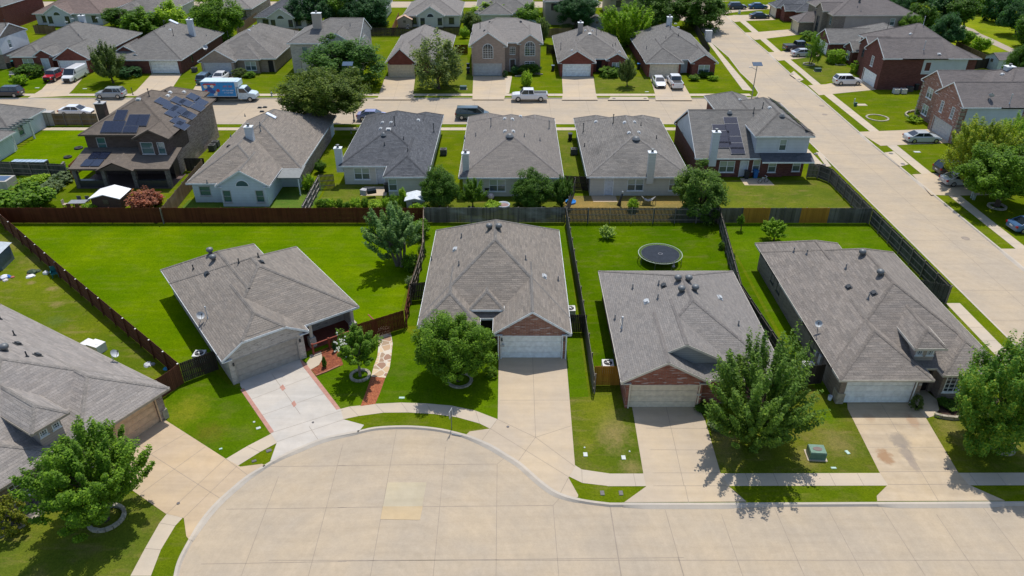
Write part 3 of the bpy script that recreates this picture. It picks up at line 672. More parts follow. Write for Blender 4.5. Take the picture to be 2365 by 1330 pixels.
GRL = grass('left yard grass', (.145, .20, .012), .6, 1.1, 0., (_p(4, 355, 728, .7, .5, TN, .9), _p(4, 390, 835, .7, .6, TN, .7), _p(4, 210, 690, .5, .4, TN, .8), _p(4, 280, 520, 2., 1.6, TN, .5), _p(4, 90, 420, 2.5, 2., TN, .45), _p(4, 380, 950, 1.2, 1., (.12, .17, .05), .6)))
GR4B = grass('mottled green lawn', (.085, .165, .002), .35, 1.3)
g = MB(); g.poly([(-900, -200, -.22), (900, -200, -.22), (900, 1500, -.22), (-900, 1500, -.22)]); struct('ground', g, GR)
E_X = 41.45
LK = [q('b', *p)[:2] for p in [(840,1160),(660,990),(500,780),(290,600),(230,540),(60,330)]]     # west kerb of the side street beyond the crossing
RK = [q('b', *p)[:2] for p in [(1540,1170),(1430,1100),(1160,850),(1020,710),(840,560),(700,440),(570,320),(430,200)]]
N_Y, F_Y = 105.5, 118.45
# road surfaces: one mesh per street, joints 4 mm above
cul = [q(7, *p)[:2] for p in [(1205,1330),(1230,1230),(1290,1110),(1380,960),(1480,840),(1600,730),(1700,650),(1800,590),(1900,530),(2050,460),(2200,400)]] + \
      [q(8, *p)[:2] for p in [(0,375),(135,350),(250,325),(400,315),(550,318),(700,335),(850,370),(950,405),(1050,450),(1140,505),(1230,560),(1300,620),(1380,690),(1470,755),(1570,797),(1700,825),(1860,845)]]
def smooth(P, n=3):
    out = []
    for i in range(len(P)-1):
        p0, p1, p2, p3 = P[max(0, i-1)], P[i], P[i+1], P[min(len(P)-1, i+2)]
        for k in range(n):
            t = k/n; out.append(tuple(.5*(2*b+(c-a)*t+(2*a-5*b+4*c-d)*t*t+(-a+3*b-3*c+d)*t**3) for a, b, c, d in zip(p0, p1, p2, p3)))
    return out+[tuple(P[-1])]
cul = smooth(cul)
cul0 = [(-12.0, 10.), (-17.5, 14.5), (-19.6, 20.)]+cul
k1 = cul0+[(12., 32.05), (30., 32.15), (39., 32.2), (E_X-.9, 33.4), (E_X, 36.)]
def joints(mb, segs, z, w=.035, mi=1):
    w *= .8
    for a, b in segs:
        a, b = Vector(a[:2]), Vector(b[:2]); d = (b-a).normalized(); n = Vector((-d.y, d.x))*w/2
        mb.poly([(*(a-n), z), (*(b-n), z), (*(b+n), z), (*(a+n), z)], mi)
RZ = -.11
m = MB()
m.poly([(-24, -20, RZ), (60, -20, RZ), (60, 34, RZ), (-24, 46, RZ)])
J = [((-14, y), (60, y)) for y in (28.02, 23.7, 19.2)]
J += [(q(9, *a), q(9, *b)) for a, b in [((5,1195),(45,1330)),((300,900),(450,1330)),((665,860),(872,1330)),((1025,855),(1280,1330)),((1395,855),(1700,1330)),((1770,900),(2065,1330)),((2085,850),(2364,1210))]]
J += [(q(8, *a), q(8, *b)) for a, b in [((2230,850),(2364,1320)),((1470,840),(1510,1330)),((1088,560),(1080,1330)),((735,440),(650,1330)),((400,325),(220,1330)),((0,568),(1085,558)),((0,854),(1470,840)),((0,1220),(2364,1196)),((1088,558),(1140,515)),((1470,840),(1520,785))]]
J += [(q(7, *a), q(7, *b)) for a, b in [((2340,420),(2100,1330)),((1900,640),(1640,1330)),((1540,866),(2364,855)),((1370,1240),(2364,1222)),((1800,575),(2364,570))]]
joints(m, J, RZ+.004, .035)
joints(m, [(q(8, 1860, 850), q(8, 1937, 1330))], RZ+.006, .07)
m.prism([q(8, *p)[:2] for p in [(340,683),(605,683),(560,940),(290,935)]], RZ-.05, RZ+.008, 2, 1)
m.prism([q(8, *p)[:2] for p in [(307,848),(580,846),(560,940),(290,935)]], RZ-.05, RZ+.013, 3, 1)
struct('road', m, [ROADM, JOINT, concrete('yellowish patch concrete', (.52, .45, .32), 1., .9), concrete('orange patch concrete', (.54, .42, .26), 1., .9)])
m = MB(); m.poly([(-260, N_Y-.5, RZ+.004), (E_X+1, N_Y-.5, RZ+.004), (E_X+1, F_Y+.5, RZ+.004), (-260, F_Y+.5, RZ+.004)])
joints(m, [((-260, 112), (E_X, 112))]+[((x, N_Y), (x, F_Y)) for x in range(-150, 41, 6)], RZ+.008, .05); struct('road', m, [ROADM, JOINT])
m = MB(); path_l = [(E_X-1, 5.), (E_X-1, F_Y)]+[(x-1, y) for x, y in LK]+[(20, 215)]; path_r = [(50.7, 5.), (51, F_Y)]+[(x+1, y) for x, y in RK]+[(50, 215)]
sheet(m, path_l+path_r[::-1], RZ+.012)
joints(m, [((45.6, 5), (46, F_Y+4)), ((46, F_Y+4), (46.5, 190))]+[((E_X, y), (50, y)) for y in range(38, 190, 5)], RZ+.016, .045)
for X_, Y_ in [q(3, 1005, 777)[:2], q(6, 1967, 379)[:2], q(3, 985, 718)[:2]]: m.lathe([(.42, RZ+.013), (.42, RZ+.022)], (X_, Y_, 0), 16, 1)
struct('road', m, [ROADM, JOINT])
# the blocks the houses stand on
def block_slab(name, pts, mat, z=0.): m = MB(); m.prism(pts, -.21, z, 0); return struct(name, m, mat)
A = k1+[(E_X, N_Y-2.5), (E_X-.8, N_Y-.7), (E_X-2.5, N_Y), (-260, N_Y), (-260, 5), (-14, 5)]
block_slab('lawn', A, GR)
Bk = [(-260, F_Y), (E_X-3.5, F_Y), (E_X-1.2, F_Y+.8), (E_X-.2, F_Y+3)]+LK+[(30, 198), (-260, 198)]
block_slab('lawn', Bk, GR)
Ck = [(49.7, 5), (49.7, 96), (50.1, 110)]+RK+[(52., 205), (400, 330), (400, 5)]
block_slab('lawn', Ck, GR)
block_slab('lawn', [(-260, 207), (30, 207), (30, 420), (-260, 420)], GR)
m = MB(); m.poly([(-260, 197, RZ+.02), (60, 197, RZ+.02), (60, 208, RZ+.02), (-260, 208, RZ+.02)]); struct('road', m, ROADM)
# kerbs
def vnorm(D, i, side):
    v = D[min(i+1, len(D)-1)]-D[max(0, i-1)]; return Vector((-v.y, v.x)).normalized()*side
def kerb(pts, gaps=(), side=1, top=.018):
    m = MB(); w = .17; D = [Vector(p) for p in pts]; D = [D[0]]+[b for a, b in zip(D, D[1:]) if (b-a).length > .02]
    for i in range(len(D)-1):
        n0, n1 = vnorm(D, i, side), vnorm(D, i+1, side); p, r_ = D[i], D[i+1]
        m.poly([(*(p+n0*w), top), (*(r_+n1*w), top), (*r_, top), (*p, top)]); m.poly([(*p, top), (*r_, top), (*(r_-n1*.1), RZ-.02), (*(p-n0*.1), RZ-.02)])
    return m
def kerbobj(*runs):
    m = MB()
    for pts, side in runs:
        k_ = kerb(pts, side=side); n = len(m.v); m.v += k_.v; m.f += [tuple(i+n for i in f) for f in k_.f]; m.m += k_.m
    struct('kerb', m, KERBM)
kerbobj((k1, 1)); kerbobj((([(E_X, 36.), (E_X, N_Y-2.5), (E_X-.8, N_Y-.7), (E_X-2.5, N_Y), (-260, N_Y)]), 1))
kerbobj(([(-260, F_Y), (E_X-3.5, F_Y), (E_X-1.2, F_Y+.8), (E_X-.2, F_Y+3)]+LK, 1)); kerbobj(([(49.7, 5), (49.7, 96), (50.1, 110)]+RK, -1))
# dropped kerbs: a gentle ramp from each driveway down to the street
def ramp(line, side, a, b, name='dropped_kerb'):
    D = []
    for p0, p1 in zip(line, line[1:]):
        p0, p1 = Vector(p0), Vector(p1); k_ = max(1, int((p1-p0).length/.25)); D += [p0.lerp(p1, i/k_) for i in range(k_)]
    D.append(Vector(line[-1])); a, b = Vector(a[:2]), Vector(b[:2]); ia = min(range(len(D)), key=lambda i: (D[i]-a).length); ib = min(range(len(D)), key=lambda i: (D[i]-b).length)
    D = D[min(ia, ib):max(ia, ib)+1]; m = MB(); N_ = len(D)
    for i in range(len(D)-1):
        p, q_ = D[i], D[i+1]; n0 = (D[min(i+1, len(D)-1)]-D[max(0, i-1)]); n1 = (D[min(i+2, len(D)-1)]-D[i])
        n0, n1 = [Vector((-v.y, v.x)).normalized()*side for v in (n0, n1)]; fi = min(1, i/3, 1) if True else 1
        w0, w1 = [.11+.12*min(1, j/5, (N_-1-j)/5) for j in (i, i+1)]
        m.poly([(*(p+n0*.175), .0235), (*(q_+n1*.175), .0235), (*(q_-n1*.01), .0225), (*(p-n0*.01), .0225)]); m.poly([(*(p-n0*.01), .0225), (*(q_-n1*.01), .0225), (*(q_-n1*w1), RZ+.004), (*(p-n0*w0), RZ+.004)])
    return struct(name, m, KERBM)
for a, b in [(q(7, 1296, 1085), q(7, 1812, 580)), (q(7, 1845, 548), q(8, 150, 350)), (q(8, 868, 374), q(8, 1640, 800)), (q(8, 1955, 845), q(9, 470, 836)), (q(9, 1358, 836), q(9, 2235, 830))]: ramp(k1, 1, a, b)
FK = [(-260, F_Y), (E_X-3.5, F_Y)]
for a, b in [((395-205, 668), (455, 655)), ((870, 655), (1120, 655)), ((1260, 655), (1560, 655))]: ramp(FK, 1, q(1, *a), q(1, *b))
for a, b in [((240, 680), (520, 680)), ((920, 680), (1135, 680)), ((1530, 682), (1775, 682)), ((2170, 685), (2420, 685))]: ramp(FK, 1, q(2, *a), q(2, *b))
EK = [(49.7, 5), (49.7, 96), (50.1, 110)]+RK
for a, b in [(q(3, 890, 582), q(3, 965, 650)), (q(3, 1230, 900), q(3, 1385, 995)), (q(3, 1600, 1190), q(3, 1730, 1330)), (q('b', 700, 445), q('b', 850, 545)), (q('b', 1015, 715), q('b', 1165, 830)), (q('b', 440, 215), q('b', 570, 300)), ((49.7, 60.5), (49.7, 66))]: ramp(EK, -1, a, b)
# sidewalks
def walk(name, L, R_, mat=WALKM, z=.012, every=1.8, jz=None):
    m = MB()
    L, R_ = [Vector(p[:2]) for p in L], [Vector(p[:2]) for p in R_]
    def resample(P, n):
        D = [0]
        for a, b in zip(P, P[1:]): D.append(D[-1]+(b-a).length)
        out = []
        for i in range(n+1):
            t = D[-1]*i/n; k = 0
            while k < len(D)-2 and D[k+1] < t: k += 1
            out.append(P[k].lerp(P[k+1], (t-D[k])/max(1e-6, D[k+1]-D[k])))
        return out
    LL = sum((b-a).length for a, b in zip(L, L[1:])); n = max(2, int(LL/every)); A_, B_ = resample(L, n), resample(R_, n)
    for i in range(n):
        m.poly([(*A_[i], z), (*B_[i], z), (*B_[i+1], z), (*A_[i+1], z)])
    joints(m, [(A_[i], B_[i]) for i in range(1, n)], z+.004, .03)
    return struct(name, m, [mat, JOINT])
so = smooth([q(7, *p)[:2] for p in [(890,1330),(960,1200),(1050,1030),(1135,905),(1260,760),(1400,630),(1540,530),(1640,470),(1850,360),(2000,295)]]+[q(8, *p)[:2] for p in [(0,192),(160,165),(380,148),(550,150),(750,165),(900,190),(1090,260),(1350,385),(1490,490),(1620,585),(1740,620),(1860,632)]])
si = smooth([q(7, *p)[:2] for p in [(1030,1330),(1090,1170),(1160,1030),(1250,935),(1330,845),(1480,690),(1620,580),(1740,505),(1890,420),(2100,325)]]+[q(8, *p)[:2] for p in [(0,268),(40,262),(250,220),(500,215),(700,230),(900,265),(1040,325),(1300,465),(1570,660),(1700,700),(1860,718)]])
walk('sidewalk', so, si)
yo, yi = q(8, 1860, 632)[1], q(8, 1860, 718)[1]
walk('sidewalk', [(6.1, yo), (39, yo+.1)], [(6.1, yi), (39, yi+.1)], WALKM, .0125)
walk('sidewalk', [(38.95, 55.6), (38.95, 36.2)], [(40.2, 55.6), (40.2, 36.2)], WALKM, .0135)
walk('sidewalk', [(-150, 102.6), (38, 102.6)], [(-150, 103.8), (38, 103.8)], WALKM, .0125)
walk('sidewalk', [(-150, 121.), (39.5, 121.)], [(-150, 119.75), (39.5, 119.75)], WALKM, .0125)
walk('sidewalk', [(39, 103.8), (39, 85)], [(40.2, 103.8), (40.2, 85)], WALKM, .0135)
e0 = [q('b', *p)[:2] for p in [(680,1225),(505,990),(390,830),(300,705),(190,560)]]; e1 = [q('b', *p)[:2] for p in [(820,1240),(605,990),(470,830),(362,705),(240,560)]]
walk('sidewalk', e0, e1, WALKM, .0145)
walk('sidewalk', [(51.35, 40), (51.35, 71.3), (51.35, 86), (51.6, 102.2), (51.7, 120), (52.3, 134), (52.6, 150), (53.6, 176), (54, 188)], [(52.6, 40), (52.6, 71.3), (52.75, 86), (53., 102.2), (53.2, 120), (53.6, 134), (54., 150), (55.1, 176), (55.5, 188)], WALKM, .0125)
# driveways
def drive(pts, mat=DRIVEM, lines=(), z=.018, extra=(), name='driveway'):
    m = MB(); sheet(m, [p[:2] for p in pts], z); joints(m, lines, z+.004, .035)
    mats = [mat, JOINT]
    for pp, mt in extra:
        if mt not in mats: mats.append(mt)
        sheet(m, [p[:2] for p in pp], z+.007, mats.index(mt))
    return struct(name, m, mats)
Q7 = lambda *L: [q(7, *p) for p in L]
Q8 = lambda *L: [q(8, *p) for p in L]
Q9 = lambda *L: [q(9, *p) for p in L]
Qa = lambda *L: [q('a', *p) for p in L]
drive(Q7((1120,262),(1165,290),(1540,530),(1640,585),(1790,566),(1812,578),(1700,650),(1600,731),(1480,841),(1380,961),(1296,1090),(1272,1060),(1255,935),(1130,905),(930,765),(640,560),(700,490)), DRIVET,
      [Q7((880,405),(1500,800)), Q7((1265,360),(1030,500)), Q7((1400,450),(960,770)), Q7((1540,530),(1140,905)), Q7((1620,580),(1255,935)), Q7((1540,530),(1700,650))])
p = Qa((350,925),(360,1000),(560,1330)); 
drive([*Qa((348,925),(1000,695),(1075,760),(1450,1250)), *Q8((40,262),(180,300),(140,350)), *Q7((2200,398),(2050,458),(1900,528),(1845,545),(1890,420),(1850,360)), *Qa((355,1000))], DRIVEW,
      [Qa((480,1145),(1120,900)), Qa((590,1320),(1270,1085)), Qa((700,870),(1010,1310)), Q7((1850,355),(2340,200)), Q7((1890,415),(2350,262)), Q7((2110,310),(2170,400))],
      extra=[(Q7((1640,60),(1845,360),(1870,345),(1665,50)), SALM), (Qa((1000,700),(1075,760),(1450,1250),(1405,1262),(1040,790)), SALM),
             (Qa((820,985),(850,1030),(815,1055),(785,1015)), SALM), (Qa((945,1160),(970,1205),(940,1235),(912,1190)), SALM)])
D2 = [at(1152,821), at(1307,818)]+Q8((1620,585),(1575,660),(1642,780),(1638,796),(1570,796),(1470,754),(1380,689),(1300,619),(1230,559),(1140,504),(1050,449),(950,404),(868,374),(900,345),(1040,325),(1092,262))
drive(D2, DRIVEM, [Q8((1330,-170),(1350,385)), Q8((1105,132),(1575,131)), Q8((1350,385),(1590,308)), Q8((1090,262),(1350,385)), Q8((1350,385),(1620,585)), Q8((1040,325),(1575,655)), Q8((1350,385),(1230,550)), Q8((1575,660),(1520,765)), Q8((1090,262),(985,405))], z=.019)
drive(Q8((2008,170),(2085,630),(2105,720),(1955,828))+Q9((470,824),(345,715),(292,628),(205,325),(185,265),(130,160))+[at(1460,926)], DRIVEM, [Q9((-220,170),(130,168)), Q9((-215,322),(205,325)), Q9((-190,470),(245,472)), Q8((2240,170),(2364,720)), Q9((-170,628),(292,628)), Q9((-165,716),(345,716)), Q9((50,716),(75,830))], z=.0195)
drive(Q9((1155,118),(1160,190),(1210,290),(1375,620),(1435,708),(1358,785),(1362,820),(2235,818),(1985,708),(1910,618),(1700,262),(1590,120)), DRIVES, [Q9((1160,155),(1620,152)), Q9((1215,298),(1710,298)), Q9((1300,453),(1810,453)), Q9((1375,620),(1910,618)), Q9((1435,708),(1985,706)), Q9((1390,160),(1780,820))], z=.0195)
Q1 = lambda *L: [q(1, *p) for p in L]
Q2 = lambda *L: [q(2, *p) for p in L]
Q3 = lambda *L: [q(3, *p) for p in L]
for i, L in enumerate([Q1((395,490),(600,490),(500,610),(455,655),(190,668),(285,610)), Q1((1035,505),(1240,505),(1165,618),(1120,655),(870,655),(930,618)), Q1((1390,490),(1600,490),(1590,560),(1560,655),(1260,655),(1320,610)),
     Q2((325,520),(530,520),(515,640),(520,680),(240,680),(275,665)), Q2((925,520),(1190,520),(1145,640),(1135,680),(920,680),(920,640)), Q2((1530,523),(1745,523),(1762,640),(1775,682),(1530,682),(1537,640)),
     Q2((2130,520),(2330,520),(2400,640),(2420,685),(2170,685),(2165,640))]):
    drive(L, DRIVEM, [((Vector(L[0]).lerp(Vector(L[1]), .5)), (Vector(L[3]).lerp(Vector(L[4]), .5))), (Vector(L[0]).lerp(Vector(L[-1]), .45), Vector(L[1]).lerp(Vector(L[2]), .5))], z=.019+.0003*i)
Qb = lambda *L: [q('b', *p) for p in L]
Qd = lambda *L: [q('d', *p) for p in L]
Qc = lambda *L: [q('c', *p) for p in L]
for i, L in enumerate([Q3((1370,610),(1265,525),(1010,575),(890,582),(965,650),(1070,640)), Q3((1865,975),(1745,880),(1370,895),(1230,900),(1385,995),(1500,990)), Q3((2190,1330),(2060,1170),(1740,1183),(1600,1190),(1730,1330),(1900,1335)),
     Qb((1460,470),(1330,400),(890,437),(700,445),(850,545),(1000,527)), Qb((1760,760),(1550,640),(1210,703),(1015,715),(1165,830),(1340,812)), Qb((1130,270),(1040,195),(625,207),(440,215),(570,300),(720,285)), Qb((1100,120),(1030,60),(600,130),(400,150),(440,190),(580,165)),
     Q9((2364,-10),(2364,-11),(2365,-11))][:7]):
    drive(L, DRIVEM, [(Vector(L[0]).lerp(Vector(L[1]), .5), Vector(L[3]).lerp(Vector(L[4]), .5)), (Vector(L[0]).lerp(Vector(L[-1]), .5), Vector(L[1]).lerp(Vector(L[2]), .5))], z=.019+.0003*i)
drive([(49.8, 60.5), (49.8, 66.), (61, 66), (61, 60.5)], DRIVEM, z=.0222)
# lawns with a colour of their own
def lawn(pts, mat, z=.006, name='lawn'):
    m = MB(); sheet(m, [p[:2] for p in pts], z); return struct(name, m, mat)
lawn([(-54.5, 71.8), *[q(4, *p, 1.8) for p in [(5,225),(380,545),(760,860),(1220,1240)]], at(498,835), (-20, 47), (-10, 48), (-9.5, 71.8)], GR2)
lawn(Q7((1120,262),(1165,290),(1540,530),(1850,360))+Qa((355,1000),(230,990),(60,820))+[at(420,862), at(385,905)], GR4L, .0065)
lawn(Qa((1000,695),(1075,760),(1450,1250))+Q8((160,165),(380,148),(550,150),(750,165),(900,190),(1092,262))+[at(1152,968), at(1150,822), at(975,760), (-8, 50), (-9.5, 52)], GR4, .007)
lawn([at(1307,818)]+Q8((1620,585),(1740,622),(1860,632),(2085,630),(2008,170),(1950,100))+[(8.2, 45), (5.9, 45), (5.9, 42), (4.6, 47)], GR3S, .0075)
lawn([(-9.3, 52), (-9.3, 72), (5.7, 72), (5.7, 42.5), (4, 42.5), (4.2, 48), (-7, 48.5), (-7, 52)], GR4, .0085)
lawn([(5.9, 47), (5.9, 72), (22.4, 72), (22.2, 44), (8.2, 44)], GR4B, .0088)
lawn([(22.6, 44), (22.6, 72), (38.7, 72), (38.7, 55.6), (36, 50), (24, 42.)], GR4, .0089)
lawn([at(1640,985), at(1655,1090), at(2028,1090), at(1950,925), at(1880,880), at(1790,900)], GR3R, .0078)
lawn([at(2145,970), at(2208,1090), at(2420,1092), at(2480,940), at(2290,920)], GR3R, .0079)
lawn([(-95, 71.6), (-55.8, 71.6), *[q(4, *p_, 1.83)[:2] for p_ in [(5,225),(120,320),(380,545),(760,860),(1218,1240)]], at(388, 862), at(352, 884), (-42, 48), (-95, 48)], GRL, .0083)
lawn([q(7, *p) for p in [(1130,905),(1050,1030),(960,1200),(885,1335),(700,1500),(-400,1500),(-300,1100),(0,1060),(160,1000),(270,920),(560,700),(930,770)]], GR3, .0077)
lawn([(22.8, 72.4), (22.8, 84), (38.4, 84), (38.4, 72.4)], GR3, .0081)
lawn([(5.9, 72.4), (5.9, 79.2), (22.4, 79.5), (22.4, 72.4)], GR5, .0082)
lawn([(-9.4, 72.4), (-9.4, 79), (5.7, 79), (5.7, 72.4)], GR3, .0083)
lawn([(-22.3, 72.4), (-22.3, 83), (-9.6, 83), (-9.6, 72.4)], GR3, .0084)
lawn([(-40, 72.4), (-37.5, 76), (-37.5, 78), (-25, 83), (-22.6, 83), (-22.6, 72.4)], GR8, .0086)
lawn([(-66.5, 85), (-67.6, 105), (-53, 105), (-53, 84)], GR2, .0087)
lawn([(-8.7, 79), (-8.7, 102.5), (-6.3, 102.5), (-6.3, 79)], GR, .0088); lawn([(6.1, 80), (6.1, 102.5), (8.5, 102.5), (8.5, 80)], GR3, .0089)
for i, (L, mt) in enumerate([(Q3((800,400),(970,575),(1250,500),(1020,385)), GR3), (Q3((1065,640),(1365,895),(1640,870),(1700,800),(1710,610)), GR), (Q3((1500,990),(1740,1185),(1870,1160),(1880,980)), GR), (Qb((720,285),(890,437),(1330,395),(1330,350),(1060,270)), GR), (Qb((1000,527),(1210,703),(1290,690),(1440,560),(1380,490)), GR),
       (Q2((515,640),(530,520),(880,380),(915,520),(918,637)), GR3), (Q2((1745,530),(1762,635),(2160,635),(2110,520)), GR3), (Q2((1190,520),(1170,637),(1535,637),(1500,500),(1380,400)), GR), (Q1((500,612),(600,500),(930,500),(1000,530),(930,615)), GR), (Q1((0,450),(0,612),(285,612),(380,520),(100,500)), GR4)]):
    lawn(L, mt, .0061+.0002*i)
lawn(Q3((60,560),(65,632),(440,610),(260,430)), GR, .0066)
# verges between sidewalk and kerb: darker grass, bowed ends at the driveways
# paths and beds
m = MB(); sheet(m, [p[:2] for p in Qa((1110,665),(1238,620),(1252,700),(1215,770),(1120,825),(1072,758),(1120,690))], .02); struct('path', m, WALKM)
m = MB(); sheet(m, [p[:2] for p in Qa((1238,625),(1365,585),(1440,640),(1480,770),(1180,885),(1128,822),(1215,775),(1252,700))], .022); struct('mulch_bed', m, speckle('red mulch', (.34, .11, .05), (.18, .05, .03), 9))
m = MB(); sheet(m, [p[:2] for p in Qa((1785,895),(1940,910),(1880,1080),(1830,1197),(1668,1220),(1730,1060))], .018); struct('mulch_bed', m, speckle('orange mulch', (.45, .16, .07), (.28, .08, .04), 12))
m = MB(); sheet(m, [p[:2] for p in Qa((1822,395),(1900,350),(1985,345),(2020,540),(2002,700),(1985,810),(1942,912),(1783,897),(1815,780),(1852,680),(1865,560),(1850,470))], .024); struct('path', m, flagstone('flagstones'))
m = MB(); sheet(m, [p[:2] for p in Q9((1590,150),(1690,255),(1745,240),(1785,200),(1770,130),(1690,60),(1600,60))], .017); struct('path', m, WALKM)
m = MB(); sheet(m, [p[:2] for p in Q9((1750,235),(1790,190),(1770,120),(1700,60),(2000,70),(2200,120),(2150,250),(1960,255))], .019); struct('mulch_bed', m, speckle('dark mulch', (.10, .06, .045), (.05, .03, .025), 9))
m = MB(); sheet(m, [p[:2] for p in Q7((0,1060),(150,990),(330,850),(240,760),(90,830),(-200,1000))], .019); struct('mulch_bed', m, speckle('grey gravel', (.22, .2, .19), (.08, .075, .07), 9))
m = MB(); sheet(m, [p[:2] for p in [q(2, 1190, 520), q(2, 1150, 520), q(2, 1145, 640), q(2, 1170, 637)]], .026); struct('path', m, WALKM)
m = MB(); sheet(m, [p[:2] for p in [(31.6, 84.6), (28.2, 84.6), (28.2, 82.4), (31.8, 82.4)]], .02); struct('patio', m, DRIVEM)
m = MB(); sheet(m, [p[:2] for p in [(-17.8, 82), (-14.8, 82), (-14.8, 79.3), (-17.8, 79.3)]], .02); struct('patio', m, DRIVEM)
m = MB(); sheet(m, [p[:2] for p in [q(5, 1715, 60), q(5, 1890, 75), q(5, 1910, 137), q(5, 1745, 137)]], .02); struct('patio', m, DRIVET)
# trail and meadow beyond the east houses
m = MB(); sheet(m, [p[:2] for p in Qc((1500,340),(1680,400),(1770,460),(1910,520),(2270,690),(2400,740),(2400,810),(2270,755),(1895,590),(1650,455),(1480,370))], .02); struct('path', m, concrete('trail concrete', (.40, .34, .28), .6, .4))
lawn([(88, 135), (92, 160), (100, 200), (160, 230), (220, 180), (150, 120), (105, 118)], GR7, .009, 'meadow')
lawn([(112, 150), (108, 176), (124, 190), (160, 170), (150, 140)], GR7, .012, 'meadow')
# ------------------------------------------------------------ the houses
R_F2 = [shingle('grey brown shingles', (.245, .218, .19)), shingle('ridge shingles', (.20, .19, .178))]
R_F1 = [shingle('taupe shingles', (.255, .228, .20), .15), shingle('taupe ridge shingles', (.215, .198, .18))]
R_F3 = [shingle('tab shingles', (.25, .235, .222), .12, .32, .16), shingle('tab ridge shingles', (.215, .20, .19))]
R_F4 = [shingle('brown grey shingles', (.245, .22, .198), .17, .6, .2), shingle('brown ridge shingles', (.215, .192, .172))]
R_F0 = [shingle('pale brown grey shingles', (.31, .285, .265), .15, .6, .2), shingle('pale ridge shingles', (.27, .25, .23))]
R_DK = [shingle('dark slate shingles', (.105, .112, .125), .22, .4, .2), shingle('slate ridge', (.085, .09, .1))]
R_M2 = [shingle('brown shingles', (.165, .14, .118), .12), shingle('brown ridge', (.13, .11, .095))]
R_GY = [shingle('mid grey shingles', (.185, .18, .172), .14, .5, .22), shingle('mid grey ridge', (.14, .135, .13))]
R_GW = [shingle('weathered grey shingles', (.20, .19, .178), .16, .5, .22, .3), shingle('weathered ridge', (.22, .21, .2))]
R_PK = [shingle('pinkish shingles', (.20, .155, .14), .14), shingle('pinkish ridge', (.16, .125, .11))]
R_E = [shingle('plum grey shingles', (.17, .155, .152), .12), shingle('plum ridge', (.14, .128, .126))]
B_RED = brick('red brick', (.27, .085, .055), (.38, .15, .10), (.26, .19, .16), pale=.55); B_DRED = brick('dark red brick', (.13, .045, .035), (.19, .07, .055), (.14, .09, .08)); B_ORED = brick('deep red brick', (.17, .042, .030), (.24, .07, .048), (.2, .11, .09))
B_MIX = brick('mixed brick', (.25, .10, .07), (.38, .185, .13), (.34, .28, .24), pale=.6); B_WHT = brick('whitewashed brick', (.44, .385, .34), (.58, .52, .46), (.60, .57, .53), pale=.12, sc=3.)
B_TAN = brick('tan brick', (.27, .20, .15), (.36, .28, .215), (.36, .31, .26)); B_PNK = brick('pinkish tan brick', (.36, .26, .21), (.45, .33, .27), (.36, .3, .26)); B_GRY = brick('grey brown brick', (.20, .155, .125), (.29, .235, .19), (.3, .27, .23)); B_ROS = brick('rosy mixed brick', (.22, .15, .125), (.42, .34, .29), (.36, .31, .28))
SD_WH = siding('white siding', (.60, .68, .72)); SD_CR = siding('cream siding', (.62, .61, .55)); SD_GR = siding('grey siding', (.34, .35, .35)); SD_BW = siding('bluish white siding', (.60, .63, .66)); SD_BR = siding('brown siding', (.10, .075, .062)); SD_BG = siding('beige siding', (.44, .38, .33)); SD_YL = siding('yellowish siding', (.42, .38, .25))
B_BRN = brick('brown painted brick', (.085, .06, .05), (.12, .088, .075), (.1, .08, .07))
STONE = speckle('limestone', (.46, .42, .33), (.36, .32, .25), 1.6); STW = plain('white garage paint', (.78, .84, .85), .5); STT = plain('taupe garage paint', (.37, .34, .30), .5); STC = plain('cream garage paint', (.68, .61, .48), .5); STB = plain('buff garage paint', (.62, .42, .27), .5); STG = plain('grey garage paint', (.45, .47, .48), .5)
DRW = plain('white door paint', (.6, .64, .68), .4); DRR = plain('oxblood door paint', (.16, .03, .025), .4)
# the five around the cul-de-sac
H = House('house', 'brick house with white garage door and diamond shaped dark roof slope', [
    (-7.5, 4.65, 49.3, 65.2, 2.55, .667, 'y', 'hh'), (-7.5, -2.55, 48.1, 55, 2.55, .667, 'y', 'hn'), (-1.5, 4.65, 47.1, 55, 2.55, .667, 'y', 'gn'), (-3.45, -.65, 49.6, 54, 3.15, .667, 'y', 'hn', 2.0, '1111')],
    [B_MIX, SD_GR], R_F2, WHITE, ops=[(2, 'S', 1.55, 0, 4.75, 2.12, 'gar', STW), (1, 'S', -5.0, .7, 1.5, 1.4, 'grid'), (0, 'S', -2.1, 0, 1.0, 2.1, 'entry')])
H.turbine((1130, 530), (1152, 530)); H.boxvent((1051, 576), (1257, 639)); H.pipe((1066, 549), (1060, 613), (997, 601), (1214, 600), (1289, 648))
H.box('downspout', WHITE, (-1.12, -1.02, 47.18, 47.26, 0, 2.4), (4.22, 4.32, 47.18, 47.26, 0, 2.4)); H.box('house_number', LTMETAL, (-.95, -.6, 47.24, 47.27, 1.2, 1.38))
H.box('porch_light', DKMETAL, (-.86, -.74, 47.17, 47.27, 1.75, 2.0), (4.02, 4.14, 47.17, 47.27, 1.75, 2.0))
FX, FY, FR = -21.43, 43.5, radians(36.5)
H = House('house', 'whitewashed brick house set askew, its taupe garage door facing the pale driveway', [
    (0, 11.55, .9, 14.1, 2.55, .56, 'y', 'hh', -.15, '0000', None, 'S'), (0, 8.5, 5, 17.05, 2.55, .56, 'y', 'nh'), (0, 6.8, 0, 7, 2.55, .62, 'y', 'jn')], B_WHT, R_F1, WHITE, (FX, FY), FR,
    ops=[(2, 'S', 3.35, 0, 4.85, 2.1, 'gar', STT), (1, 'W', 12.5, .9, .8, 1.2, 'dark'), (1, 'W', 8.2, .9, .8, 1.2, 'dark'), (0, 'W', 4.5, .9, .8, 1.2, 'dark')])
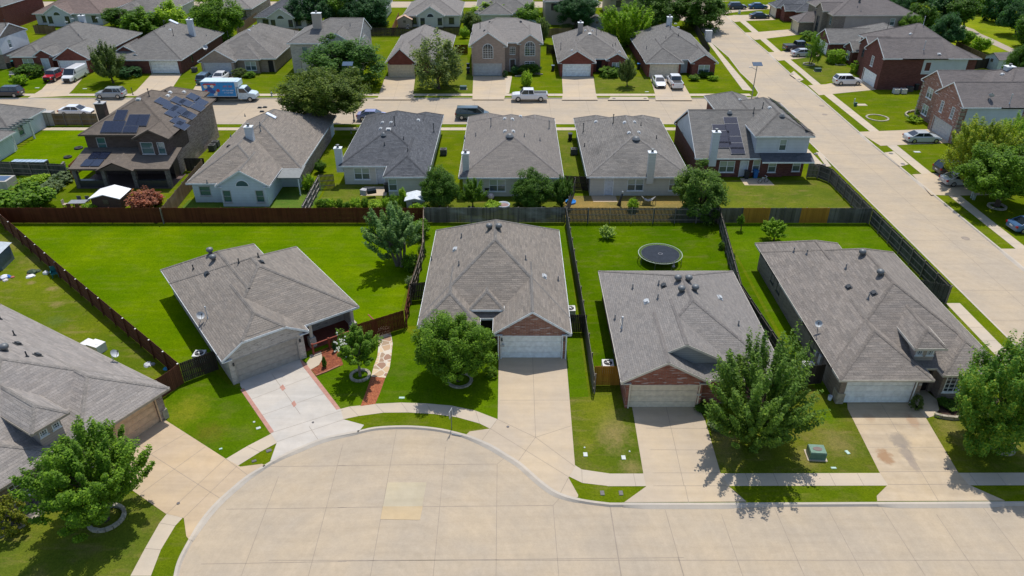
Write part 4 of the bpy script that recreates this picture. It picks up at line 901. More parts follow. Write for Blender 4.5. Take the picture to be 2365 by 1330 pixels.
wb = MB(); wb.box(6.3, 11.1, 3.3, 3.42, -.15, 2.6); wb.build('porch_wall', B_WHT, H.root)
for i, (x, w) in enumerate([(8.1, .8), (9.7, .9)]):
    m = MB(); m.box(x-w/2, x+w/2, 3.26, 3.29, .8, 2.0); o = m.build('window', GREYT, H.root); m = MB(); m.box(x-w/2+.06, x+w/2-.06, 3.24, 3.258, .86, 1.94); m.build('pane', G_DARK, o)
for x in (7.35, 11.0):
    m = MB(); m.box(x-.27, x+.27, 1.05, 1.6, -.1, .95); o = m.build('porch_column', B_WHT, H.root); m = MB(); m.box(x-.12, x+.12, 1.2, 1.44, .95, 2.62); m.beam((x, 1.3, 2.1), (x-.5 if x > 8 else x+.5, 1.3, 2.58), .1, .1); m.build('post', CREAM, o)
m = MB(); m.box(6.4, 11.5, .95, 3.28, -.05, .09); m.build('porch_floor', plain('red painted floor', (.20, .055, .035), .7), H.root)
H.turbine((486, 585), (493, 602)); H.boxvent((478, 633), mat=DKMETAL); H.pipe((447, 622), (552, 608), (597, 595), mat=DKMETAL); H.boxvent((604, 606), mat=DKMETAL); H.dish(463, 742, .2, .34); H.pipe((480, 735), h=1.0, r=.035)
H.box('porch_light', DKMETAL, (.72, .84, .08, .17, 1.7, 1.95), (5.95, 6.07, .08, .17, 1.7, 1.95))
m = MB(); RAIL = plain('red painted rail', (.24, .05, .03), .6)
rr = empty('porch_railing', (FX, FY, 0), FR, 'low red wooden railing with a gate along the front of the whitewashed house porch', 'railing')
for x0, x1 in ((6.95, 8.3), (8.4, 12.6)):
    y = .25; m.beam((x0, y, .95), (x1, y, .95), .1, .06); m.beam((x0, y, .12), (x1, y, .12), .06, .06)
m.beam((12.6, .25, .95), (12.6, 1.6, .95), .1, .06); m.build('rail', RAIL, rr)
for x in (6.95, 8.35, 12.6): m = MB(); m.box(x-.07, x+.07, .18, .32, 0, 1.05); m.build('post', RAIL, rr)
m = MB()
for i in range(30): x = 8.5+i*.138; m.box(x-.02, x+.02, .235, .265, .14, .92)
m.build('baluster', RAIL, rr)
H = House('house', 'red brick house with a cream garage door and a grey secondary gable on its roof', [
    (7.75, 19.75, 41.35, 57.0, 2.55, .5, 'y', 'hh'), (7.75, 14.1, 41.05, 47.5, 2.55, .55, 'y', 'gn'), (8.6, 16.2, 42.35, 48.5, 3.0, .5, 'y', 'gn', 2.5, '1111')], [B_RED, SD_GR], R_F3, CREAM,
    ops=[(1, 'S', 10.95, 0, 4.9, 2.05, 'gar', STC), (0, 'S', 16.6, 0, 1.1, 2.1, 'entry'), (0, 'S', 18.2, .8, 1.1, 1.3, 'win'), (0, 'W', 52, .9, .8, 1.2, 'dark')])
H.turbine((1565, 650), (1590, 650), (1573, 675), (1605, 672)); H.boxvent((1493, 697), (1662, 688)); H.pipe((1461, 667), (1521, 658), (1519, 690), (1420, 738), (1705, 752), (1556, 615)); H.pipe((1436, 757), h=.9); H.boxvent((1533, 660), mat=DKMETAL)
H.box('house_number', LTMETAL, (13.32, 13.62, 41.19, 41.22, 1.2, 1.36)); H.box('meter_box', GREYT, (8.02, 8.19, 46, 46.3, 1, 1.7), (8.04, 8.19, 47, 47.4, .7, 1.5))
H = House('house', 'long brown roofed house with small two window dormer and white garage door', [
    (23.35, 35.75, 42.7, 60.6, 2.55, .59, 'y', 'hh'), (23.35, 30.1, 41.3, 49, 2.55, .59, 'y', 'hn'), (31.0, 35.75, 41.85, 47, 2.55, .59, 'y', 'hn'), (23.35, 31.2, 55, 62.4, 2.55, .59, 'y', 'nh'),
    (28.9, 31.25, 42.75, 49, 4.25, .78, 'y', 'hn', 2.5, '1111')], [B_GRY, SD_BG], R_F4, CREAM,
    ops=[(1, 'S', 26.75, 0, 4.9, 2.1, 'gar', STW), (2, 'S', 32.3, .6, 1.2, 1.5, 'grid'), (2, 'S', 34.0, .6, 1.2, 1.5, 'grid'), (0, 'S', 30.7, 0, .9, 2.1, 'entry'), (4, 'S', 29.65, 3.3, .5, .72, 'grid'), (4, 'S', 30.45, 3.3, .5, .72, 'grid'),
         (0, 'W', 57.7, .9, .85, 1.3, 'dark'), (0, 'W', 56.0, .9, .85, 1.3, 'dark'), (0, 'W', 47.5, .9, .85, 1.3, 'dark')])
H.turbine((1990, 590), (2031, 637)); H.pipe((1833, 582), (1863, 587), (1953, 621), (2005, 690)); H.boxvent((1960, 664), (2018, 678), mat=DKMETAL); H.dish(1888, 760, -.5, .3)
H.box('stone_base', STONE, (23.76, 24.3, 41.7, 42.5, -.1, .95), (29.35, 29.7, 41.7, 42.2, -.1, .95)); H.box('house_number', LTMETAL, (29.4, 29.62, 41.72, 41.745, 1.7, 1.9)); H.box('meter_box', GREYT, (23.6, 23.78, 45.2, 45.6, .9, 1.7), (23.6, 23.78, 46, 46.25, 1.1, 1.5))
H = House('house', 'large roof cut off by the left edge with buff garage door and small dormer', [
    (-12.4, 0, 1.4, 21.5, 2.55, .59, 'y', 'hh'), (-6.75, 0, 0, 8, 2.55, .59, 'y', 'hn'), (-12.4, -7.65, .5, 6, 2.55, .59, 'y', 'hn'), (-8.5, -6.1, 1.1, 8, 4.35, .78, 'y', 'hn', 2.5, '1111')], [B_ROS, SD_BG], R_F0, TANT, (-24.05, 40.41), radians(59.2),
    ops=[(1, 'S', -3.5, 0, 4.9, 2.1, 'gar', STB), (2, 'S', -10.1, .6, 1.5, 1.4, 'grid'), (3, 'S', -7.7, 3.4, .5, .75, 'grid'), (3, 'S', -6.9, 3.4, .5, .75, 'grid'), (0, 'S', -7.2, 0, .9, 2.1, 'entry')])
H.turbine((13, 810)); H.pipe((34, 775), (2, 738), mat=DKMETAL); H.boxvent((41, 795), (87, 821), mat=DKMETAL); H.pipe((63, 824), mat=DKMETAL); H.dish(262, 833, .4, .34)
H.box('stone_base', STONE, (-.78, -.4, .38, .9, -.1, .8))
# second row, seen from behind
def shed_roof(root, x0, x1, y0, y1, zl, zh, roof, trim, t=.12):
    m = MB(); m.poly([(x0, y0, zl), (x1, y0, zl), (x1, y1, zh), (x0, y1, zh)]); m.poly([(x0, y1, zh-t), (x1, y1, zh-t), (x1, y0, zl-t), (x0, y0, zl-t)])
    for x in (x0, x1): m.poly([(x, y0, zl-t), (x, y0, zl), (x, y1, zh), (x, y1, zh-t)])
    m.build('porch_roof', roof, root); g = MB(); g.box(x0-.02, x1+.02, y0-.04, y0-.003, zl-.2, zl-.012); g.build('trim', trim, root)
H = House('house', 'dark brown two storey house with solar panels and a porch on stone columns', [
    (-52.5, -41.0, 85.4, 100.3, 5.3, .5, 'y', 'hh'), (-45.4, -41.0, 84.0, 88, 5.3, .5, 'y', 'gn', 2.6), (-50.3, -43, 98, 103.5, 5.3, .5, 'y', 'nh')], [B_BRN, B_ROS, SD_BR], R_M2, BROWNT,
    ops=[(0, 'S', -50.2, 3.2, 1.1, 1.6, 'teal'), (1, 'S', -43.9, 3.3, 1.5, 1.5, 'teal'), (1, 'S', -42.2, 3.3, .9, 1.5, 'teal')])
for b in (0,):
    m = MB(); m.box(-41.44, -41.40, 90.2, 99.8, -.1, 5.3); m.box(-41.44, -41.40, 85.9, 90.2, -.1, 2.7); m.build('brick_facing', B_ROS, H.root)
shed_roof(H.root, -52.4, -40.5, 81.3, 85.84, 2.55, 3.55, R_M2[0], BROWNT)
m = MB(); m.box(-41.5, -41.46+.02, 84.46, 85.9, -.1, 2.7); m.build('porch_side', SD_BR, H.root)
g_ = MB(); g_.poly([(-48.7, 80.9, 2.5), (-44.9, 80.9, 2.5), (-46.8, 80.9, 3.35)]); g_.build('gable', SD_BR, H.root)
g_ = MB(); g_.poly([(-49.0, 80.8, 2.5), (-46.8, 80.8, 3.5), (-46.8, 84, 3.55), (-49.0, 82.5, 2.5)]); g_.poly([(-44.6, 80.8, 2.5), (-44.6, 82.5, 2.5), (-46.8, 84, 3.55), (-46.8, 80.8, 3.5)]); g_.build('gable_roof', R_M2[0], H.root)
for x in (-52.0, -48.6, -45.0, -41.0):
    m = MB(); m.box(x-.22, x+.22, 81.5, 81.95, -.1, 2.4); m.build('stone_column', speckle('grey stone', (.22, .2, .18), (.13, .12, .11), 5), H.root)
H.box('outdoor_counter', plain('dark counter', (.05, .05, .055), .3), (-52, -48.8, 81.6, 82.1, 0, .95), (-44.8, -41.2, 81.6, 82.1, 0, .95))
m = MB(); m.box(-52.2, -40.8, 81.4, 85.9, -.02, .06); m.build('porch_floor', plain('dark paver floor', (.12, .08, .07), .8), H.root)
m = MB(); m.box(-52, -41.5, 84.8, 84.85, 1.35, 2.45); m.build('porch_screen', plain('porch screen', (.11, .075, .06), .8), H.root)
H.chimney(230, 236, 1.1, .9, ph=7.3, mat=B_BRN, base='g'); H.solar([(r1x/2.955, r1y/2.955, w, l) for r1x, r1y, w, l in [(826,789,1.42,1.8),(738,868,1.36,1.95),(810,868,1.36,1.95),(893,886,1.75,1.1),(908,823,1.36,1.95),(978,824,1.36,1.95)]])
SP = []
for r1x, r1y in [(1108,697),(1215,690),(1165,735),(1320,665),(1270,705),(1220,748),(1178,780),(1372,700),(1350,735),(1260,775),(1290,790),(1215,830),(1240,860)]: SP.append((r1x/2.955, r1y/2.955, 1.95, 1.45))
H.solar(SP); H.boxvent((320, 230), (393, 214), (388, 222), (425, 213)); H.pipe((307, 218), (345, 223), h=.9, mat=DKMETAL)
for x0, y0 in ((-51.2, 81.75), (-50.05, 81.75), (-51.0, 83.3), (-49.85, 83.3)):
    m = MB(); k_ = 1./4.54; za = 2.55+(y0-81.3)*k_+.1; m.poly([(x0, y0, za), (x0+1.1, y0, za), (x0+1.1+.1, y0+1.45, za+1.45*k_), (x0+.1, y0+1.45, za+1.45*k_)]); m.build('solar_panel', solar('solar cells'), H.root)
H = House('house', 'white walled house with a half round gable window, skylight and grey metal patio cover', [
    (-36.9, -24.9, 81.5, 99.3, 2.55, .58, 'y', 'hh'), (-36.9, -27.2, 77.0, 90, 2.55, .58, 'y', 'hn'), (-33.3, -27.2, 76.1, 82, 2.6, .60, 'y', 'gn'), (-30.5, -24.9, 96, 101.5, 2.55, .58, 'y', 'nh')], [SD_WH, B_ROS], R_F2, WHITE,
    ops=[(1, 'S', -35.1, .8, 1.3, 1.2, 'teal'), (2, 'S', -32.2, .5, .95, 1.5, 'teal'), (2, 'S', -28.5, .5, .95, 1.5, 'teal'), (2, 'S', -30.25, 2.45, 1.5, .75, 'half', 't')])
m = MB(); m.box(-25.36, -25.31, 82.2, 98.8, -.1, 2.5); m.build('brick_facing', B_ROS, H.root)
m = MB(); m.poly([(-27.6, 79.2, 2.3), (-24.6, 79.2, 2.3), (-24.6, 82.3, 2.62), (-27.6, 82.3, 2.62)]); m.box(-27.65, -24.55, 79.14, 79.2, 2.15, 2.32); o = m.build('patio_cover', plain('grey metal sheet', (.20, .21, .20), .5), H.root)
m = MB(); m.box(-24.9, -24.78, 79.3, 79.42, 0, 2.3); m.build('post', WHITE, o)
H.chimney(573, 291, .85, .7, ph=6.6, mat=SD_BW); H.skylight(626, 268); H.boxvent((605, 258), (612, 248), (600, 249), mat=DKMETAL); H.pipe((602, 303), (601, 290), h=.5); H.boxvent((528, 338), mat=DKMETAL); H.pipe((479, 424), (566, 268), h=.35); H.pipe((533, 315), h=.3)
def mid(label, blocks, wall, roof, ops, trim=WHITE, **k): return House('house', label, blocks, wall, roof, trim, ops=ops, **k)
H = mid('cream sided house with a dark slate blue roof, rear door and white chimney', [(-20.7, -9.7, 82.3, 100.5, 2.55, .5, 'y', 'hh'), (-14.9, -9.7, 78.9, 88, 2.55, .6, 'y', 'hn'), (-20.7, -16.2, 96, 101.6, 2.55, .5, 'y', 'nh'), (-14.2, -9.7, 96, 101.8, 2.55, .5, 'y', 'nh')], SD_CR, R_DK,
    [(0, 'S', -18.1, .6, 1.9, 1.5, 'pair'), (0, 'S', -15.9, 0, .95, 2.05, 'door', DRW), (1, 'S', -13.9, .6, 1., 1.5, 'win')])
H.chimney(780, 340, .8, .6, ph=4.6, mat=SD_BW); H.dome((886, 312)); H.boxvent(*[(780+x/2.955, y/2.955) for x, y in [(305,838),(363,838),(292,880),(347,882),(550,822)]]); H.pipe((912, 290), (1002, 305), h=1.1, mat=DKMETAL); H.pipe((811, 307), (932, 323), (942, 350), (888, 336), mat=DKMETAL)
H = mid('cream sided house with a broad taupe roof, standing behind two dark round trees', [(-6.15, 5.95, 78.7, 98.6, 2.55, .5, 'y', 'hh'), (-6.15, -.4, 94, 101, 2.55, .5, 'y', 'nh'), (.2, 5.95, 94, 100.2, 2.55, .5, 'y', 'nh')], SD_CR, [shingle('warm taupe shingles', (.215, .198, .182), .12, .4, .18), R_F3[1]],
    [(0, 'S', -1.7, .6, 1.9, 1.5, 'pair'), (0, 'S', -4.2, 0, .95, 2.05, 'door', DRW), (0, 'S', 3., .6, 1., 1.5, 'win')])
H.chimney(1075, 352, .75, .6, ph=5.1, mat=SD_CR); H.dome((1177, 315), r=.42); H.boxvent(*[(780+x/2.955, y/2.955) for x, y in [(1140,812),(1192,815),(1247,796),(1142,897),(1198,898)]]); H.pipe((1134, 292), (1268, 297), h=1.0, mat=FLASH); H.pipe((1073, 320), (1099, 314), (1211, 316), (1247, 325))
H = mid('cream sided house with a streaky weathered grey roof and brown dry yard behind', [(8.65, 20.7, 78.9, 98.6, 2.55, .48, 'y', 'hh'), (8.65, 14.2, 94, 100.3, 2.55, .48, 'y', 'nh'), (14.8, 20.7, 94, 100.2, 2.55, .48, 'y', 'nh')], SD_CR, R_GW,
    [(0, 'S', 14.4, .6, 1.9, 1.5, 'pair'), (0, 'S', 19.2, .6, 1.8, 1.5, 'pair'), (0, 'S', 11.3, 0, .95, 2.05, 'door', DRW)])
H.chimney(1507, 350, .8, .65, ph=5.5, mat=SD_CR); H.dome((1469, 322), r=.42); H.boxvent(*[(780+x/2.955, y/2.955) for x, y in [(1762,832),(1958,838),(2025,835),(1988,908),(2055,905)]]); H.pipe((1416, 285), (1347, 305), h=1.1, mat=DKMETAL); H.pipe((1350, 338), (1480, 290), (1516, 320), mat=DKMETAL)
H = mid('brick and white sided solar house on the corner of both streets', [(29.3, 36.5, 84.9, 98.5, 5.3, .5, 'y', 'hh'), (22.4, 33.5, 84.6, 98.4, 2.62, .565, 'x', 'gn'), (27.6, 33.5, 91.9, 104.3, 4.55, .5, 'y', 'nh')], [B_DRED, SD_BW], R_GY,
    [(1, 'S', 26.5, .6, 1.9, 1.5, 'pair'), (1, 'S', 28.6, 0, .95, 2.05, 'door', DRW), (1, 'S', 30.1, .7, .9, 1.5, 'win'), (1, 'S', 32.1, .6, 1., 1.5, 'win'), (0, 'S', 35.2, .6, 1., 1.5, 'win'), (0, 'S', 33.0, 3.3, .9, 1.45, 'win'), (1, 'W', 93.4, 2.8, .8, 1.1, 'dark')])
H.facing(SD_BW, 85.30, 85.345, 29.72, 36.08, 2.75, 5.25, ((32.55, 33.45, 3.3, 4.75),)); H.facing(SD_BW, 36.055, 36.09, 85.345, 98, 2.75, 5.25, (), 'x'); H.facing(SD_BW, 29.715, 29.745, 85.345, 98, 2.75, 5.25, (), 'x')
m = MB(); m.box(22.55, 22.575, 86, 97, 2.65, 3.2); m.poly([(22.57, 86, 3.2), (22.57, 97, 3.2), (22.57, 91.5, 6.1)]); m.build('siding_panel', SD_BW, H.root)
shed_roof(H.root, 30.3, 36.6, 83.7, 85.3, 2.5, 3.05, R_DK[0], WHITE)
H.chimney(1655, 303, .85, .65, ph=6.0, mat=SD_BW); H.dome((1685, 261), (1806, 269)); H.boxvent((1709, 231), (1778, 249)); H.pipe((1740, 262), (1761, 250), h=.8, mat=DKMETAL)
H.solar([(1565+x/2.955, y/2.955, 1.75, 1.05) for x, y in [(360,825),(370,868),(380,910),(390,955),(400,1000),(408,1032),(282,875),(305,918),(310,960),(318,990)]])
SE = []
for x, y in [(700,730),(730,760),(752,790),(775,812),(805,830),(850,858)]: SE.append((1565+x/2.955, y/2.955, 2.2, 1.6))
for x, y, w, l in SE:
    p = Vector((34.6+(y-240)*.03, 96.5-(y-245)*.22, 0)); z, n = H.height(p.x, p.y); p.z = z+.1; M = H.tilt(p, n); m = MB(); m.box(-1.0, 1.0, -.7, .7, -.03, .01, 0, M); m.build('solar_panel', solar('solar cells'), H.root)
H = mid('white house with a timber pergola over its patio at the left edge', [(-82, -67.8, 95.5, 104.6, 2.55, .5, 'x', 'nh'), (-82, -66.4, 85.5, 94.7, 2.55, .5, 'x', 'nh'), (-82, -71, 92, 99, 2.55, .55, 'y', 'nn')], [SD_WH, B_TAN], R_GY, [(0, 'E', 98.5, .7, 1.2, 1.4, 'teal'), (1, 'E', 90, .6, 1.9, 1.5, 'pair')])
pg = empty('pergola', (-69, 95, 0), 0, 'white posted pergola with dark slats beside the white house at the left', 'pergola'); WP = plain('pergola paint', (.55, .58, .6), .6)
for x, y in ((-2, -.2), (1.8, -.2), (-1.2, 4), (1.9, 4)): m = MB(); m.box(x-.1, x+.1, y-.1, y+.1, 0, 2.6); m.build('post', WP, pg)
for i in range(7): m = MB(); m.box(-2.8, 2.4, -.5+i*.8, -.38+i*.8, 2.62, 2.78); m.build('rafter', plain('pergola slat', (.10, .13, .13), .7), pg)
# third row, across the second street
def back(label, blocks, wall, roof, ops, trim=WHITE, **k): return House('house', label, blocks, wall, roof, trim, ops=ops, **k)
H = back('red brick house with three gables, red truck and white van parked on its driveway', [(-92.5, -76.0, 136.8, 156, 2.55, .46, 'y', 'hh'), (-82.6, -76.0, 134.0, 141, 2.55, .62, 'y', 'gn'), (-91.3, -85.6, 135.6, 142, 2.55, .5, 'y', 'hn'), (-86.6, -82.9, 134.8, 141, 2.9, .6, 'y', 'gn')], [B_ORED, B_WHT], R_GY,
    [(1, 'S', -79.4, 0, 4.9, 2.1, 'gar', STW), (2, 'S', -88.5, .6, 2., 1.5, 'win'), (3, 'S', -84.7, 0, 1.3, 2.3, 'door', DRW)])
H.chimney(187, 35, 1., .8, ph=7.2, mat=SD_BW); H.boxvent((167, 44), (153, 51), (224, 42)); H.pipe((228, 108), h=1.1); H.pipe((182, 82), h=.3)
H = back('red brick house with a skylight and a wide empty white garage door', [(-73.4, -59.2, 133.3, 156, 2.55, .5, 'y', 'hh'), (-73.4, -66.5, 135.2, 141, 2.7, .55, 'y', 'gn'), (-69.3, -66.3, 134.4, 140, 2.5, .6, 'y', 'gn')], B_DRED, R_GY,
    [(0, 'S', -62.75, 0, 4.9, 2.1, 'gar', STW), (1, 'S', -71.2, .5, 1.9, 1.6, 'grid'), (2, 'S', -67.3, 0, .95, 2.1, 'door', DRR), (0, 'E', 139, .8, .9, 1.3, 'dark')])
H.chimney(437, 44, 1., .8, ph=6.9, mat=SD_BW); H.skylight(401, 51, .8, 1.6); H.pipe((380, 62), (401, 83), h=1.1, mat=DKMETAL); H.boxvent((381, 48), (393, 69), mat=LTMETAL); H.pipe((477, 83), h=.3)
H = back('tan brick house with a taupe garage door behind the parked moving truck', [(-56, -42.6, 134.3, 156, 2.55, .48, 'y', 'hh'), (-56, -49.2, 132.4, 140, 2.55, .6, 'y', 'gn'), (-51, -45.2, 133.5, 144, 2.6, .62, 'y', 'hn')], B_TAN, R_GW,
    [(1, 'S', -52.7, 0, 4.9, 2.1, 'gar', STG), (2, 'S', -47.2, .5, 2., 1.6, 'win'), (0, 'S', -43.8, 0, 1., 2.1, 'entry')])
H.boxvent((575, 70), (585, 60)); H.pipe((552, 74), (527, 84), h=.9, mat=DKMETAL); H.dish(476, 117, .3, .5)
H = back('two storey pale brick house with a broad chimney behind the big street trees', [(-40.1, -27.2, 133.9, 147.5, 5.3, .45, 'x', 'hg'), (-34.2, -27.4, 132.2, 141, 5.3, .62, 'y', 'gn')], B_WHT, R_GY,
    [(0, 'S', -37.1, 3.0, 1., 1.6, 'teal'), (0, 'S', -34.9, 3., .8, 1.6, 'teal'), (0, 'S', -36.6, 0, 3.2, 2.1, 'gar', STC)])
H.chimney(730, 29, 1.6, .9, ph=9.7, mat=SD_BG); H.pipe((809, 60), (681, 77), h=.5)
H = back('brick house with a steep red gable behind the sparse greyish tree', [(-22.4, -11.4, 134.5, 153.5, 2.55, .58, 'y', 'hh'), (-22.4, -16.9, 131.0, 138, 2.55, .92, 'y', 'gn'), (-17.2, -11.4, 133.6, 141, 2.55, .58, 'y', 'hn')], B_ORED, R_F3,
    [(1, 'S', -19.65, 0, 4.5, 2.1, 'gar', STC), (2, 'S', -14.2, .6, 1.8, 1.5, 'win')])
H.boxvent((942, 59), (941, 66), (992, 59), mat=DKMETAL)
H = back('two storey pinkish brick house with tall arched windows facing the second street', [(-7.6, 5.55, 134.6, 150.5, 5.3, .34, 'x', 'hh', -.15, '0000', 4.7), (-7.6, -.8, 131.9, 140, 5.3, .68, 'y', 'gn'), (.9, 5.55, 133.8, 142, 5.3, .68, 'y', 'gn')], B_PNK, R_F3,
    [(1, 'S', -4.35, 0, 4.9, 2.1, 'gar', STG), (1, 'S', -4.25, 3.1, 1.8, 2.5, 'arch'), (2, 'S', 3.2, 3.1, 1.8, 2.5, 'arch'), (2, 'S', 3.2, .6, 1.8, 1.5, 'grid'), (0, 'S', .1, 0, .95, 2.2, 'door', BROWNT), (0, 'S', 0.1, 3.1, 1.0, 1.3, 'grid')])
H.boxvent((1131, 51), (1119, 71), (1203, 50), mat=DKMETAL); H.pipe((1090, 80), (1109, 66), h=.9, mat=DKMETAL)
H = back('red gabled house with a chalky streaked roof, white garage and clipped hedge', [(8.1, 20.9, 134.2, 153, 2.55, .5, 'y', 'hh'), (8.1, 14.9, 131.5, 140, 2.55, .6, 'y', 'gn'), (16.8, 20.9, 133.4, 140, 2.55, .55, 'y', 'gn')], B_ORED, R_GW,
    [(1, 'S', 11.5, 0, 4.8, 2.1, 'gar', STW), (2, 'S', 18.8, .5, 1.6, 1.5, 'win'), (0, 'S', 15.8, 0, 1., 2.1, 'entry')])
H.chimney(1341, 51, .9, .8, ph=6.9, mat=SD_BG); H.boxvent((1352, 71), (1368, 71), (1321, 117), (1431, 120), (1362, 78)); H.pipe((1377, 81), (1295, 115), h=1.2, mat=FLASH); H.pipe((1421, 104), (1415, 107), (1388, 74), (1394, 74), mat=DKMETAL)
H = back('red brick corner house with a pale blue front door', [(23.6, 36.4, 133.6, 155, 2.55, .52, 'y', 'hh'), (23.6, 30.3, 131.0, 142, 2.55, .55, 'y', 'hn'), (31.6, 36.5, 131.3, 139, 2.55, .6, 'y', 'gn')], B_ORED, R_GY,
    [(1, 'S', 27., 0, 4.9, 2.1, 'gar', STC), (2, 'S', 34.1, .6, 2., 1.5, 'win'), (0, 'S', 31.1, 0, 1., 2.1, 'door', DRW)])
H.chimney(1547, 38, .9, .8, ph=7.4, mat=SD_BW); H.boxvent((1548, 56), (1553, 64), (1560, 55), (1566, 63)); H.pipe((1548, 68), h=1.2, mat=FLASH); H.pipe((1567, 83), (1538, 88), mat=DKMETAL); H.pipe((1493, 113), h=.6)
H = back('two storey house with bluish white siding at the far left edge', [(-118, -93.2, 136.5, 146.2, 5.3, .42, 'x', 'ng')], [B_GRY, SD_BW], R_GY, [(0, 'S', -96.7, 3.2, 1., 1.5, 'win'), (0, 'E', 140, 3.1, 1., 1.5, 'win'), (0, 'S', -100.5, 3.2, 1., 1.5, 'win'), (0, 'S', -95, .8, 1., 1.3, 'dark')])
H.facing(SD_BW, 136.90, 136.945, -117, -93.345, 2.6, 5.25, ((-97.2, -96.2, 3.2, 4.7), (-101, -100, 3.2, 4.7))); H.facing(SD_BW, -93.375, -93.34, 136.95, 145.8, 2.6, 5.25, ((139.5, 140.5, 3.1, 4.6),), 'x'); H.pipe((17, 68), h=1., mat=DKMETAL)
# fourth row, seen from behind at the top of the picture
FB = [('dark red brick house at the top left corner behind the small shed', (-130, -112.5), 170, B_ORED, R_GY, 5.2), ('white house with a pinkish roof, half round vent and wire fence at the top left', (-110, -94), 176, SD_BW, R_PK, 2.55),
      ('house of which only a long grey roof shows above a row of bushes', (-92.5, -79.5), 178, SD_CR, R_GW, 2.55), ('brown brick house between the big leafy tree and a slate roofed one', (-74, -61.5), 182, B_ROS, R_F3, 2.55), ('house with a slate blue roof, arched vent and small patio pergola', (-58, -46), 172, SD_CR, R_DK, 2.55),
      ('slate roofed house mostly behind two deep green trees', (-42, -29.7), 176, SD_CR, R_DK, 2.55), ('pale sided house with half round window beside the small tan shed', (-24.8, -11.6), 174, SD_CR, R_F3, 2.55),
      ('house whose plain grey roof shows behind yellow green trees at the top middle', (-8.6, 5.2), 177, SD_CR, R_GY, 2.55), ('tall pale two storey house behind a dark round tree at the top', (7.2, 19.6), 176, SD_BG, R_GY, 5.2), ('yellowish sided house with a dark roof seen behind the bright green tree', (22.5, 36), 180, SD_YL, R_DK, 5.2)]
for i, (lb, (x0, x1), y, w, r, h) in enumerate(FB):
    bl = [(x0, x1, y, y+17, h, .5, 'y', 'hh')]; ops = [(0, 'S', x0+2.4, h-1.95, 1.3, 1.4, 'dark'), (0, 'S', x1-2.2, h-1.95, 1.2, 1.4, 'dark')]
    if i in (1, 4, 6): bl.append((x0+3.2, x0+9.6, y-1.4, y+8, h+.15, .62, 'y', 'gn')); ops += [(1, 'S', x0+6.4, 2.35, 1.6, .8, 'half'), (1, 'S', x0+4.6, .7, 1., 1.5, 'dark'), (1, 'S', x0+8.5, .7, 1., 1.5, 'dark')]
    elif i in (2, 7): bl.append((x0+1, x1-5, y-2, y+8, h, .5, 'y', 'hn'))
    Hn = House('house', lb, bl, w, r, WHITE, ops=ops)
# east side, fronts facing the side street
H = House('house', 'two storey dark red brick house with white upper siding on its rear half', [(64.5, 76.1, 122.9, 141, 5.3, .42, 'x', 'hh', -.15, '0000', 5.5), (61.4, 72, 122.9, 130.9, 5.3, .62, 'x', 'gn'), (62.2, 70, 130.6, 135.2, 5.3, .6, 'x', 'gn'), (70, 77.6, 123.0, 129.6, 5.25, .42, 'x', 'nh')], [B_DRED, SD_WH], R_E, WHITE,
    ops=[(1, 'W', 127., 0, 4.9, 2.1, 'gar', STW), (1, 'W', 127.2, 3., 1., 1.7, 'grid'), (0, 'S', 69.2, 3.1, 1., 1.5, 'win'), (2, 'W', 133, 3.2, .8, 1.3, 'dark')])
H.facing(SD_WH, 123.30, 123.345, 68.3, 75.6, 2.6, 5.2, ((68.7, 69.7, 3.1, 4.6),)); H.pipe((2132, 58), (2133, 115), h=1.3, mat=LTMETAL); H.boxvent((2103, 79), (2169, 125)); H.pipe((2100, 50), h=1.)
H = House('house', 'two storey brick house with pale stone quoins and a grey garage door', [(65.5, 84, 96.3, 112, 5.3, .42, 'x', 'hn', -.15, '0000', 5.5), (60.4, 72, 96.3, 104.0, 5.3, .62, 'x', 'gn'), (61.6, 70, 103.6, 110.6, 5.3, .62, 'x', 'gn')], [B_MIX, SD_WH], R_E, WHITE,
    ops=[(1, 'W', 100.2, 0, 4.9, 2.1, 'gar', STG), (1, 'W', 101.6, 3., .8, 1.6, 'grid'), (1, 'W', 98.7, 3., .8, 1.6, 'grid'), (2, 'W', 107.6, 3.2, 1.6, 1.5, 'win'), (2, 'W', 107.6, .7, 1.6, 1.5, 'win'), (0, 'S', 69.6, 3., 1.5, 1.9, 'dark'), (0, 'S', 80.5, 3.2, 1.2, 1.5, 'win')])
H.facing(SD_WH, 96.70, 96.745, 61.3, 83, 2.7, 5.2, ((68.85, 70.35, 3., 4.9), (79.9, 81.1, 3.2, 4.7)))
m = MB()
for i in range(9): m.box(60.53, 60.53+(.6 if i % 2 else .42), 96.70, 96.745, .2+i*.55, .55+i*.55); m.box(60.53, 60.575, 96.70, 96.70+(.5 if i % 2 else .35), .2+i*.55, .55+i*.55)
m.build('quoin', STONE, H.root); m = MB()
for i in range(9): m.box(61.73, 61.78, 109.7, 110.12+(.1 if i % 2 else 0), .2+i*.55, .55+i*.55)
m.build('quoin', STONE, H.root); H.boxvent((2315, 172)); H.dish(2284, 234, 2.4, .4); H.pipe((2331, 240), h=1.2); H.chimney(2333, 152, 1.1, 1., ph=8.6, mat=SD_BW)
H = House('house', 'one storey brick house behind the black pickup and silver sedan', [(66, 80, 138.8, 157, 2.55, .45, 'y', 'hh'), (61.7, 72, 146.2, 153.6, 2.55, .55, 'x', 'gn'), (63.6, 72, 139.6, 144.2, 2.55, .55, 'x', 'gn')], B_DRED, [R_GY[0], R_GY[1]], WHITE,
    ops=[(1, 'W', 149.9, 0, 4.8, 2.1, 'gar', STW), (2, 'W', 141.9, .6, 1.6, 1.5, 'win')]); H.pipe((2049, 68), h=1.3, mat=DKMETAL)
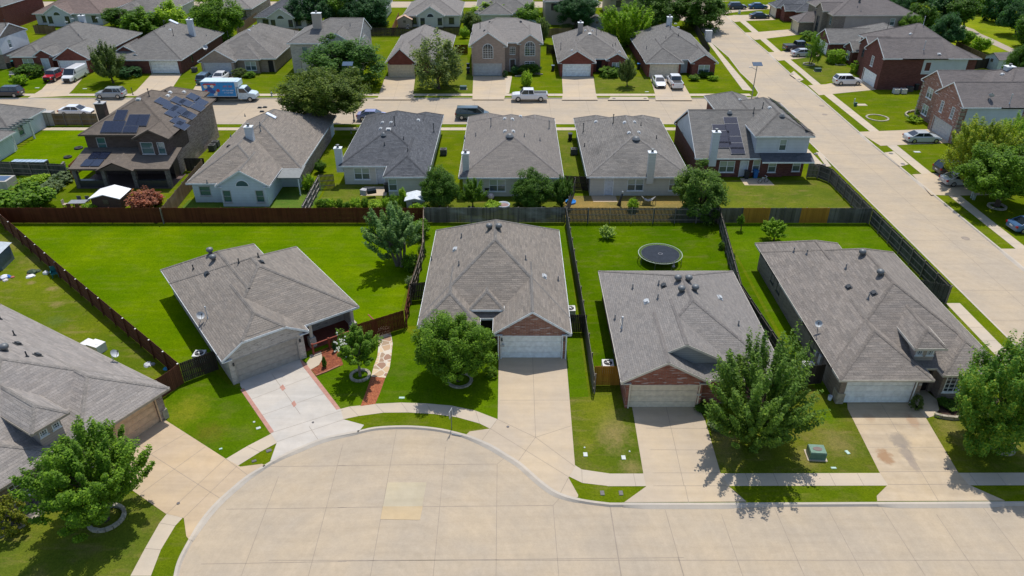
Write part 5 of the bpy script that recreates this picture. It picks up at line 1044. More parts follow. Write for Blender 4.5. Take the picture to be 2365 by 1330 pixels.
H = House('house', 'two storey tan brick house with arched entry tower and low garage wing', [(66.6, 84.5, 159.3, 175, 5.3, .45, 'x', 'hh'), (62.4, 71, 166.6, 172.2, 2.55, .6, 'x', 'hn'), (65.6, 72, 162.2, 166.9, 5.6, .6, 'x', 'gn')], [B_GRY, SD_BG], R_E, CREAM,
    ops=[(1, 'W', 169.4, 0, 4.4, 2.1, 'gar', STC), (2, 'W', 164.6, 0, 1.4, 4.2, 'dark'), (0, 'W', 161, 3.2, .8, 1.5, 'teal'), (0, 'S', 79.5, 3.2, 1., 1.4, 'win')])
H.facing(SD_BG, 159.70, 159.745, 69.5, 84, 0, 5.2, ((79., 80., 3.2, 4.6),)); H.turbine((1985, 4)); H.pipe((1980, 17), (1988, 27), h=.3)
H = House('house', 'slate roofed brick house at the top behind the dark navy sedan', [(66, 80, 178.5, 194, 2.55, .45, 'y', 'hh'), (62.8, 72, 183.6, 189.6, 2.55, .55, 'x', 'hn'), (63.8, 72, 179.8, 183.4, 2.55, .6, 'x', 'gn')], B_ORED, R_DK, WHITE, ops=[(1, 'W', 186.6, 0, 4.6, 2.1, 'gar', STC)])
H = House('house', 'grey roofed house almost hidden behind the two large trees at the right edge', [(64, 80, 74, 90, 2.55, .5, 'y', 'hh'), (61.5, 71, 82, 88.6, 2.55, .55, 'x', 'gn')], B_DRED, R_GY, WHITE, ops=[(1, 'W', 85.2, 0, 4.6, 2.1, 'gar', STW)])
# ------------------------------------------------------------ fences
@cached
def picket(name, col, var=.3, pale=None, pf=.25):
    t = NT(name, .85, .15); g = t.n('ShaderNodeNewGeometry'); r = t.n('ShaderNodeValToRGB'); e = r.color_ramp.elements
    e[0].color = (*mul(col, 1-var), 1); e[1].color = (*mul(col, 1+var), 1)
    t.l(g.outputs['Random Per Island'], r.inputs[0]); c = r.outputs[0]
    gr = t.noise(t.mapped('UV', (7, .5, 1)), 1., 4, .6, .3, .7); c = t.mix(gr, t.mix(1., c, (.78, .78, .78), 'MULTIPLY'), c)
    if pale:
        f = t.noise(t.mapped('UV', (.35, .7, 1)), .8, 3, .5, .50, .72)
        mm = t.n('ShaderNodeMath', _operation='MULTIPLY'); t.l(f, mm.inputs[0]); mm.inputs[1].default_value = pf; c = t.mix(mm.outputs[0], c, pale)
    t.base(c); return t.m
P_RED = picket('red stained pickets', (.115, .034, .015), .22, (.17, .065, .02), .5); P_REDB = picket('red brown pickets', (.14, .055, .032), .15); P_GRY = picket('weathered pickets', (.125, .115, .10), .35, (.34, .33, .31), .35)
P_GRN = picket('grey green pickets', (.075, .078, .065), .35, (.17, .17, .155), .4); P_YEL = picket('new yellow pickets', (.42, .20, .03), .15); P_BRN = picket('brown pickets', (.20, .135, .075), .25, (.3, .26, .2), .4); P_TAN = picket('tan pickets', (.36, .17, .075), .15)
P_DK = picket('dark pickets', (.055, .045, .038), .3); P_PAT = picket('patched pickets', (.16, .15, .14), .4, (.42, .43, .44), .8)
RL = plain('grey fence rail', (.22, .19, .16), .9); RLR = plain('red fence rail', (.13, .045, .02), .9); RLL = plain('pale fence rail', (.42, .38, .34), .9); CAPM = plain('post cap', (.75, .74, .7), .5)
def fence(label, pts, mat, rail=RL, side=1, h=1.83, group='wooden privacy fences', posts=True, gap=.012, special=(), caps=False, name='wooden_fence', rails=True, cap_rail=False, jit=.015):
    """side +1: rails and posts on the left of the run's direction, -1 on the right"""
    pts = [Vector(p[:2]) for p in pts]; o = pts[0]; root = empty(name, (o.x, o.y, 0), 0, label, 'fence', group)
    rng = random.Random(label); PW = MB(); RR = MB(); panels = {}
    for a, b in zip(pts, pts[1:]):
        a, b = a-o, b-o; d = b-a; L = d.length; d.normalize(); n = Vector((-d.y, d.x))*side; k = max(1, int(L/.145)); st = L/k
        M = Matrix(((d.x, n.x, 0, a.x), (d.y, n.y, 0, a.y), (0, 0, 1, 0), (0, 0, 0, 1)))
        for i in range(k):
            wx = (a+d*(i+.5)*st+o).x; mt = mat
            for x0, x1, m2 in special:
                if x0 < wx < x1: mt = m2
            mb = panels.setdefault((mt, sum(wx > v for sp_ in special for v in sp_[:2])), MB()); z = h+rng.uniform(-jit, jit); mb.box(i*st+gap/2, (i+1)*st-gap/2, -.012, .010, .04, z, 0, M)
        if rails:
            for z in (.35, h*.52, h-.25): RR.box(0, L, .012, .052, z, z+.085, 0, M)
        if cap_rail: RR.box(0, L, -.05, .06, h+.02, h+.055, 0, M)
        if posts:
            np_ = max(1, round(L/2.44))
            for i in range(np_+1):
                m = MB(); x = i*L/np_; m.box(x-.045, x+.045, .054, .142, -.1, h+.02, 0, M); p = m.build('post', rail, root)
                if caps: m = MB(); m.box(x-.055, x+.055, .044, .152, h+.021, h+.06, 0, M); m.build('post_cap', CAPM, p)
    for (mt, _), mb in panels.items(): mb.build('picket_panel', mt, root)
    if rails or cap_rail: RR.build('rail', rail, root)
    return root
top = lambda *L: [q(L[0], x, y, 1.83) for x, y in L[1:]]
fence('long dark red stained fence behind the empty bright lawn, left of the crape tree', [(-55.6, 71.95), (-9.6, 71.95)], P_RED, RLR, 1, gap=.008)
fence('weathered grey fence with pale patches behind the diamond roofed house', [(-9.5, 72.05), (5.75, 72.05)], P_PAT, RL, 1)
fence('slatted grey fence with gaps behind the trampoline lawn', [(5.9, 72.0), (22.35, 72.0)], P_GRN, RL, -1, gap=.028)
fence('grey fence with two new yellow sections behind the small bright bush', [(22.5, 71.95), (38.75, 71.9)], P_GRY, RL, 1, special=((24.9, 27.9, P_YEL), (31.2, 34.3, P_YEL)))
fl = [q(4, *p, 1.83) for p in [(5,225),(120,320),(380,545),(760,860),(1220,1240)]]
fence('slanting red brown fence with pale post caps between the two left lawns', fl, P_REDB, RLR, -1, caps=True)
fence('short end of red fence at the far left corner of the bright lawn', [(-55.6, 71.9), q(4, 5, 225, 1.83)[:2]], P_REDB, RLR, -1)
fence('dark gate fence joining the whitewashed house to the slanting red fence', [q(4, 1222, 1238, 1.83), q(4, 1462, 1150, 1.83)], P_DK, RLR, 1, posts=False)
fence('red brown fence piece between the dark gate and the left roof corner', [q(4, 1218, 1240, 1.83), at(388, 858, 1.83), at(352, 880, 1.83)], P_REDB, RLR, -1, posts=False)
F1 = [(-9.55, 71.9), at(975, 560, 1.83), at(962, 610, 1.83), at(944, 662, 1.83)]
fence('weathered overgrown fence running back from the flagstone path to the crape tree', F1, P_BRN, RL, 1)
fence('dark red fence closing the bright lawn at the top of the flagstone path', [at(814, 752, 1.83), at(932, 716, 1.83)], P_RED, RLR, 1, posts=False)
fence('short red fence with visible rails beside the flagstone path', [at(934, 716, 1.83), at(944, 662, 1.83)], P_RED, RLR, -1)
fence('dark gate fence left of the diamond roofed house', [at(946, 655, 1.83), at(982, 651, 1.83)], P_DK, RL, 1, posts=False)
fence('long weathered fence between the diamond roofed house and the trampoline lawn', [(5.85, 71.9), q(5, 1690, 910, 1.83), q(5, 1752, 1310, 1.83)], P_GRY, RL, 1, cap_rail=False)
fence('dark fence piece behind the air conditioner right of the white garage door', [(4.3, q(5, 1640, 905, 1.83)[1]), q(5, 1692, 905, 1.83)], P_DK, RL, 1, posts=False)
fence('new yellow fence piece beside the red brick house', [q(5, 1755, 1258, 1.83), (8.15, q(5, 1755, 1258, 1.83)[1])], P_YEL, P_YEL, 1, posts=False)
fence('long grey green fence between the trampoline lawn and the brown roofed house', [(22.42, 71.8), q(6, 440, 700, 1.83), q(6, 818, 1262, 1.83)], P_GRN, RL, -1)
fence('dark fence piece beside the white fan unit of the long brown roofed house', [q(6, 865, 1262, 1.83), q(6, 1015, 1245, 1.83)], P_DK, RL, 1, posts=False)
fence('grey green fence along the side street sidewalk with rails facing the lawn', [(38.85, 71.8), (38.9, 55.5), (36.0, 57.0)], P_GRN, RL, -1)
fence('curving grey fence behind the two storey solar corner house', [(36.5, 84.9), (37.8, 84.7), (38.7, 83.2), (38.8, 72.0)], P_GRY, RL, -1)
fence('brown fence on the street side of the pergola house lawn', [at(107, 262, 1.83), at(222, 262, 1.83)], P_BRN, RL, -1, group='far wooden fences')
fence('dark fence on the near side of the pergola house lawn', [at(-60, 370, 1.83), at(150, 379, 1.83)], P_GRN, RL, -1)
fence('orange brown fence beside the dark brown solar house', [at(157, 382, 1.83), at(196, 345, 1.83)], P_TAN, RLR, -1)
fence('brown fence between the dark solar house and the white arched window house', [at(371, 481, 1.83), at(466, 368, 1.83)], P_BRN, RL, 1)
fence('dark little fence between the solar house and its white neighbour', [at(424, 365, 1.83), at(470, 365, 1.83)], P_DK, RL, 1, posts=False)
fence('silvery leaning fence between the white house and the slate roofed one', [at(696, 475, 1.83), at(734, 405, 1.83)], P_GRY, RLL, -1)
fence('slatted dark gate fence at the left of the slate roofed house', [at(735, 403, 1.83), at(770, 401, 1.83)], P_DK, RL, -1, gap=.05, posts=False)
fence('grey fence between the two round trees yard and the dry brown yard', [(5.85, 72.2), at(1330, 410, 1.83)], P_GRY, RL, 1)
fence('dark fence piece left of the streaky grey roofed house', [at(1302, 405, 1.83), at(1362, 408, 1.83)], P_DK, RL, 1, posts=False)
fence('fence between the streaky roofed house and the solar corner house', [(22.45, 72.2), (21.8, 84.5)], P_GRY, RL, 1)
for lb, a, b, mt in [('far dark fence behind the steep red gabled house', (852, 64), (1062, 62), P_DK), ('far tan fence beside the little tan shed', (905, 62), (921, 28), P_TAN), ('far brown fence behind the chalky roofed house', (1262, 66), (1320, 64), P_BRN),
                     ('far tan fence below the patio pergola of the slate roofed house', (620, 63), (690, 66), P_BRN), ('far fence with pale rails beside the big leafy tree', (545, 62), (592, 28), P_BRN), ('far dark fence behind the house with the red truck', (75, 58), (126, 60), P_BRN),
                     ('far dark fence running up beside the corner house to the grey box', (1600, 40), (1640, 110), P_DK), ('dark fence between the steep red gabled house and its two storey neighbour', (1050, 103), (1080, 103), P_RED),
                     ('dark wire fence behind the two storey east brick house', (2235, 140), (2305, 132), P_DK), ('low brown fence by the trail behind the east houses', (2210, 95), (2300, 135), P_BRN), ('dark fence left of the chalky roofed house', (1262, 103), (1282, 104), P_DK)]:
    fence(lb, [at(*a, 1.83), at(*b, 1.83)], mt, RLL if 'pale' in lb else RL, 1, posts=False, group='far wooden fences')
# stone walls and edging
def edging(label, pts, w=.22, h=.25, mat=STONE, name='stone_edging', group='stone garden edging', closed=False):
    P = [Vector(p[:2]) for p in pts]
    if closed: P.append(P[0])
    o = P[0]; root = MB(); m = root
    for a, b in zip(P, P[1:]):
        d = (b-a); L = d.length; k = max(1, int(L/.34)); d.normalize(); n = Vector((-d.y, d.x))
        for i in range(k):
            c = a+d*(i+.5)*L/k; hh = h*random.uniform(.85, 1.1); M = Matrix(((d.x, n.x, 0, c.x), (d.y, n.y, 0, c.y), (0, 0, 1, 0), (0, 0, 0, 1)))
            m.box(-L/k*.49, L/k*.49, -w/2, w/2, -.05, hh, 0, M)
    return tag(m.build(name, mat), label, 'garden edging', group)
def ring(label, x, y, r, **k):
    c = at(x, y); return edging(label, [(c[0]+r*cos(t), c[1]+r*sin(t)) for t in [2*pi*i/16 for i in range(16)]], closed=True, **k)
ring('ring of white stones around the white blossomed tree', 832, 868, .72, h=.14)
ring('ring of stones around the trunk of the lower left tree', 247, 1198, 1.0, h=.2)
ring('ring of stones under the round tree before the white garage house', 1062, 879, .9, h=.15)
ring('ring of stones under the tree at the right edge with yellow tips', 2312, 1033, .75, h=.2)
ring('empty white stone ring in the lawn before the quoined brick house', 2026, 272.5, 1.55, h=.1, w=.28)
ring('stone ring under the leaning street tree by the green box', 1868, 149, 1.0, h=.2)
ring('stone ring in the shade of the big right tree', 2302, 478, .9, h=.2)
edging('curving stone edging of the bed before the quoined brick house', Qd((905,195),(830,198),(770,215),(740,240),(760,265),(850,295),(905,310)), h=.3)
edging('low stone edging of the dark bed right of the stained driveway', Q9((1750,238),(1800,252),(1880,262),(1975,256),(2130,240)), h=.3)
edging('brick edging under the red mulch bed', Qa((1180,890),(1300,845),(1440,780)), h=.1, w=.14, mat=plain('brick edging', (.3, .12, .07), .8))
edging('stone edging of the gravel bed at the lower left', Q7((0,1065),(150,995),(270,915),(340,850)), h=.15)
edging('grey retaining wall beside the round silver shrubs', [at(150, 382), at(83, 432)], w=.25, h=.5, mat=plain('retaining wall grey', (.26, .24, .22), .9), name='retaining_wall')
edging('stone edging of the flowerbed before the two storey arched house', Q2((1210,525),(1330,505),(1400,510)), h=.2)
edging('stone edging of the hedge bed on the east side', Qb((1855,800),(1960,890),(2090,890)), h=.15)
# ------------------------------------------------------------ vehicles
CAR_GLASS = glass('car glass', (.015, .022, .03)); TYRE = BLACK; RIM = plain('alloy rim', (.42, .43, .44), .3, .8); LAMP = plain('headlamp', (.7, .72, .75), .1); TAIL = plain('tail lamp', (.35, .01, .01), .2); PLATE = plain('number plate', (.7, .7, .68), .5)
def sec(x, w, z0, z1, tw=.9, r=.12):
    return [(x, -w*.93, z0), (x, w*.93, z0), (x, w, z0+r), (x, w*.985, z1-r*1.2), (x, w*tw, z1), (x, -w*tw, z1), (x, -w*.985, z1-r*1.2), (x, -w, z0+r)]
CT = {  # body sections (x, half width, z0, z1), glasshouse (x rear base, x rear top, x front top, x front base, belt, roof)
 'sedan': (4.85, .92, [(-2.42,.74,.34,.86),(-2.3,.86,.26,.98),(-1.6,.91,.2,1.0),(-.6,.92,.18,.96),(1.,.92,.18,.95),(1.7,.89,.2,.84),(2.2,.82,.24,.72),(2.42,.66,.32,.6)], (-1.95,-1.05,.35,1.15,.93,1.44)),
 'suv': (4.65, .93, [(-2.3,.8,.4,1.0),(-2.22,.9,.3,1.1),(-1.4,.93,.24,1.1),(1.,.93,.22,1.06),(1.7,.91,.24,1.0),(2.15,.85,.28,.9),(2.32,.72,.36,.74)], (-2.2,-1.85,.35,1.15,1.05,1.70)),
 'minivan': (5.1, .98, [(-2.55,.85,.4,1.0),(-2.45,.95,.3,1.1),(-1.2,.98,.22,1.1),(1.4,.98,.2,1.05),(2.0,.93,.24,.9),(2.4,.85,.28,.76),(2.55,.7,.34,.62)], (-2.42,-2.2,.75,1.75,1.02,1.76)),
 'pickup': (5.8, .98, [(-2.88,.92,.5,1.18),(-2.85,.96,.42,1.2),(-.6,.97,.38,1.2),(1.2,.97,.38,1.18),(2.2,.96,.4,1.14),(2.75,.93,.42,1.05),(2.88,.84,.5,.9)], (-.75,-.55,.95,1.55,1.15,1.88)),
 'jeep': (5.4, .93, [(-2.7,.82,.55,1.15),(-2.68,.86,.5,1.2),(-.9,.86,.48,1.2),(1.2,.86,.48,1.18),(1.25,.78,.5,1.2),(2.45,.70,.55,1.12),(2.55,.62,.6,1.05)], (-.95,-.9,1.05,1.3,1.15,1.84)),
 'van': (5.7, 1.0, [(-2.85,.95,.4,1.3),(-2.8,.99,.34,1.35),(1.0,1.,.32,1.32),(1.7,.99,.32,1.25),(2.5,.93,.36,1.1),(2.8,.86,.4,.95)], (-2.82,-2.75,1.0,1.85,1.28,2.15))}
def vehicle(label, kind, x, y, head, col, cat='car', group=None, name=None, h0=.7, z=0., rims=RIM, roofcol=None, bedcol=None, glassm=None):
    L, Wd, body, gh = CT[kind]; c = at(x, y, h0); PM = paint('car paint %s' % (str(col),), col); dark = plain('black trim', (.03, .03, .032), .5)
    t = empty(name or 'parked_car', (c[0], c[1], z), head, label, cat, group)
    m = MB(); m.loft([sec(*s_) for s_ in body])
    m.build('body', PM, t, False)
    xb, xt, ft, fb, bz, rz = gh; w0, w1 = Wd*.9, Wd*.74 if kind in ('sedan', 'suv', 'minivan') else Wd*.8; g = MB()
    if kind == 'van': w1 = Wd*.9; w0 = Wd*.97
    def gs(xa, z, w): return (xa, w, z)
    P = [(xb, w0, bz), (xt, w1, rz-.04), (ft, w1, rz-.04), (fb, w0*.97, bz)]
    g.poly([(P[0][0], -P[0][1], bz), (P[0][0], P[0][1], bz), (P[1][0], P[1][1], P[1][2]), (P[1][0], -P[1][1], P[1][2])][::-1])
    g.poly([(P[3][0], -P[3][1], bz), (P[3][0], P[3][1], bz), (P[2][0], P[2][1], P[2][2]), (P[2][0], -P[2][1], P[2][2])])
    for s_ in (-1, 1): g.poly([(p[0], s_*p[1], p[2]) for p in P][::s_])
    if kind == 'van':
        m = MB(); m.loft([[(X, -w0, bz-.1), (X, w0, bz-.1), (X, w0, bz+.3), (X, w1, rz-.1), (X, w1*.85, rz), (X, -w1*.85, rz), (X, -w1, rz-.1), (X, -w0, bz+.3)] for X in (-2.83, 1.0)]); m.build('cargo_body', PM, t)
        P = [(1.0, w0, bz), (1.0, w1, rz-.04), (1.05, w1, rz-.04), (fb, w0*.97, bz)]; g = MB()
        g.poly([(P[3][0], -P[3][1], bz), (P[3][0], P[3][1], bz), (P[2][0], P[2][1], P[2][2]), (P[2][0], -P[2][1], P[2][2])])
        for s_ in (-1, 1): g.poly([(p[0], s_*p[1], p[2]) for p in (P[0], P[3], P[2], P[1])][::s_])
    g.build('glass', glassm or CAR_GLASS, t)
    r = MB(); rx0, rx1 = xt-.06, ft+.06
    if kind == 'van': rx0 = .9
    r.loft([[(X, -w1-.015, rz-.07), (X, w1+.015, rz-.07), (X, w1*.93, rz-.01), (X, w1*.6, rz+.015), (X, -w1*.6, rz+.015), (X, -w1*.93, rz-.01)] for X in (rx0, (rx0+rx1)/2, rx1)])
    for s_ in (-1, 1):
        r.beam((xt if kind != 'van' else 1, s_*(w1-.01), rz-.05), (xb if kind != 'van' else 1, s_*w0, bz-.02), .07, .09); r.beam((ft, s_*(w1-.01), rz-.05), (fb, s_*w0*.97, bz-.02), .05, .07)
        if kind not in ('van',): r.beam(((xt+ft)/2, s_*(w1+.0), rz-.05), ((xt+ft)/2-.05, s_*(w0+.0), bz-.03), .08, .03)
        if kind in ('suv', 'minivan'): r.beam((xt*.72, s_*w1, rz-.05), (xb*.8, s_*w0, bz-.03), .1, .03)
    r.build('roof', paint('car roof %s' % (str(roofcol or col),), roofcol or col), t)
    if kind in ('pickup', 'jeep'):
        m = MB(); bx0, bx1 = (-2.74, -.72) if kind == 'pickup' else (-2.6, -1.0); ww = Wd*.78
        m.box(bx0, bx1, -ww, ww, 1.0, body[2][3]+.012); m.build('bed', dark if bedcol is None else plain('bed cover', bedcol, .6), t)
        m = MB()
        for a in ((bx0-.06, bx1, ww, ww+.12), (bx0-.06, bx1, -ww-.12, -ww), (bx0-.1, bx0, -ww-.12, ww+.12)): m.box(a[0], a[1], a[2], a[3], 1.12, body[2][3]+.05)
        m.build('bed_rail', PM, t)
    wr = {'sedan': .33, 'suv': .37, 'minivan': .36, 'pickup': .41, 'jeep': .43, 'van': .38}[kind]; ax = L*.31
    for sx in (-1, 1):
        for sy in (-1, 1):
            X, Y = sx*ax+(.05 if sx > 0 else 0), sy*(Wd-.1); m = MB(); m.cyl((X, Y-sy*.12, wr), (X, Y+sy*.115, wr), wr, wr, 16); wo = m.build('tyre', TYRE, t)
            m = MB(); m.cyl((X, Y+sy*.10, wr), (X, Y+sy*.125, wr), wr*.66, wr*.6, 10); m.build('rim', rims, wo)
            if kind == 'jeep': m = MB(); m.box(X-.55, X+.55, min(Y-.1, Y+.15*sy), max(Y-.1, Y+.15*sy), .88, .98); m.build('fender', dark, t)
    fx, rx = body[-2][0], body[0][0]; fz = (body[-2][2]+body[-2][3])/2+.12
    for s_ in (-1, 1):
        m = MB(); m.box(fx-.12, fx+.08, s_*body[-2][1]-.16 if s_ > 0 else s_*body[-2][1]-.02, s_*body[-2][1]+.02 if s_ > 0 else s_*body[-2][1]+.16, fz-.07, fz+.07); m.build('headlight', LAMP, t)
        hz = body[1][3]-.2; m = MB(); bw = body[1][1]; m.box(rx-.02, rx+.16, s_*bw-.2 if s_ > 0 else s_*bw-.02, s_*bw+.02 if s_ > 0 else s_*bw+.2, hz-.1, hz+.1); m.build('tail_light', TAIL, t)
        m = MB(); m.box(fb-.35, fb-.2, s_*(Wd+.02) if s_ > 0 else -Wd-.18, Wd+.18 if s_ > 0 else -(Wd+.02), bz-.02, bz+.13); m.build('mirror', PM, t)
    m = MB(); m.box(body[-1][0]-.03, body[-1][0]+.03, -.55, .55, body[-1][2]+.0, body[-1][3]-.08); m.build('grille', dark, t)
    m = MB(); m.box(rx-.03, rx+.01, -.24, .24, .62, .76); m.build('number_plate', PLATE, t)
    return t
WHT = (.72, .73, .74); SIL = (.42, .45, .47); NAVY = (.02, .035, .065); GB = 'cars parked on the second street'; GD = 'cars parked on driveways'
vehicle('dark navy crossover parked at the far kerb, cut by the left edge', 'suv', 18, 212, pi, (.015, .022, .035), group=GB)
vehicle('red open bed off road truck with a grey hard top on the driveway', 'jeep', 126, 174, radians(-90), (.45, .012, .02), 'truck', GD, 'pickup_truck', roofcol=(.25, .27, .28))
vehicle('white windowless cargo van beside the red truck', 'van', 171, 170, radians(-90), WHT, 'van', GD, 'cargo_van', h0=1.)
vehicle('silver grey small crossover parked at the far kerb behind the solar roof', 'suv', 256, 215, pi, (.30, .34, .36), group=GB)
vehicle('slate blue crossover, its tail to the street, beside a white sedan', 'suv', 474, 180, radians(90), (.05, .10, .15), group=GD)
vehicle('white sedan with a sunroof behind the moving truck', 'sedan', 511, 174, radians(90), WHT, group=GD)
vehicle('white sedan with a dark sunroof seen over the brown fence', 'sedan', 176, 254, 0., WHT, group=GB)
vehicle('lavender blue sedan parked at the near kerb under the big tree', 'sedan', 862, 265, 0., (.27, .29, .50), group=GB)
vehicle('dark teal grey minivan parked at the near kerb', 'minivan', 1091, 262, 0., (.045, .075, .085), 'minivan', GB, 'parked_minivan')
vehicle('white extended cab pickup with an open black bed parked at the far kerb', 'pickup', 1223, 221, pi, WHT, 'pickup', GB, 'pickup_truck')
vehicle('white sedan facing the street at the left of the corner house driveway', 'sedan', 1522, 187, radians(-90), WHT, group=GD)
vehicle('white pickup with a black bed, its tail to the street, on the corner house driveway', 'pickup', 1559, 189, radians(90), WHT, 'pickup', GD, 'pickup_truck')
vehicle('white crossover facing the garage of the dark red two storey house', 'suv', 1957, 185, radians(2), WHT, group=GD)
vehicle('long silver sedan before the grey garage door of the quoined house', 'sedan', 2131, 315, radians(2), (.45, .49, .51), group=GD)
vehicle('black crew cab pickup beside a silver sedan on the upper right driveway', 'pickup', 1843, 108, radians(6), (.02, .02, .03), 'pickup', GD, 'pickup_truck')
vehicle('silver sedan beside the black pickup on the upper right driveway', 'sedan', 1857, 121, radians(4), (.44, .45, .48), group=GD)
vehicle('dark navy sedan on the driveway of the slate roofed house at the top', 'sedan', 1755, 35, radians(4), NAVY, group=GD)
vehicle('dark blue tall crossover at the top beside the big street tree', 'suv', 1703, 14, radians(4), (.02, .04, .075), group=GD)
vehicle('bright blue coupe at the top edge of the picture', 'sedan', 1751, 13, radians(4), (.02, .09, .22), group=GD)
vehicle('black crossover half under the large right tree', 'suv', 2203, 388, radians(5), (.015, .02, .03), group=GD)
vehicle('silver car mostly hidden under the large right tree', 'sedan', 2222, 412, radians(5), (.34, .36, .38), group=GD)
vehicle('blue sedan cut by the right edge of the picture', 'sedan', 2385, 517, radians(5), (.06, .13, .25), group=GD)
# the moving truck
c = at(530, 213, 1.2); T = empty('box_truck', (c[0], c[1], -.12), 0., 'blue and white moving truck with painted side panel parked at the far kerb', 'truck')
BX = plain('truck box white', (.55, .66, .72), .35); BLU = plain('truck blue', (.015, .24, .58), .4); DBL = plain('truck deep blue', (.02, .08, .30), .4)
m = MB(); m.box(-3.9, 1.5, -1.18, 1.18, .95, 3.35); m.box(1.5, 2.0, -1.1, 1.1, 2.5, 3.3); m.build('box', BX, T)
m = MB(); m.box(-3.86, 1.46, -1.2, -1.181, 1.04, 3.24); m.build('side_panel', BLU, T)
m = MB(); m.box(-3.92, -3.901, -1.1, 1.1, 1.0, 3.2); m.build('rear_door', plain('roller door', (.55, .58, .6), .4), T)
m = MB(); m.loft([[(X, -w, z0), (X, w, z0), (X, w, z1-.1), (X, w*.9, z1), (X, -w*.9, z1), (X, -w, z1-.1)] for X, w, z0, z1 in [(1.6,.95,.5,2.25),(2.6,.98,.5,2.3),(2.75,.98,.5,2.25),(3.35,.97,.5,1.5),(4.2,.9,.52,1.35),(4.45,.82,.6,1.15)]]); m.build('cab', BX, T)
m = MB(); m.poly([(2.82, -.88, 2.2), (3.37, -.93, 1.56), (3.37, .93, 1.56), (2.82, .88, 2.2)])
for s_ in (-1, 1): m.poly([(1.9, s_*.99, 1.5), (3.2, s_*.99, 1.5), (2.75, s_*.99, 2.15), (1.9, s_*.99, 2.15)])
m.build('glass', CAR_GLASS, T)
for X in (-2.3, 3.45):
    for s_ in (-1, 1): m = MB(); m.cyl((X, s_*.72, .42), (X, s_*1.0, .42), .42, .42, 16); wo = m.build('tyre', TYRE, T); m = MB(); m.cyl((X, s_*.99, .42), (X, s_*1.02, .42), .26, .24, 10); m.build('rim', RIM, wo)
m = MB(); m.box(-3.9, 4.2, -.5, .5, .45, .9); m.build('chassis', BLACK, T)
m = MB(); m.box(4.36, 4.5, -.8, .8, .55, .75); m.build('bumper', RIM, T)
for s_ in (-1, 1): m = MB(); m.box(4.25, 4.42, s_*.72-.12, s_*.72+.12, .9, 1.1); m.build('headlight', LAMP, T)
def spot(pts, mat, nm, d=0.): m = MB(); m.poly([(x, -1.203-d, z) for x, z in pts]); m.build(nm, mat, T)
def disc(cx, cz, rx, rz, n=16): return [(cx+rx*cos(2*pi*i/n), cz+rz*sin(2*pi*i/n)) for i in range(n)]
spot([(-3.8, 2.75), (-3.3, 3.08), (-1.5, 3.05), (-1.5, 2.7), (-2.6, 2.85)], plain('sign red', (.42, .05, .06), .5), 'painted_banner')
for cx, cz, rx, rz, mt, nm in [(-3.2, 2.55, .32, .3, 'w', 'painted_figure'), (-2.15, 2.6, .3, .26, 'w', 'painted_figure'), (-1.75, 1.6, .32, .28, 'w', 'painted_figure'), (-2.7, 2.2, .55, .35, 'b', 'painted_figure'), (-2.2, 1.75, .5, .3, 'b', 'painted_figure'), (-3.25, 1.75, .3, .28, 'r', 'painted_figure'), (-1.3, 1.95, .28, .26, 'r', 'painted_figure')]:
    spot(disc(cx, cz, rx, rz), {'w': plain('sign cream', (.65, .6, .5), .5), 'b': DBL, 'r': plain('sign red', (.42, .05, .06), .5)}[mt], nm, .002+.001*abs(cx))
def text(s_, size, x, y, z, mat, parent, rx=pi/2, rz=0., nm='lettering', ax='CENTER'):
    cu = bpy.data.curves.new(nm, 'FONT'); cu.body = s_; cu.size = size; cu.align_x = ax; cu.extrude = .004; cu.resolution_u = 2
    ob = bpy.data.objects.new(nm, cu); S.collection.objects.link(ob); dg = bpy.context.evaluated_depsgraph_get(); me = bpy.data.meshes.new_from_object(ob.evaluated_get(dg))
    bpy.data.objects.remove(ob); me.materials.clear(); me.materials.append(mat); o = bpy.data.objects.new(nm, me); S.collection.objects.link(o); o.parent = parent; o.location = (x, y, z); o.rotation_euler = (rx, 0, rz); return o
TXW = plain('white lettering', (.75, .77, .8), .5)
text('APT 360', .42, .3, -1.21, 2.45, plain('sign orange', (.6, .12, .05), .5), T); text('817 360 8888', .32, .3, -1.21, 1.85, TXW, T); text('214 360 8888', .26, .3, -1.21, 1.5, TXW, T); spot([(-2.1, 1.15), (-1.55, 1.15), (-1.55, 1.35), (-2.1, 1.35)], TXW, 'white_label', .01)
# ------------------------------------------------------------ trees and shrubs
FT = 'large trees of the fourth row gardens'; WD = 'dark trees beyond the east gardens'
T_ = lambda lb, b, c, hw, hh, k, m, **kw: tree(kw.pop('name', 'tree'), lb, b, c, hw, hh, k, m, **kw)
T_('loose leafy tree with bright shoots over the lower left lawn, in a stone ring', (245, 1200), (200, 1102), 114, 112, 'bigB', L_MD, rot=1.)
T_('dense round green tree before the house with the white garage door and diamond roof', (1058, 878), (1050, 808), 85, 86, 'bigA', L_MD, rot=2.)
T_('open branched tree with feathery shoots between the two right driveways', (1768, 1018), (1762, 912), 118, 122, 'bigS', leafmat('mid grey green leaves', (.058, .10, .014)), rot=.4)
T_('tree with yellow tips at the lower right edge, in a stone ring', (2312, 1035), (2318, 928), 104, 124, 'bigB', leafmat('yellow tipped leaves', (.055, .115, .012), .3, .9), rot=4.)
T_('small tree with white blossoms on one side, in a ring of white stones', (832, 868), (824, 806), 52, 47, 'ashB', L_MD, rot=.9, bark=BARKG)
T_('spreading crape tree on the bright lawn near the dark back fence', (925, 612), (908, 537), 62, 60, 'ashA', leafmat('pale feathery leaves', (.075, .125, .04)), stems=4, bark=BARKG)
T_('big round tree over the back fence corner, left of the yellow fence section', (1622, 500), (1620, 447), 64, 62, 'oakA', leafmat('olive green leaves', (.055, .095, .014)))
T_('largest of the dark round trees behind the grey fence, left of the pair', (1016, 482), (1016, 434), 46, 48, 'oakB', L_DK)
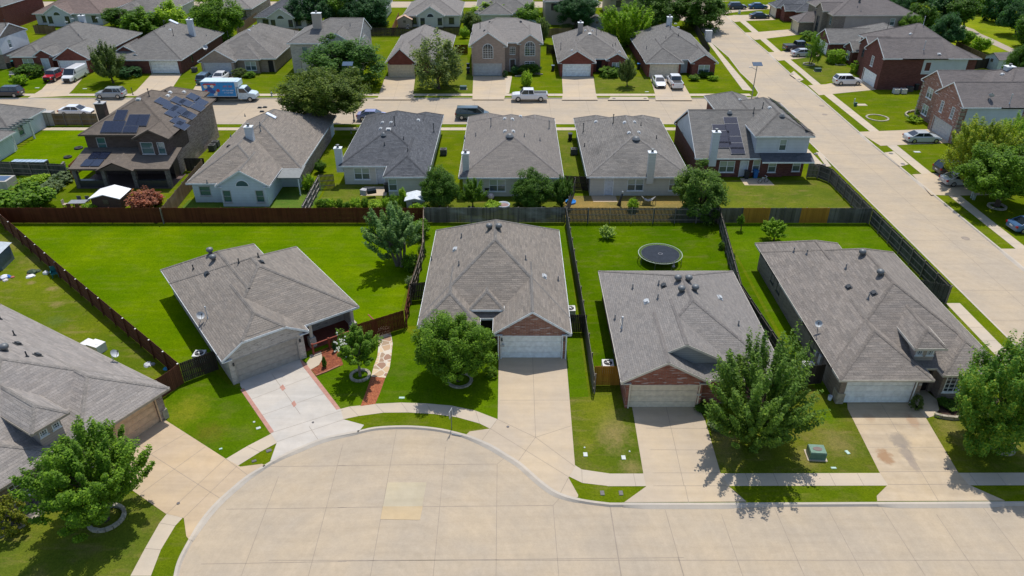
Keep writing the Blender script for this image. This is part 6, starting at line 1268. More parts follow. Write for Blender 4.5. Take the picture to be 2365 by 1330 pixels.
T_('small round tree between the two dark trees before the taupe roofed house', (1092, 480), (1092, 447), 27, 30, 'ashB', L_MD)
T_('dark tree with two lobes before the right half of the taupe roofed house', (1222, 480), (1226, 440), 46, 45, 'oakA', L_DK)
T_('narrow dark tree right of the two lobed one, by the blue toy pool', (1297, 478), (1296, 444), 27, 34, 'ashA', L_DK)
T_('big street tree spreading over the near kerb behind the white walled house', (757, 305), (755, 218), 96, 62, 'bigA', leafmat('brownish green leaves', (.062, .088, .014)), rot=3.)
T_('tall street tree behind the lamp post, before the two storey pale brick house', (792, 196), (800, 142), 85, 52, 'oakA', leafmat('street tree leaves', (.04, .085, .016)))
T_('sparse greyish tree before the steep red gabled house', (1013, 205), (1009, 146), 64, 60, 'sparse', leafmat('greyish leaves', (.08, .105, .035)))
T_('slim young tree on the lawn right of the white garage and hedge', (1448, 200), (1448, 168), 22, 30, 'ashB', L_OL)
T_('bright green bushy tree behind the gap of two weathered roofs', (1448, 108), (1448, 62), 53, 50, 'ashA', L_BR)
T_('leaning street tree before the skylight house, left of the silver crossover', (262, 192), (246, 150), 38, 42, 'ashB', L_OL)
T_('forked slender tree by the silver sedan on the east side', (1871, 150), (1884, 112), 20, 34, 'sparse', L_MD, stems=2)
T_('bright shrub like tree at the corner of the far right lawn', (1787, 556), (1787, 532), 28, 23, 'ashB', L_BR, name='shrub')
T_('tiny sapling before the new yellow fence section', (1711, 532), (1711, 510), 9, 19, 'ashB', L_MD, name='sapling')
T_('large yellowish tree at the right edge beside the black crossover', (2270, 430), (2268, 352), 66, 72, 'bigB', leafmat('yellowish leaves', (.13, .165, .018), .3, .5), rot=2.5)
T_('broad deep green tree at the right edge over the shaded sidewalk', (2302, 476), (2330, 402), 96, 76, 'bigA', L_MD, rot=5.)
T_('tall green tree at the right edge behind the yellowish one', (2362, 395), (2352, 318), 46, 44, 'bigC', L_BR)
T_('tree with a few yellow leaves at the right edge above the trail side fence', (2352, 190), (2350, 150), 30, 42, 'oakB', L_DK)
for lb, b, c, hw, hh, k, m in [('big leafy tree at the top behind the skylight house chimney', (500, 92), (495, 42), 62, 50, 'oakA', L_MD), ('yellow green tree left of the big leafy tree', (390, 75), (392, 42), 42, 34, 'farC', L_YL),
    ('low green bushes right of the pinkish roofed white house', (275, 62), (275, 36), 38, 20, 'far', L_DK), ('dark green tree behind the long grey roof bushes', (335, 82), (330, 55), 46, 30, 'farC', L_MD), ('smaller tree touching the skylight house roof ridge', (318, 86), (312, 66), 26, 20, 'far', L_MD),
    ('very dark tree behind the broad chimney of the pale brick house', (722, 60), (722, 18), 50, 44, 'oakB', L_BL), ('green tree right of the broad chimney', (775, 55), (778, 14), 34, 34, 'far', L_MD), ('deep green round tree left of the small tan shed', (845, 60), (842, 22), 54, 40, 'oakA', L_BL),
    ('yellow green bushy tree left of the two storey house roof ridge', (1138, 50), (1130, 32), 40, 22, 'farC', L_YL), ('olive tree at the left of the two storey house roof', (1090, 76), (1090, 50), 24, 24, 'far', L_OL), ('tree right of the two storey arched house ridge', (1232, 62), (1222, 38), 34, 26, 'farC', L_MD),
    ('thin tree at the side wall of the two storey arched window house', (1256, 100), (1254, 66), 16, 26, 'far', L_OL), ('dark round tree on the lawn behind the chalky roofed house', (1330, 66), (1330, 18), 47, 34, 'oakA', L_BL), ('wide dark tree behind the corner house chimney', (1515, 62), (1515, 24), 58, 42, 'oakB', L_DK),
    ('street tree at the top casting shade on the side street', (1615, 68), (1622, 22), 62, 42, 'oakA', L_DK), ('small tree on the lawn at the top centre behind the shed', (1400, 72), (1310, 62), 14, 8, 'far', L_OL), ('young bush between the tall pale house and tan fence', (1262, 80), (1250, 72), 12, 10, 'farB', L_OL)]:
    T_(lb, b, c, hw, hh, k, m, group=FT)
wood = [(2085,62,2085,25,36,34),(2130,75,2128,40,34,34),(2100,100,2105,62,26,26),(2175,60,2172,20,38,34),(2190,120,2188,72,38,38),(2225,70,2222,20,36,32),(2270,30,2268,2,36,30),(2310,50,2308,12,36,34),(2345,80,2345,38,34,40),(2390,110,2390,60,40,44),(2230,-5,2228,-30,40,28),(2150,5,2150,-20,42,28),(2070,10,2070,-12,40,26),(2335,5,2335,-20,40,30)]
desc = ['leftmost, behind the tan two storey house roof', 'second from the tan house, behind the forked vents', 'low one against the dark red house ridge', 'behind the gap above the dark red house', 'rounded one beside the start of the trail', 'at the top above the trail bend', 'small one at the very top beyond the meadow', 'over the far meadow edge', 'near the right edge above the meadow', 'cut by the right edge over the trail', 'rearmost at the top edge centre', 'rearmost left of the centre one', 'rearmost behind the tan house roof', 'rearmost by the right corner']
for i, (bx, by, x, y, hw, hh) in enumerate(wood):
    T_('dark tree of the woods, '+desc[i], (bx, by), (x, y), hw, hh, ['oakB', 'far', 'oakA', 'farC'][i % 4], [L_BL, L_DK, L_MD, L_BL][i % 4], group=WD)
SH = 'garden shrubs'
def sh(lb, b, hw, hh, k, m, g_=SH, c=None, nm='shrub'): tree(nm, lb, b, c or (b[0], b[1]-hh*.8), hw, hh, k, m, 'shrub', g_, False)
sh('clipped round bush beside the white garage driveway', (1134, 868), 15, 14, 'ball', L_MD); sh('small dark bush at the right jamb of the cream garage', (1622, 948), 16, 13, 'shrub', L_DK); sh('greyish shrub under the open branched tree', (1662, 985), 25, 18, 'shrubB', L_GY)
sh('dark pointed bush at the corner of the stained driveway', (2118, 942), 15, 17, 'ball', L_OL); sh('yellow green flowering tuft in the dark mulch bed', (2168, 962), 8, 6, 'tuft', L_YL); sh('low shrub below the bay windows', (2192, 938), 20, 12, 'shrub', L_DK); sh('low shrub right of the bay windows', (2245, 935), 18, 12, 'shrubB', L_DK)
sh('upright juniper in the red mulch near the driveway', (748, 848), 8, 15, 'cone', L_DK, c=(748, 835)); sh('upright juniper by the red porch rail', (772, 812), 6, 16, 'cone', L_BL, c=(772, 798)); sh('yellowish rounded juniper at the lower left edge', (20, 1225), 36, 46, 'ball', leafmat('golden leaves', (.10, .11, .012)), c=(16, 1180)); sh('thin dark conifer tip at the left edge', (2, 1150), 6, 30, 'cone', L_DK, c=(2, 1115))
sh('pale tall grass clump on the trampoline lawn', (1403, 549), 18, 16, 'tuft', leafmat('pale grass blades', (.16, .21, .05)), nm='grass_clump')
tree('shrub', 'half red half rust crape bush beside the white canopy', (335, 480), (332, 458), 37, 27, 'shrubB', leafmat('rust leaves', (.17, .065, .042), .4, .1), 'shrub', SH, False)
tree('shrub', 'crimson blossom bush at the upper right of the rust crape bush', (345, 470), (348, 448), 22, 15, 'shrubB', L_RD, 'shrub', SH, False)
for lb, b, hw, hh, k, m in [('broad green tree like bush at the left above the red fence', (50, 482), 52, 38, 'shrub', L_MD), ('bright leafy bush left of the silver shrubs', (8, 480), 30, 24, 'shrub', L_YL), ('uppermost round silver shrub by the retaining wall', (160, 408), 18, 13, 'ball', L_GY), ('second round silver shrub by the retaining wall', (141, 422), 23, 15, 'ball', L_GY), ('third round silver shrub by the retaining wall', (118, 442), 25, 16, 'ball', L_GY), ('lowest round silver shrub by the retaining wall', (100, 462), 18, 14, 'ball', L_GY),
    ('yellow green vines at the pergola side of the retaining wall', (85, 425), 26, 12, 'shrub', L_YL), ('leafy sapling by the dark fence at the left', (40, 402), 10, 15, 'shrubB', L_MD), ('green bush under the crimson bush by the fence', (336, 487), 18, 10, 'shrub', L_BR), ('bright vine hanging over the red fence left of the canopy', (205, 485), 18, 11, 'shrub', L_BR),
    ('leafy bush at the foot of the crape tree', (966, 548), 26, 25, 'shrub', L_MD), ('bright bush over the corner where the two back fences meet', (968, 500), 20, 20, 'shrub', L_BR), ('bushy vine halfway along the overgrown fence', (950, 622), 22, 22, 'shrubB', L_MD), ('vine at the near end of the overgrown fence', (948, 660), 11, 13, 'shrubB', L_GY), ('small vine on the far part of the overgrown fence', (974, 590), 10, 18, 'shrubB', L_MD),
    ('first bright bush of the row behind the red fence', (746, 482), 15, 15, 'shrub', L_MD), ('second bush of the row behind the red fence', (765, 482), 12, 13, 'shrubB', L_BR), ('third bush of the row, slim', (784, 480), 8, 16, 'shrubB', L_MD), ('fourth bush of the row, lowest', (801, 482), 9, 10, 'shrub', L_MD), ('fifth bush of the row, before the grill', (822, 482), 13, 15, 'shrub', L_BR), ('sixth bush of the row, tallest of the bright ones', (842, 480), 9, 20, 'shrubB', L_MD), ('seventh bush of the row, wide and yellowish', (866, 482), 17, 13, 'shrub', L_YL), ('eighth bush of the row, before the rear door', (893, 480), 12, 14, 'shrubB', L_BR), ('ninth bush of the row beside the pointed conifer', (908, 478), 11, 20, 'shrubB', L_MD),
    ('climbing weeds along the fence beside the white house patio', (712, 440), 14, 22, 'shrubB', L_BR), ('dark bush behind the patio fence of the white house', (738, 398), 12, 16, 'shrub', L_DK), ('small bright bush before the window of the taupe roofed house', (1135, 482), 18, 12, 'shrub', L_YL), ('bush peeping over the slatted fence by the dry yard', (1462, 486), 13, 16, 'shrubB', L_BR), ('vine on the fence left of the far right lawn', (1668, 575), 7, 22, 'shrubB', L_MD), ('second vine on the fence nearer the brown roof', (1692, 600), 7, 16, 'shrubB', L_MD)]:
    sh(lb, b, hw, hh, k, m)
tree('shrub', 'pointed bright topped conifer behind the back fence corner', (930, 480), (930, 456), 17, 27, 'cone', L_BR, 'shrub', SH, False)
for lb, b, hw, hh, k, m in [('round bush on the lawn left of the red truck', (45, 197), 17, 14, 'shrub', L_BR), ('clipped dark hedge before the house with the red truck', (68, 176), 30, 8, 'hedge', L_DK), ('low dark shrubs before the skylight house window', (300, 176), 26, 8, 'hedge', L_BL), ('round olive bush before the tan brick house', (552, 178), 15, 11, 'ball', L_OL), ('smaller green bush right of the olive one', (578, 178), 13, 8, 'shrub', L_MD),
    ('large dark bush before the two storey arched house', (1226, 170), 27, 15, 'shrub', L_DK), ('dark shrub by the entry of the two storey arched house', (1190, 172), 11, 12, 'shrub', L_BL), ('bush with yellow flowers in the small front bed', (1216, 200), 13, 19, 'shrubB', L_YL), ('small dark ball bush right of the grey garage door', (1166, 178), 6, 8, 'ball', L_BL), ('clipped box hedge right of the chalky roofed house entry', (1408, 175), 24, 10, 'hedge', L_MD), ('bush left of the pale blue door', (1603, 186), 11, 8, 'shrub', L_MD), ('dark bush before the corner house window', (1628, 178), 18, 9, 'shrub', L_DK), ('bright bush at the right end of the corner house', (1648, 186), 11, 7, 'shrub', L_BR),
    ('tall clipped hedge block on the east side lawn', (1932, 145), 21, 17, 'hedge', L_BR), ('round bright bush beside the white crossover', (1978, 168), 14, 14, 'ball', L_BR), ('low hedge before the tan two storey house', (1870, 92), 22, 7, 'hedge', L_MD), ('bush before the slate roofed house at the top', (1817, 45), 8, 8, 'shrub', L_MD), ('leafy bed shrub before the quoined brick house', (2130, 268), 14, 11, 'shrubB', L_MD), ('sprawling shrub beside the stone bed of the quoined house', (2112, 282), 16, 7, 'tuft', L_YL),
    ('green bush by the trail behind the east gardens', (2230, 100), 20, 18, 'shrub', L_MD), ('second green bush nearer to the trail', (2265, 120), 20, 20, 'shrub', L_BR), ('reddish brown bush by the garden fence', (2195, 95), 12, 12, 'shrubB', leafmat('reddish leaves', (.12, .06, .035))), ('small bush in the meadow by the trail end', (2325, 138), 12, 9, 'shrub', L_MD), ('bright bush behind the small shed at the upper left', (10, 42), 16, 12, 'shrub', L_BR), ('small bush left of the big leafy street trees', (668, 118), 10, 16, 'shrub', L_MD), ('bush right of the two storey arched house behind the fence', (1072, 88), 10, 14, 'shrub', L_BR)]:
    sh(lb, b, hw, hh, k, m)
m = MB()
bl = [tuple(Vector(at(790, 800, 3.2))+Vector((random.gauss(0, .35), random.gauss(0, .35), random.gauss(0, .45)))) for _ in range(46)]
wt = bpy.data.objects['tree.004'] if 'tree.004' in bpy.data.objects else None
for p in bl: m.lathe([(.02, -.06), (.075, 0), (.02, .07)], (p[0]-wt.location.x, p[1]-wt.location.y, p[2]), 5)
tag(m.build('blossoms', plain('white blossom', (.75, .74, .62), .8), wt), kind='stuff')
# ------------------------------------------------------------ small things
def obj1(name, label, cat, parts, loc, rz=0., group=None):
    """parts: (part name, MB, material[, smooth])"""
    t = empty(name, loc, rz, label, cat, group)
    for p in parts: p[1].build(p[0], p[2], t, len(p) > 3)
    return t
ACW = plain('fan unit casing', (.62, .62, .6), .5); ACG = plain('dark fan unit casing', (.08, .085, .085), .6)
def ac(label, x, y, mat=ACW, h0=.8, s_=1.):
    c = at(x, y, h0); a, b, d, e = MB(), MB(), MB(), MB(); w = .42*s_
    a.box(-w, w, -w, w, .06, .78); a.box(-w-.02, w+.02, -w-.02, w+.02, .782, .83)
    for i in range(6): b.box(-w-.012, w+.012, -w-.012, w+.012, .14+i*.1, .17+i*.1)
    d.lathe([(.33*s_, .831), (.33*s_, .86), (.05, .862)], (0, 0, 0), 18); e.lathe([(.09, .863), (.09, .9), (0, .91)], (0, 0, 0), 10)
    for i in range(4): e.beam((0, 0, .885), (.31*s_*cos(i*pi/2+.4), .31*s_*sin(i*pi/2+.4), .885), .03, .02)
    obj1('air_conditioner', label, 'air conditioner', [('casing', a, mat), ('louvre', b, mat), ('fan', d, BLACK), ('fan_guard', e, mat)], (c[0], c[1], 0), 0, 'outdoor fan units')
ac('white fan unit right of the house with the diamond roof', 1317, 712); ac('white fan unit behind the new yellow fence piece', 1404, 838); ac('white fan unit between the two right houses, above the dark fence piece', 1868, 842); ac('white fan unit behind the dark gate of the whitewashed house', 460, 816)
ac('grey fan unit between the slate roofed and taupe roofed houses', 1024, 344, ACG); ac('rusty topped fan unit left of the streaky roofed house', 1326, 343, ACG); ac('dark unit behind the silver sedan corner of the solar corner house', 1585, 343, ACW, s_=.9); ac('blackish fan unit beside the brown solar house, front one', 489, 334, ACG); ac('blackish fan unit beside the brown solar house, rear one', 497, 326, ACG)
ac('green grey fan unit on the lawn strip beside the skylight house', 448, 156, ACG); ac('grey fan unit at the wall of the dark red two storey house', 2071, 205, ACW); ac('pale square unit right of the grey one at the dark red house', 2088, 205, ACW); ac('black unit right of the pale one at the dark red house', 2103, 200, ACG)
def bin_(label, x, y, lid, body=(.02, .025, .03), rz=0., g_='wheeled bins'):
    c = at(x, y, .6); a, b, w = MB(), MB(), MB(); a.loft([[(-.26*k, -.3*k, z), (.26*k, -.3*k, z), (.26*k, .3*k, z), (-.26*k, .3*k, z)] for k, z in ((.8, .04), (1, .98))])
    b.box(-.29, .29, -.34, .34, .98, 1.05)
    for s_ in (-1, 1): w.cyl((s_*.22, .3, .12), (s_*.3, .3, .12), .12, .12, 10)
    obj1('wheeled_bin', label, 'bin', [('body', a, plain('bin plastic %s' % (body,), body, .5)), ('lid', b, plain('bin lid %s' % (lid,), lid, .45)), ('wheel', w, BLACK)], (c[0], c[1], 0), rz, g_)
BLU_ = (.02, .14, .38); BK = (.025, .027, .03); TE = (.02, .22, .26)
bin_('teal lidded bin beside the bluish white house at the left edge', 30, 146, TE, rz=.5); bin_('dark bin left of the teal lidded one', 20, 150, BK, rz=.5); bin_('black bin before the rear door of the solar corner house', 1725, 402, BK); bin_('blue bin before the rear door of the solar corner house', 1745, 400, BLU_, BLU_); bin_('tall dark bin beside the streaky roofed house', 1317, 315, BK); bin_('black bin left of the two storey arched house', 1081, 152, BK); bin_('second black bin left of the two storey arched house', 1081, 162, BK)
bin_('blue grey bin left of the chalky roofed house', 1277, 156, (.15, .2, .26)); bin_('blue lidded bin left of the corner house garage', 1475, 152, BLU_); bin_('black bin behind the taupe roofed house', 1125, 440, BK); bin_('dark bin by the slate roofed house door', 893, 432, BK); bin_('green grey bin at the dark red two storey house wall', 2117, 200, (.05, .08, .08))
# green pad transformer and utility lids
c = at(1887, 1040, .5); a, b, p = MB(), MB(), MB(); a.loft([[(-.62*k, -.5*k, z), (.62*k, -.5*k, z), (.62*k, .5*k, z), (-.62*k, .5*k, z)] for k, z in ((1, .06), (1, .62), (.94, .72))]); b.box(-.56, .56, -.515, -.503, .12, .6); p.box(-.75, .75, -.62, .62, 0, .06); d = MB(); d.lathe([(.36, .722), (.36, .74)], (0, -.02, 0), 18, 0, .62)
obj1('transformer', 'large green utility transformer box on the lawn near the stained driveway', 'transformer', [('cabinet', a, plain('utility green', (.12, .22, .16), .5)), ('door_panel', b, plain('utility green dark', (.09, .17, .13), .5)), ('pad', p, WALKM), ('warning_disc', d, plain('brown disc', (.16, .11, .1), .6))], (c[0], c[1], 0), -.08).scale = (.86, .86, .9)
for lb, x, y, s_, mt in [('dark green utility box under the leaning street tree', 1889, 160, .8, (.05, .10, .09)), ('dark green utility box before the sparse greyish tree', 1070, 201, .8, (.06, .12, .12))]:
    c = at(x, y, .35); a, b = MB(), MB(); a.box(-.7*s_, .7*s_, -.5*s_, .5*s_, .05, .7*s_); b.box(-.8*s_, .8*s_, -.6*s_, .6*s_, 0, .05)
    obj1('transformer', lb, 'transformer', [('cabinet', a, plain('utility %s' % (mt,), mt, .5)), ('pad', b, WALKM)], (c[0], c[1], 0), 0, 'small transformers')
LIDW = plain('white plastic lid', (.50, .53, .50), .5); LIDG = plain('pale green lid', (.42, .58, .50), .5); LIDD = plain('cast iron lid', (.12, .11, .11), .6)
def lid(label, x, y, w, d, mat, rz=0., h=.04, round_=False, nm='valve_box', g_='utility lids in the lawns', z=0.):
    w *= .85; d *= .85
    c = at(x, y); m = MB()
    if round_: m.lathe([(w, 0), (w, h), (w*.9, h+.01), (0, h+.012)], (0, 0, 0), 14)
    else: m.box(-w, w, -d, d, -.02, h); m.box(-w*.85, w*.85, -d*.85, d*.85, h, h+.008)
    o = m.build(nm, mat); o.location = (c[0], c[1], z); o.rotation_euler = (0, 0, rz); return tag(o, label, 'utility lid', g_)
lid('white rectangular lid left of the cream garage driveway verge', 1352, 1050, .16, .22, LIDW); lid('white rectangular lid nearest the cream garage driveway', 1440, 1057, .16, .22, LIDW); lid('white round cap above the left rectangular lid', 1350, 1034, .07, .07, LIDW, round_=True); lid('white round cap above the right rectangular lid', 1454, 1043, .07, .07, LIDW, round_=True)
lid('pale green lid on the lawn between the flagstone path and round tree', 928, 919, .24, .12, LIDG); lid('pale lid beside the salmon edge of the pale driveway', 597, 989, .18, .13, LIDW, .5); lid('white round cap beside the salmon edged driveway', 587, 975, .1, .1, LIDW, round_=True); lid('small pale green lid by the curved sidewalk at the left', 510, 1037, .12, .08, LIDG, .5)
lid('pale green oblong lid right of the transformer', 1957, 1045, .13, .2, LIDG, .3); lid('pale green lid below the transformer near the sidewalk', 1925, 1081, .2, .09, LIDG); lid('brown meter lid left of the pair in the small verge', 1391, 1139, .15, .22, LIDD); lid('brown meter lid right of the pair in the small verge', 1434, 1139, .15, .22, LIDD); lid('brown lid in the verge left of the pale driveway', 621, 1041, .2, .16, LIDD, .5); lid('smaller brown lid in the verge left of the pale driveway', 587, 1065, .17, .12, LIDD, .5)
lid('round iron lid in the sidewalk above the round cul-de-sac kerb', 1173, 986, .12, .12, LIDD, round_=True, h=.02, z=.02); lid('round iron lid on the tan driveway by the sidewalk', 412, 1163, .12, .12, LIDD, round_=True, h=.02, z=.025); lid('round iron lid at the foot of the stained driveway', 2187, 1083, .12, .12, LIDD, round_=True, h=.02, z=.025); lid('iron lid in the pale driveway apron', 723, 976, .1, .1, LIDD, round_=True, h=.02, z=.02)
lid('rectangular lid in the lawn before the hidden right house', 2118, 351, .5, .3, LIDW); lid('concrete lid with iron cover above the empty stone ring', 1990, 242, .9, .6, WALKM, h=.03); lid('white lid left of the van house driveway', 86, 203, .4, .2, LIDW); lid('white lid before the leaning street tree', 196, 205, .4, .2, LIDW); lid('white lid on the lawn of the slim young tree', 1494, 212, .35, .2, LIDW)
# storm inlets set in the kerbs
def inlet(label, a, b, c_, d_):
    P = [at(*p) for p in (a, b, c_, d_)]; o = P[0]; m, k, l = MB(), MB(), MB(); R_ = [(p[0]-o[0], p[1]-o[1]) for p in P]
    m.prism(R_, -.06, .045); e0, e1 = Vector((*R_[0], 0)), Vector((*R_[1], 0)); n_ = Vector((*R_[3], 0))-e0; n_.normalize(); k.beam(e0-n_*.03+Vector((0, 0, -.04)), e1-n_*.03+Vector((0, 0, -.04)), .05, .11)
    t = obj1('storm_inlet', label, 'storm drain', [('slab', m, WALKM), ('opening', k, BLACK)], (o[0], o[1], 0), 0, 'kerbside storm inlets')
    for f in (.12, .88): l = MB(); pc = e0.lerp(e1, f)+n_*.8; l.lathe([(.28, .046), (.28, .056)], pc, 14); l.build('cover', LIDD, t)
inlet('storm inlet in the far kerb before the slim young tree', (1404, 231), (1499, 231), (1495, 224), (1410, 224))
inlet('storm inlet in the east kerb opposite the quoined house', (2042, 353), (2078, 385), (2098, 380), (2064, 350))
inlet('storm inlet in the east kerb near the tall lamp', (1824, 172), (1846, 188), (1856, 184), (1833, 164))
inlet('storm inlet in the west kerb behind the solar corner house', (1920, 385), (1895, 352), (1884, 352), (1908, 385))
# lamps, signs, hydrant
for lb, bx, by, tx, ty, hd in [('tall solar powered street lamp at the street corner', 1735, 232, 1747, 150, 1), ('tall solar powered street lamp between the big street trees', 818, 280, 805, 150, -1)]:
    B = at(bx, by); z = 0
    while px(B[0], B[1], z)[1] > ty and z < 14: z += .05
    a, b, d, e = MB(), MB(), MB(), MB(); a.cyl((0, 0, 0), (0, 0, z), .09, .06, 10); b.box(-.75, .75, -.5, .5, -.03, .03, 0, Matrix.Translation((0, 0, z+.12)) @ Matrix.Rotation(radians(20), 4, 'X'))
    d.beam((0, 0, z-.8), (-hd*.9, 0, z-.35), .05, .05); e.box(-hd*.9-.3, -hd*.9+.15, -.12, .12, z-.42, z-.34); g_ = MB(); g_.cyl((0, 0, 0), (0, 0, .25), .2, .16, 12)
    obj1('street_lamp', lb, 'street lamp', [('pole', a, plain('lamp pole', (.25, .25, .24), .5, .4)), ('solar_panel', b, solar('lamp solar', (.03, .07, .12))), ('arm', d, METAL), ('lamp_head', e, LTMETAL), ('base', g_, METAL)], (B[0], B[1], 0), 0, 'street lamps')
c = at(1043, 991); a, b = MB(), MB(); a.cyl((0, 0, -.1), (.05, 0, 1.75), .03, .03, 8); b.box(-.012, .012, -.28, .28, 1.15, 1.75); d = MB(); d.box(-.016, -.0125, -.14, .14, 1.3, 1.6)
obj1('sign_post', 'small white sign seen edge on in the verge below the round tree', 'sign', [('post', a, METAL), ('sign_panel', b, LTMETAL), ('symbol', d, BLACK)], (c[0], c[1], 0), -.3)
c = at(1056, 1001); m = MB(); m.box(-.35, .35, -.012, .012, -.12, .015); o = m.build('house_number', LTMETAL); o.location = (c[0]-.05, c[1]-.09, 0); o.rotation_euler = (0, 0, -.27); tag(o, 'white painted number patch on the kerb face below the small sign', 'house number')
c = at(628, 222); a, b, d = MB(), MB(), MB(); a.lathe([(.16, 0), (.16, .05), (.11, .07), (.11, .5), (.14, .52), (.12, .66), (.04, .74)], (0, 0, 0), 12); b.cyl((-.2, 0, .42), (.2, 0, .42), .06, .06, 8); d.lathe([(.04, .74), (.04, .8)], (0, 0, 0), 6)
obj1('fire_hydrant', 'grey fire hydrant on the verge right of the moving truck', 'fire hydrant', [('barrel', a, LTMETAL, 1), ('nozzle', b, METAL), ('cap_nut', d, METAL)], (c[0], c[1], 0))
for lb, x, y, w, h, mt in [('white utility cabinet in the lawn corner by the side street', 1634, 95, .7, 2.2, (.6, .62, .63)), ('green utility pedestal against the red fence', 363, 513, .17, .75, (.14, .26, .2)), ('small pale green pedestal by the second brown lamp lawn', 1809, 112, .2, .9, (.5, .56, .5)), ('pale pedestal by the driveway of the dark sedan at the top', 1707, 32, .25, .9, (.6, .65, .6)), ('short green pedestal by the concrete lid on the east lawn', 1975, 245, .2, .6, (.06, .15, .12)),
                           ('white marker post beside the short green pedestal', 1972, 240, .07, .9, (.6, .64, .6)), ('pale post in the shade of the broad right tree', 2243, 457, .1, .8, (.4, .45, .42)), ('second shorter post in the shade of the broad right tree', 2248, 461, .14, .6, (.3, .37, .33)), ('tall beige locker by the brown fence behind the pergola house', 117, 288, .9, 2., (.4, .38, .35))]:
    c = at(x, y); a, b = MB(), MB(); a.box(-w, w, -w*.6, w*.6, 0, h-.06); b.box(-w-.015, w+.015, -w*.6-.015, w*.6+.015, h-.058, h); mm = plain('cabinet %s' % (mt,), mt, .5)
    obj1('utility_cabinet', lb, 'utility cabinet', [('cabinet', a, mm), ('lid', b, mm)], (c[0], c[1], 0), 0, 'utility cabinets and posts')
# trampoline
c = at(1525, 586, .85); a, b, d, f = MB(), MB(), MB(), MB(); r = 2.13
for i in range(32):
    t0, t1 = 2*pi*i/32, 2*pi*(i+1)/32; a.cyl((r*cos(t0), r*sin(t0), .88), (r*cos(t1), r*sin(t1), .88), .035, .035, 6, 0, False)
for i in range(72):
    t0 = 2*pi*i/72; d.beam(((r-.26)*cos(t0), (r-.26)*sin(t0), .87), ((r-.02)*cos(t0), (r-.02)*sin(t0), .88), .025, .02)
b.lathe([(r-.27, .855), (r-.27, .87), (0, .872)], (0, 0, 0), 40)
for i in range(32): d.cyl(((r-.27)*cos(2*pi*i/32), (r-.27)*sin(2*pi*i/32), .87), ((r-.27)*cos(2*pi*(i+1)/32), (r-.27)*sin(2*pi*(i+1)/32), .87), .015, .015, 5, 0, False)
t = obj1('trampoline', 'round black trampoline with a pale rim on the back lawn', 'trampoline', [('rim', a, plain('trampoline rim', (.5, .56, .45), .4, .3)), ('mat', b, plain('trampoline mat', (.034, .041, .054), .9, 0., .1)), ('spring', d, plain('spring', (.14, .17, .12), .5))], (c[0], c[1], 0))
for i in range(8):
    m = MB(); t0 = 2*pi*(i+.5)/8; m.cyl((r*cos(t0), r*sin(t0), 0), (r*cos(t0), r*sin(t0), .86), .025, .025, 6); m.build('leg', METAL, t)
tm = MB(); k = 14
for i in range(k): t0, t1 = 2*pi*i/k, 2*pi*(i+1)/k; tm.beam((.2*cos(t0), .2*sin(t0), .874), (.2*cos(t1), .2*sin(t1), .874), .03, .004)
tm.build('centre_mark', plain('grey mark', (.3, .3, .32), .6), t)
# canopy shed, table set, sheds, covers
def small_shed(label, x, y, w, d, h, wallm, roofm, rz=0., k=.5, grp='garden sheds', nm='garden_shed', z0=0., win=True):
    c = at(x, y); a, b = MB(), MB(); a.box(-w/2, w/2, -d/2, d/2, 0, h); 
    a.poly([(-w/2, -d/2, h), (w/2, -d/2, h), (0, -d/2, h+w/2*k)]); a.poly([(-w/2, d/2, h), (w/2, d/2, h), (0, d/2, h+w/2*k)])
    for s_ in (-1, 1):
        b.poly([(0, -d/2-.2, h+w/2*k+.04), (s_*(w/2+.2), -d/2-.2, h-.2*k+.04), (s_*(w/2+.2), d/2+.2, h-.2*k+.04), (0, d/2+.2, h+w/2*k+.04)]); b.poly([(0, -d/2-.2, h+w/2*k-.05), (s_*(w/2+.2), -d/2-.2, h-.2*k-.05), (s_*(w/2+.2), -d/2-.2, h-.2*k+.04), (0, -d/2-.2, h+w/2*k+.04)])
    e = MB(); e.box(-.35, .35, -d/2-.03, -d/2-.004, .02, min(1.7, h-.1)) if not win else e.box(-.3, .3, -d/2-.03, -d/2-.004, h-.75, h-.2)
    return obj1(nm, label, 'shed', [('wall', a, wallm), ('roof', b, roofm), ('window' if win else 'door', e, plain('shed opening', (.12, .10, .07), .6))], (c[0], c[1], 0), rz, grp)
small_shed('dark shed with a bright white tent like roof before the solar house porch', 262, 474, 3.2, 2.5, 1.45, plain('shed brown', (.09, .055, .045), .8), plain('white canopy', (.80, .80, .80), .5), 0., .28)
small_shed('blue grey metal shed cut by the left edge, on the lower left lawn', -4, 612, 2., 2.4, 1.7, plain('shed blue grey', (.10, .14, .16), .5), plain('shed light metal', (.42, .46, .48), .4), .1, .15, win=False)
small_shed('corrugated white roofed shed behind the red fence corner', 962, 482, 1.9, 1.9, 1.5, plain('shed grey wall', (.3, .32, .33), .5), plain('white sheet roof', (.62, .66, .70), .4), .0, .25)
small_shed('tan roofed small shed beside the house with black paned windows', 937, 62, 3.2, 2.6, 1.9, plain('tan shed wall', (.35, .28, .22), .8), plain('tan roof', (.55, .36, .25), .8)); small_shed('grey small shed behind the chalky roofed house', 1377, 64, 3.2, 2.6, 1.9, plain('grey shed wall', (.2, .21, .24), .8), R_GY[0])
small_shed('white roofed shed behind the bluish white house', 47, 52, 3.4, 2.6, 1.7, plain('white shed wall', (.45, .45, .45), .8), plain('white shed roof', (.62, .62, .60), .7)); small_shed('white and blue playhouse shed behind the dark red two storey house', 2312, 158, 3.4, 5.0, 2.1, plain('playhouse white', (.55, .62, .66), .6), R_E[0], -1.4)
small_shed('green roofed little shed beside the two storey arched house', 1224, 66, 2.4, 2.4, 1.6, plain('green shed', (.2, .28, .26), .7), plain('pale green roof', (.35, .45, .43), .6))
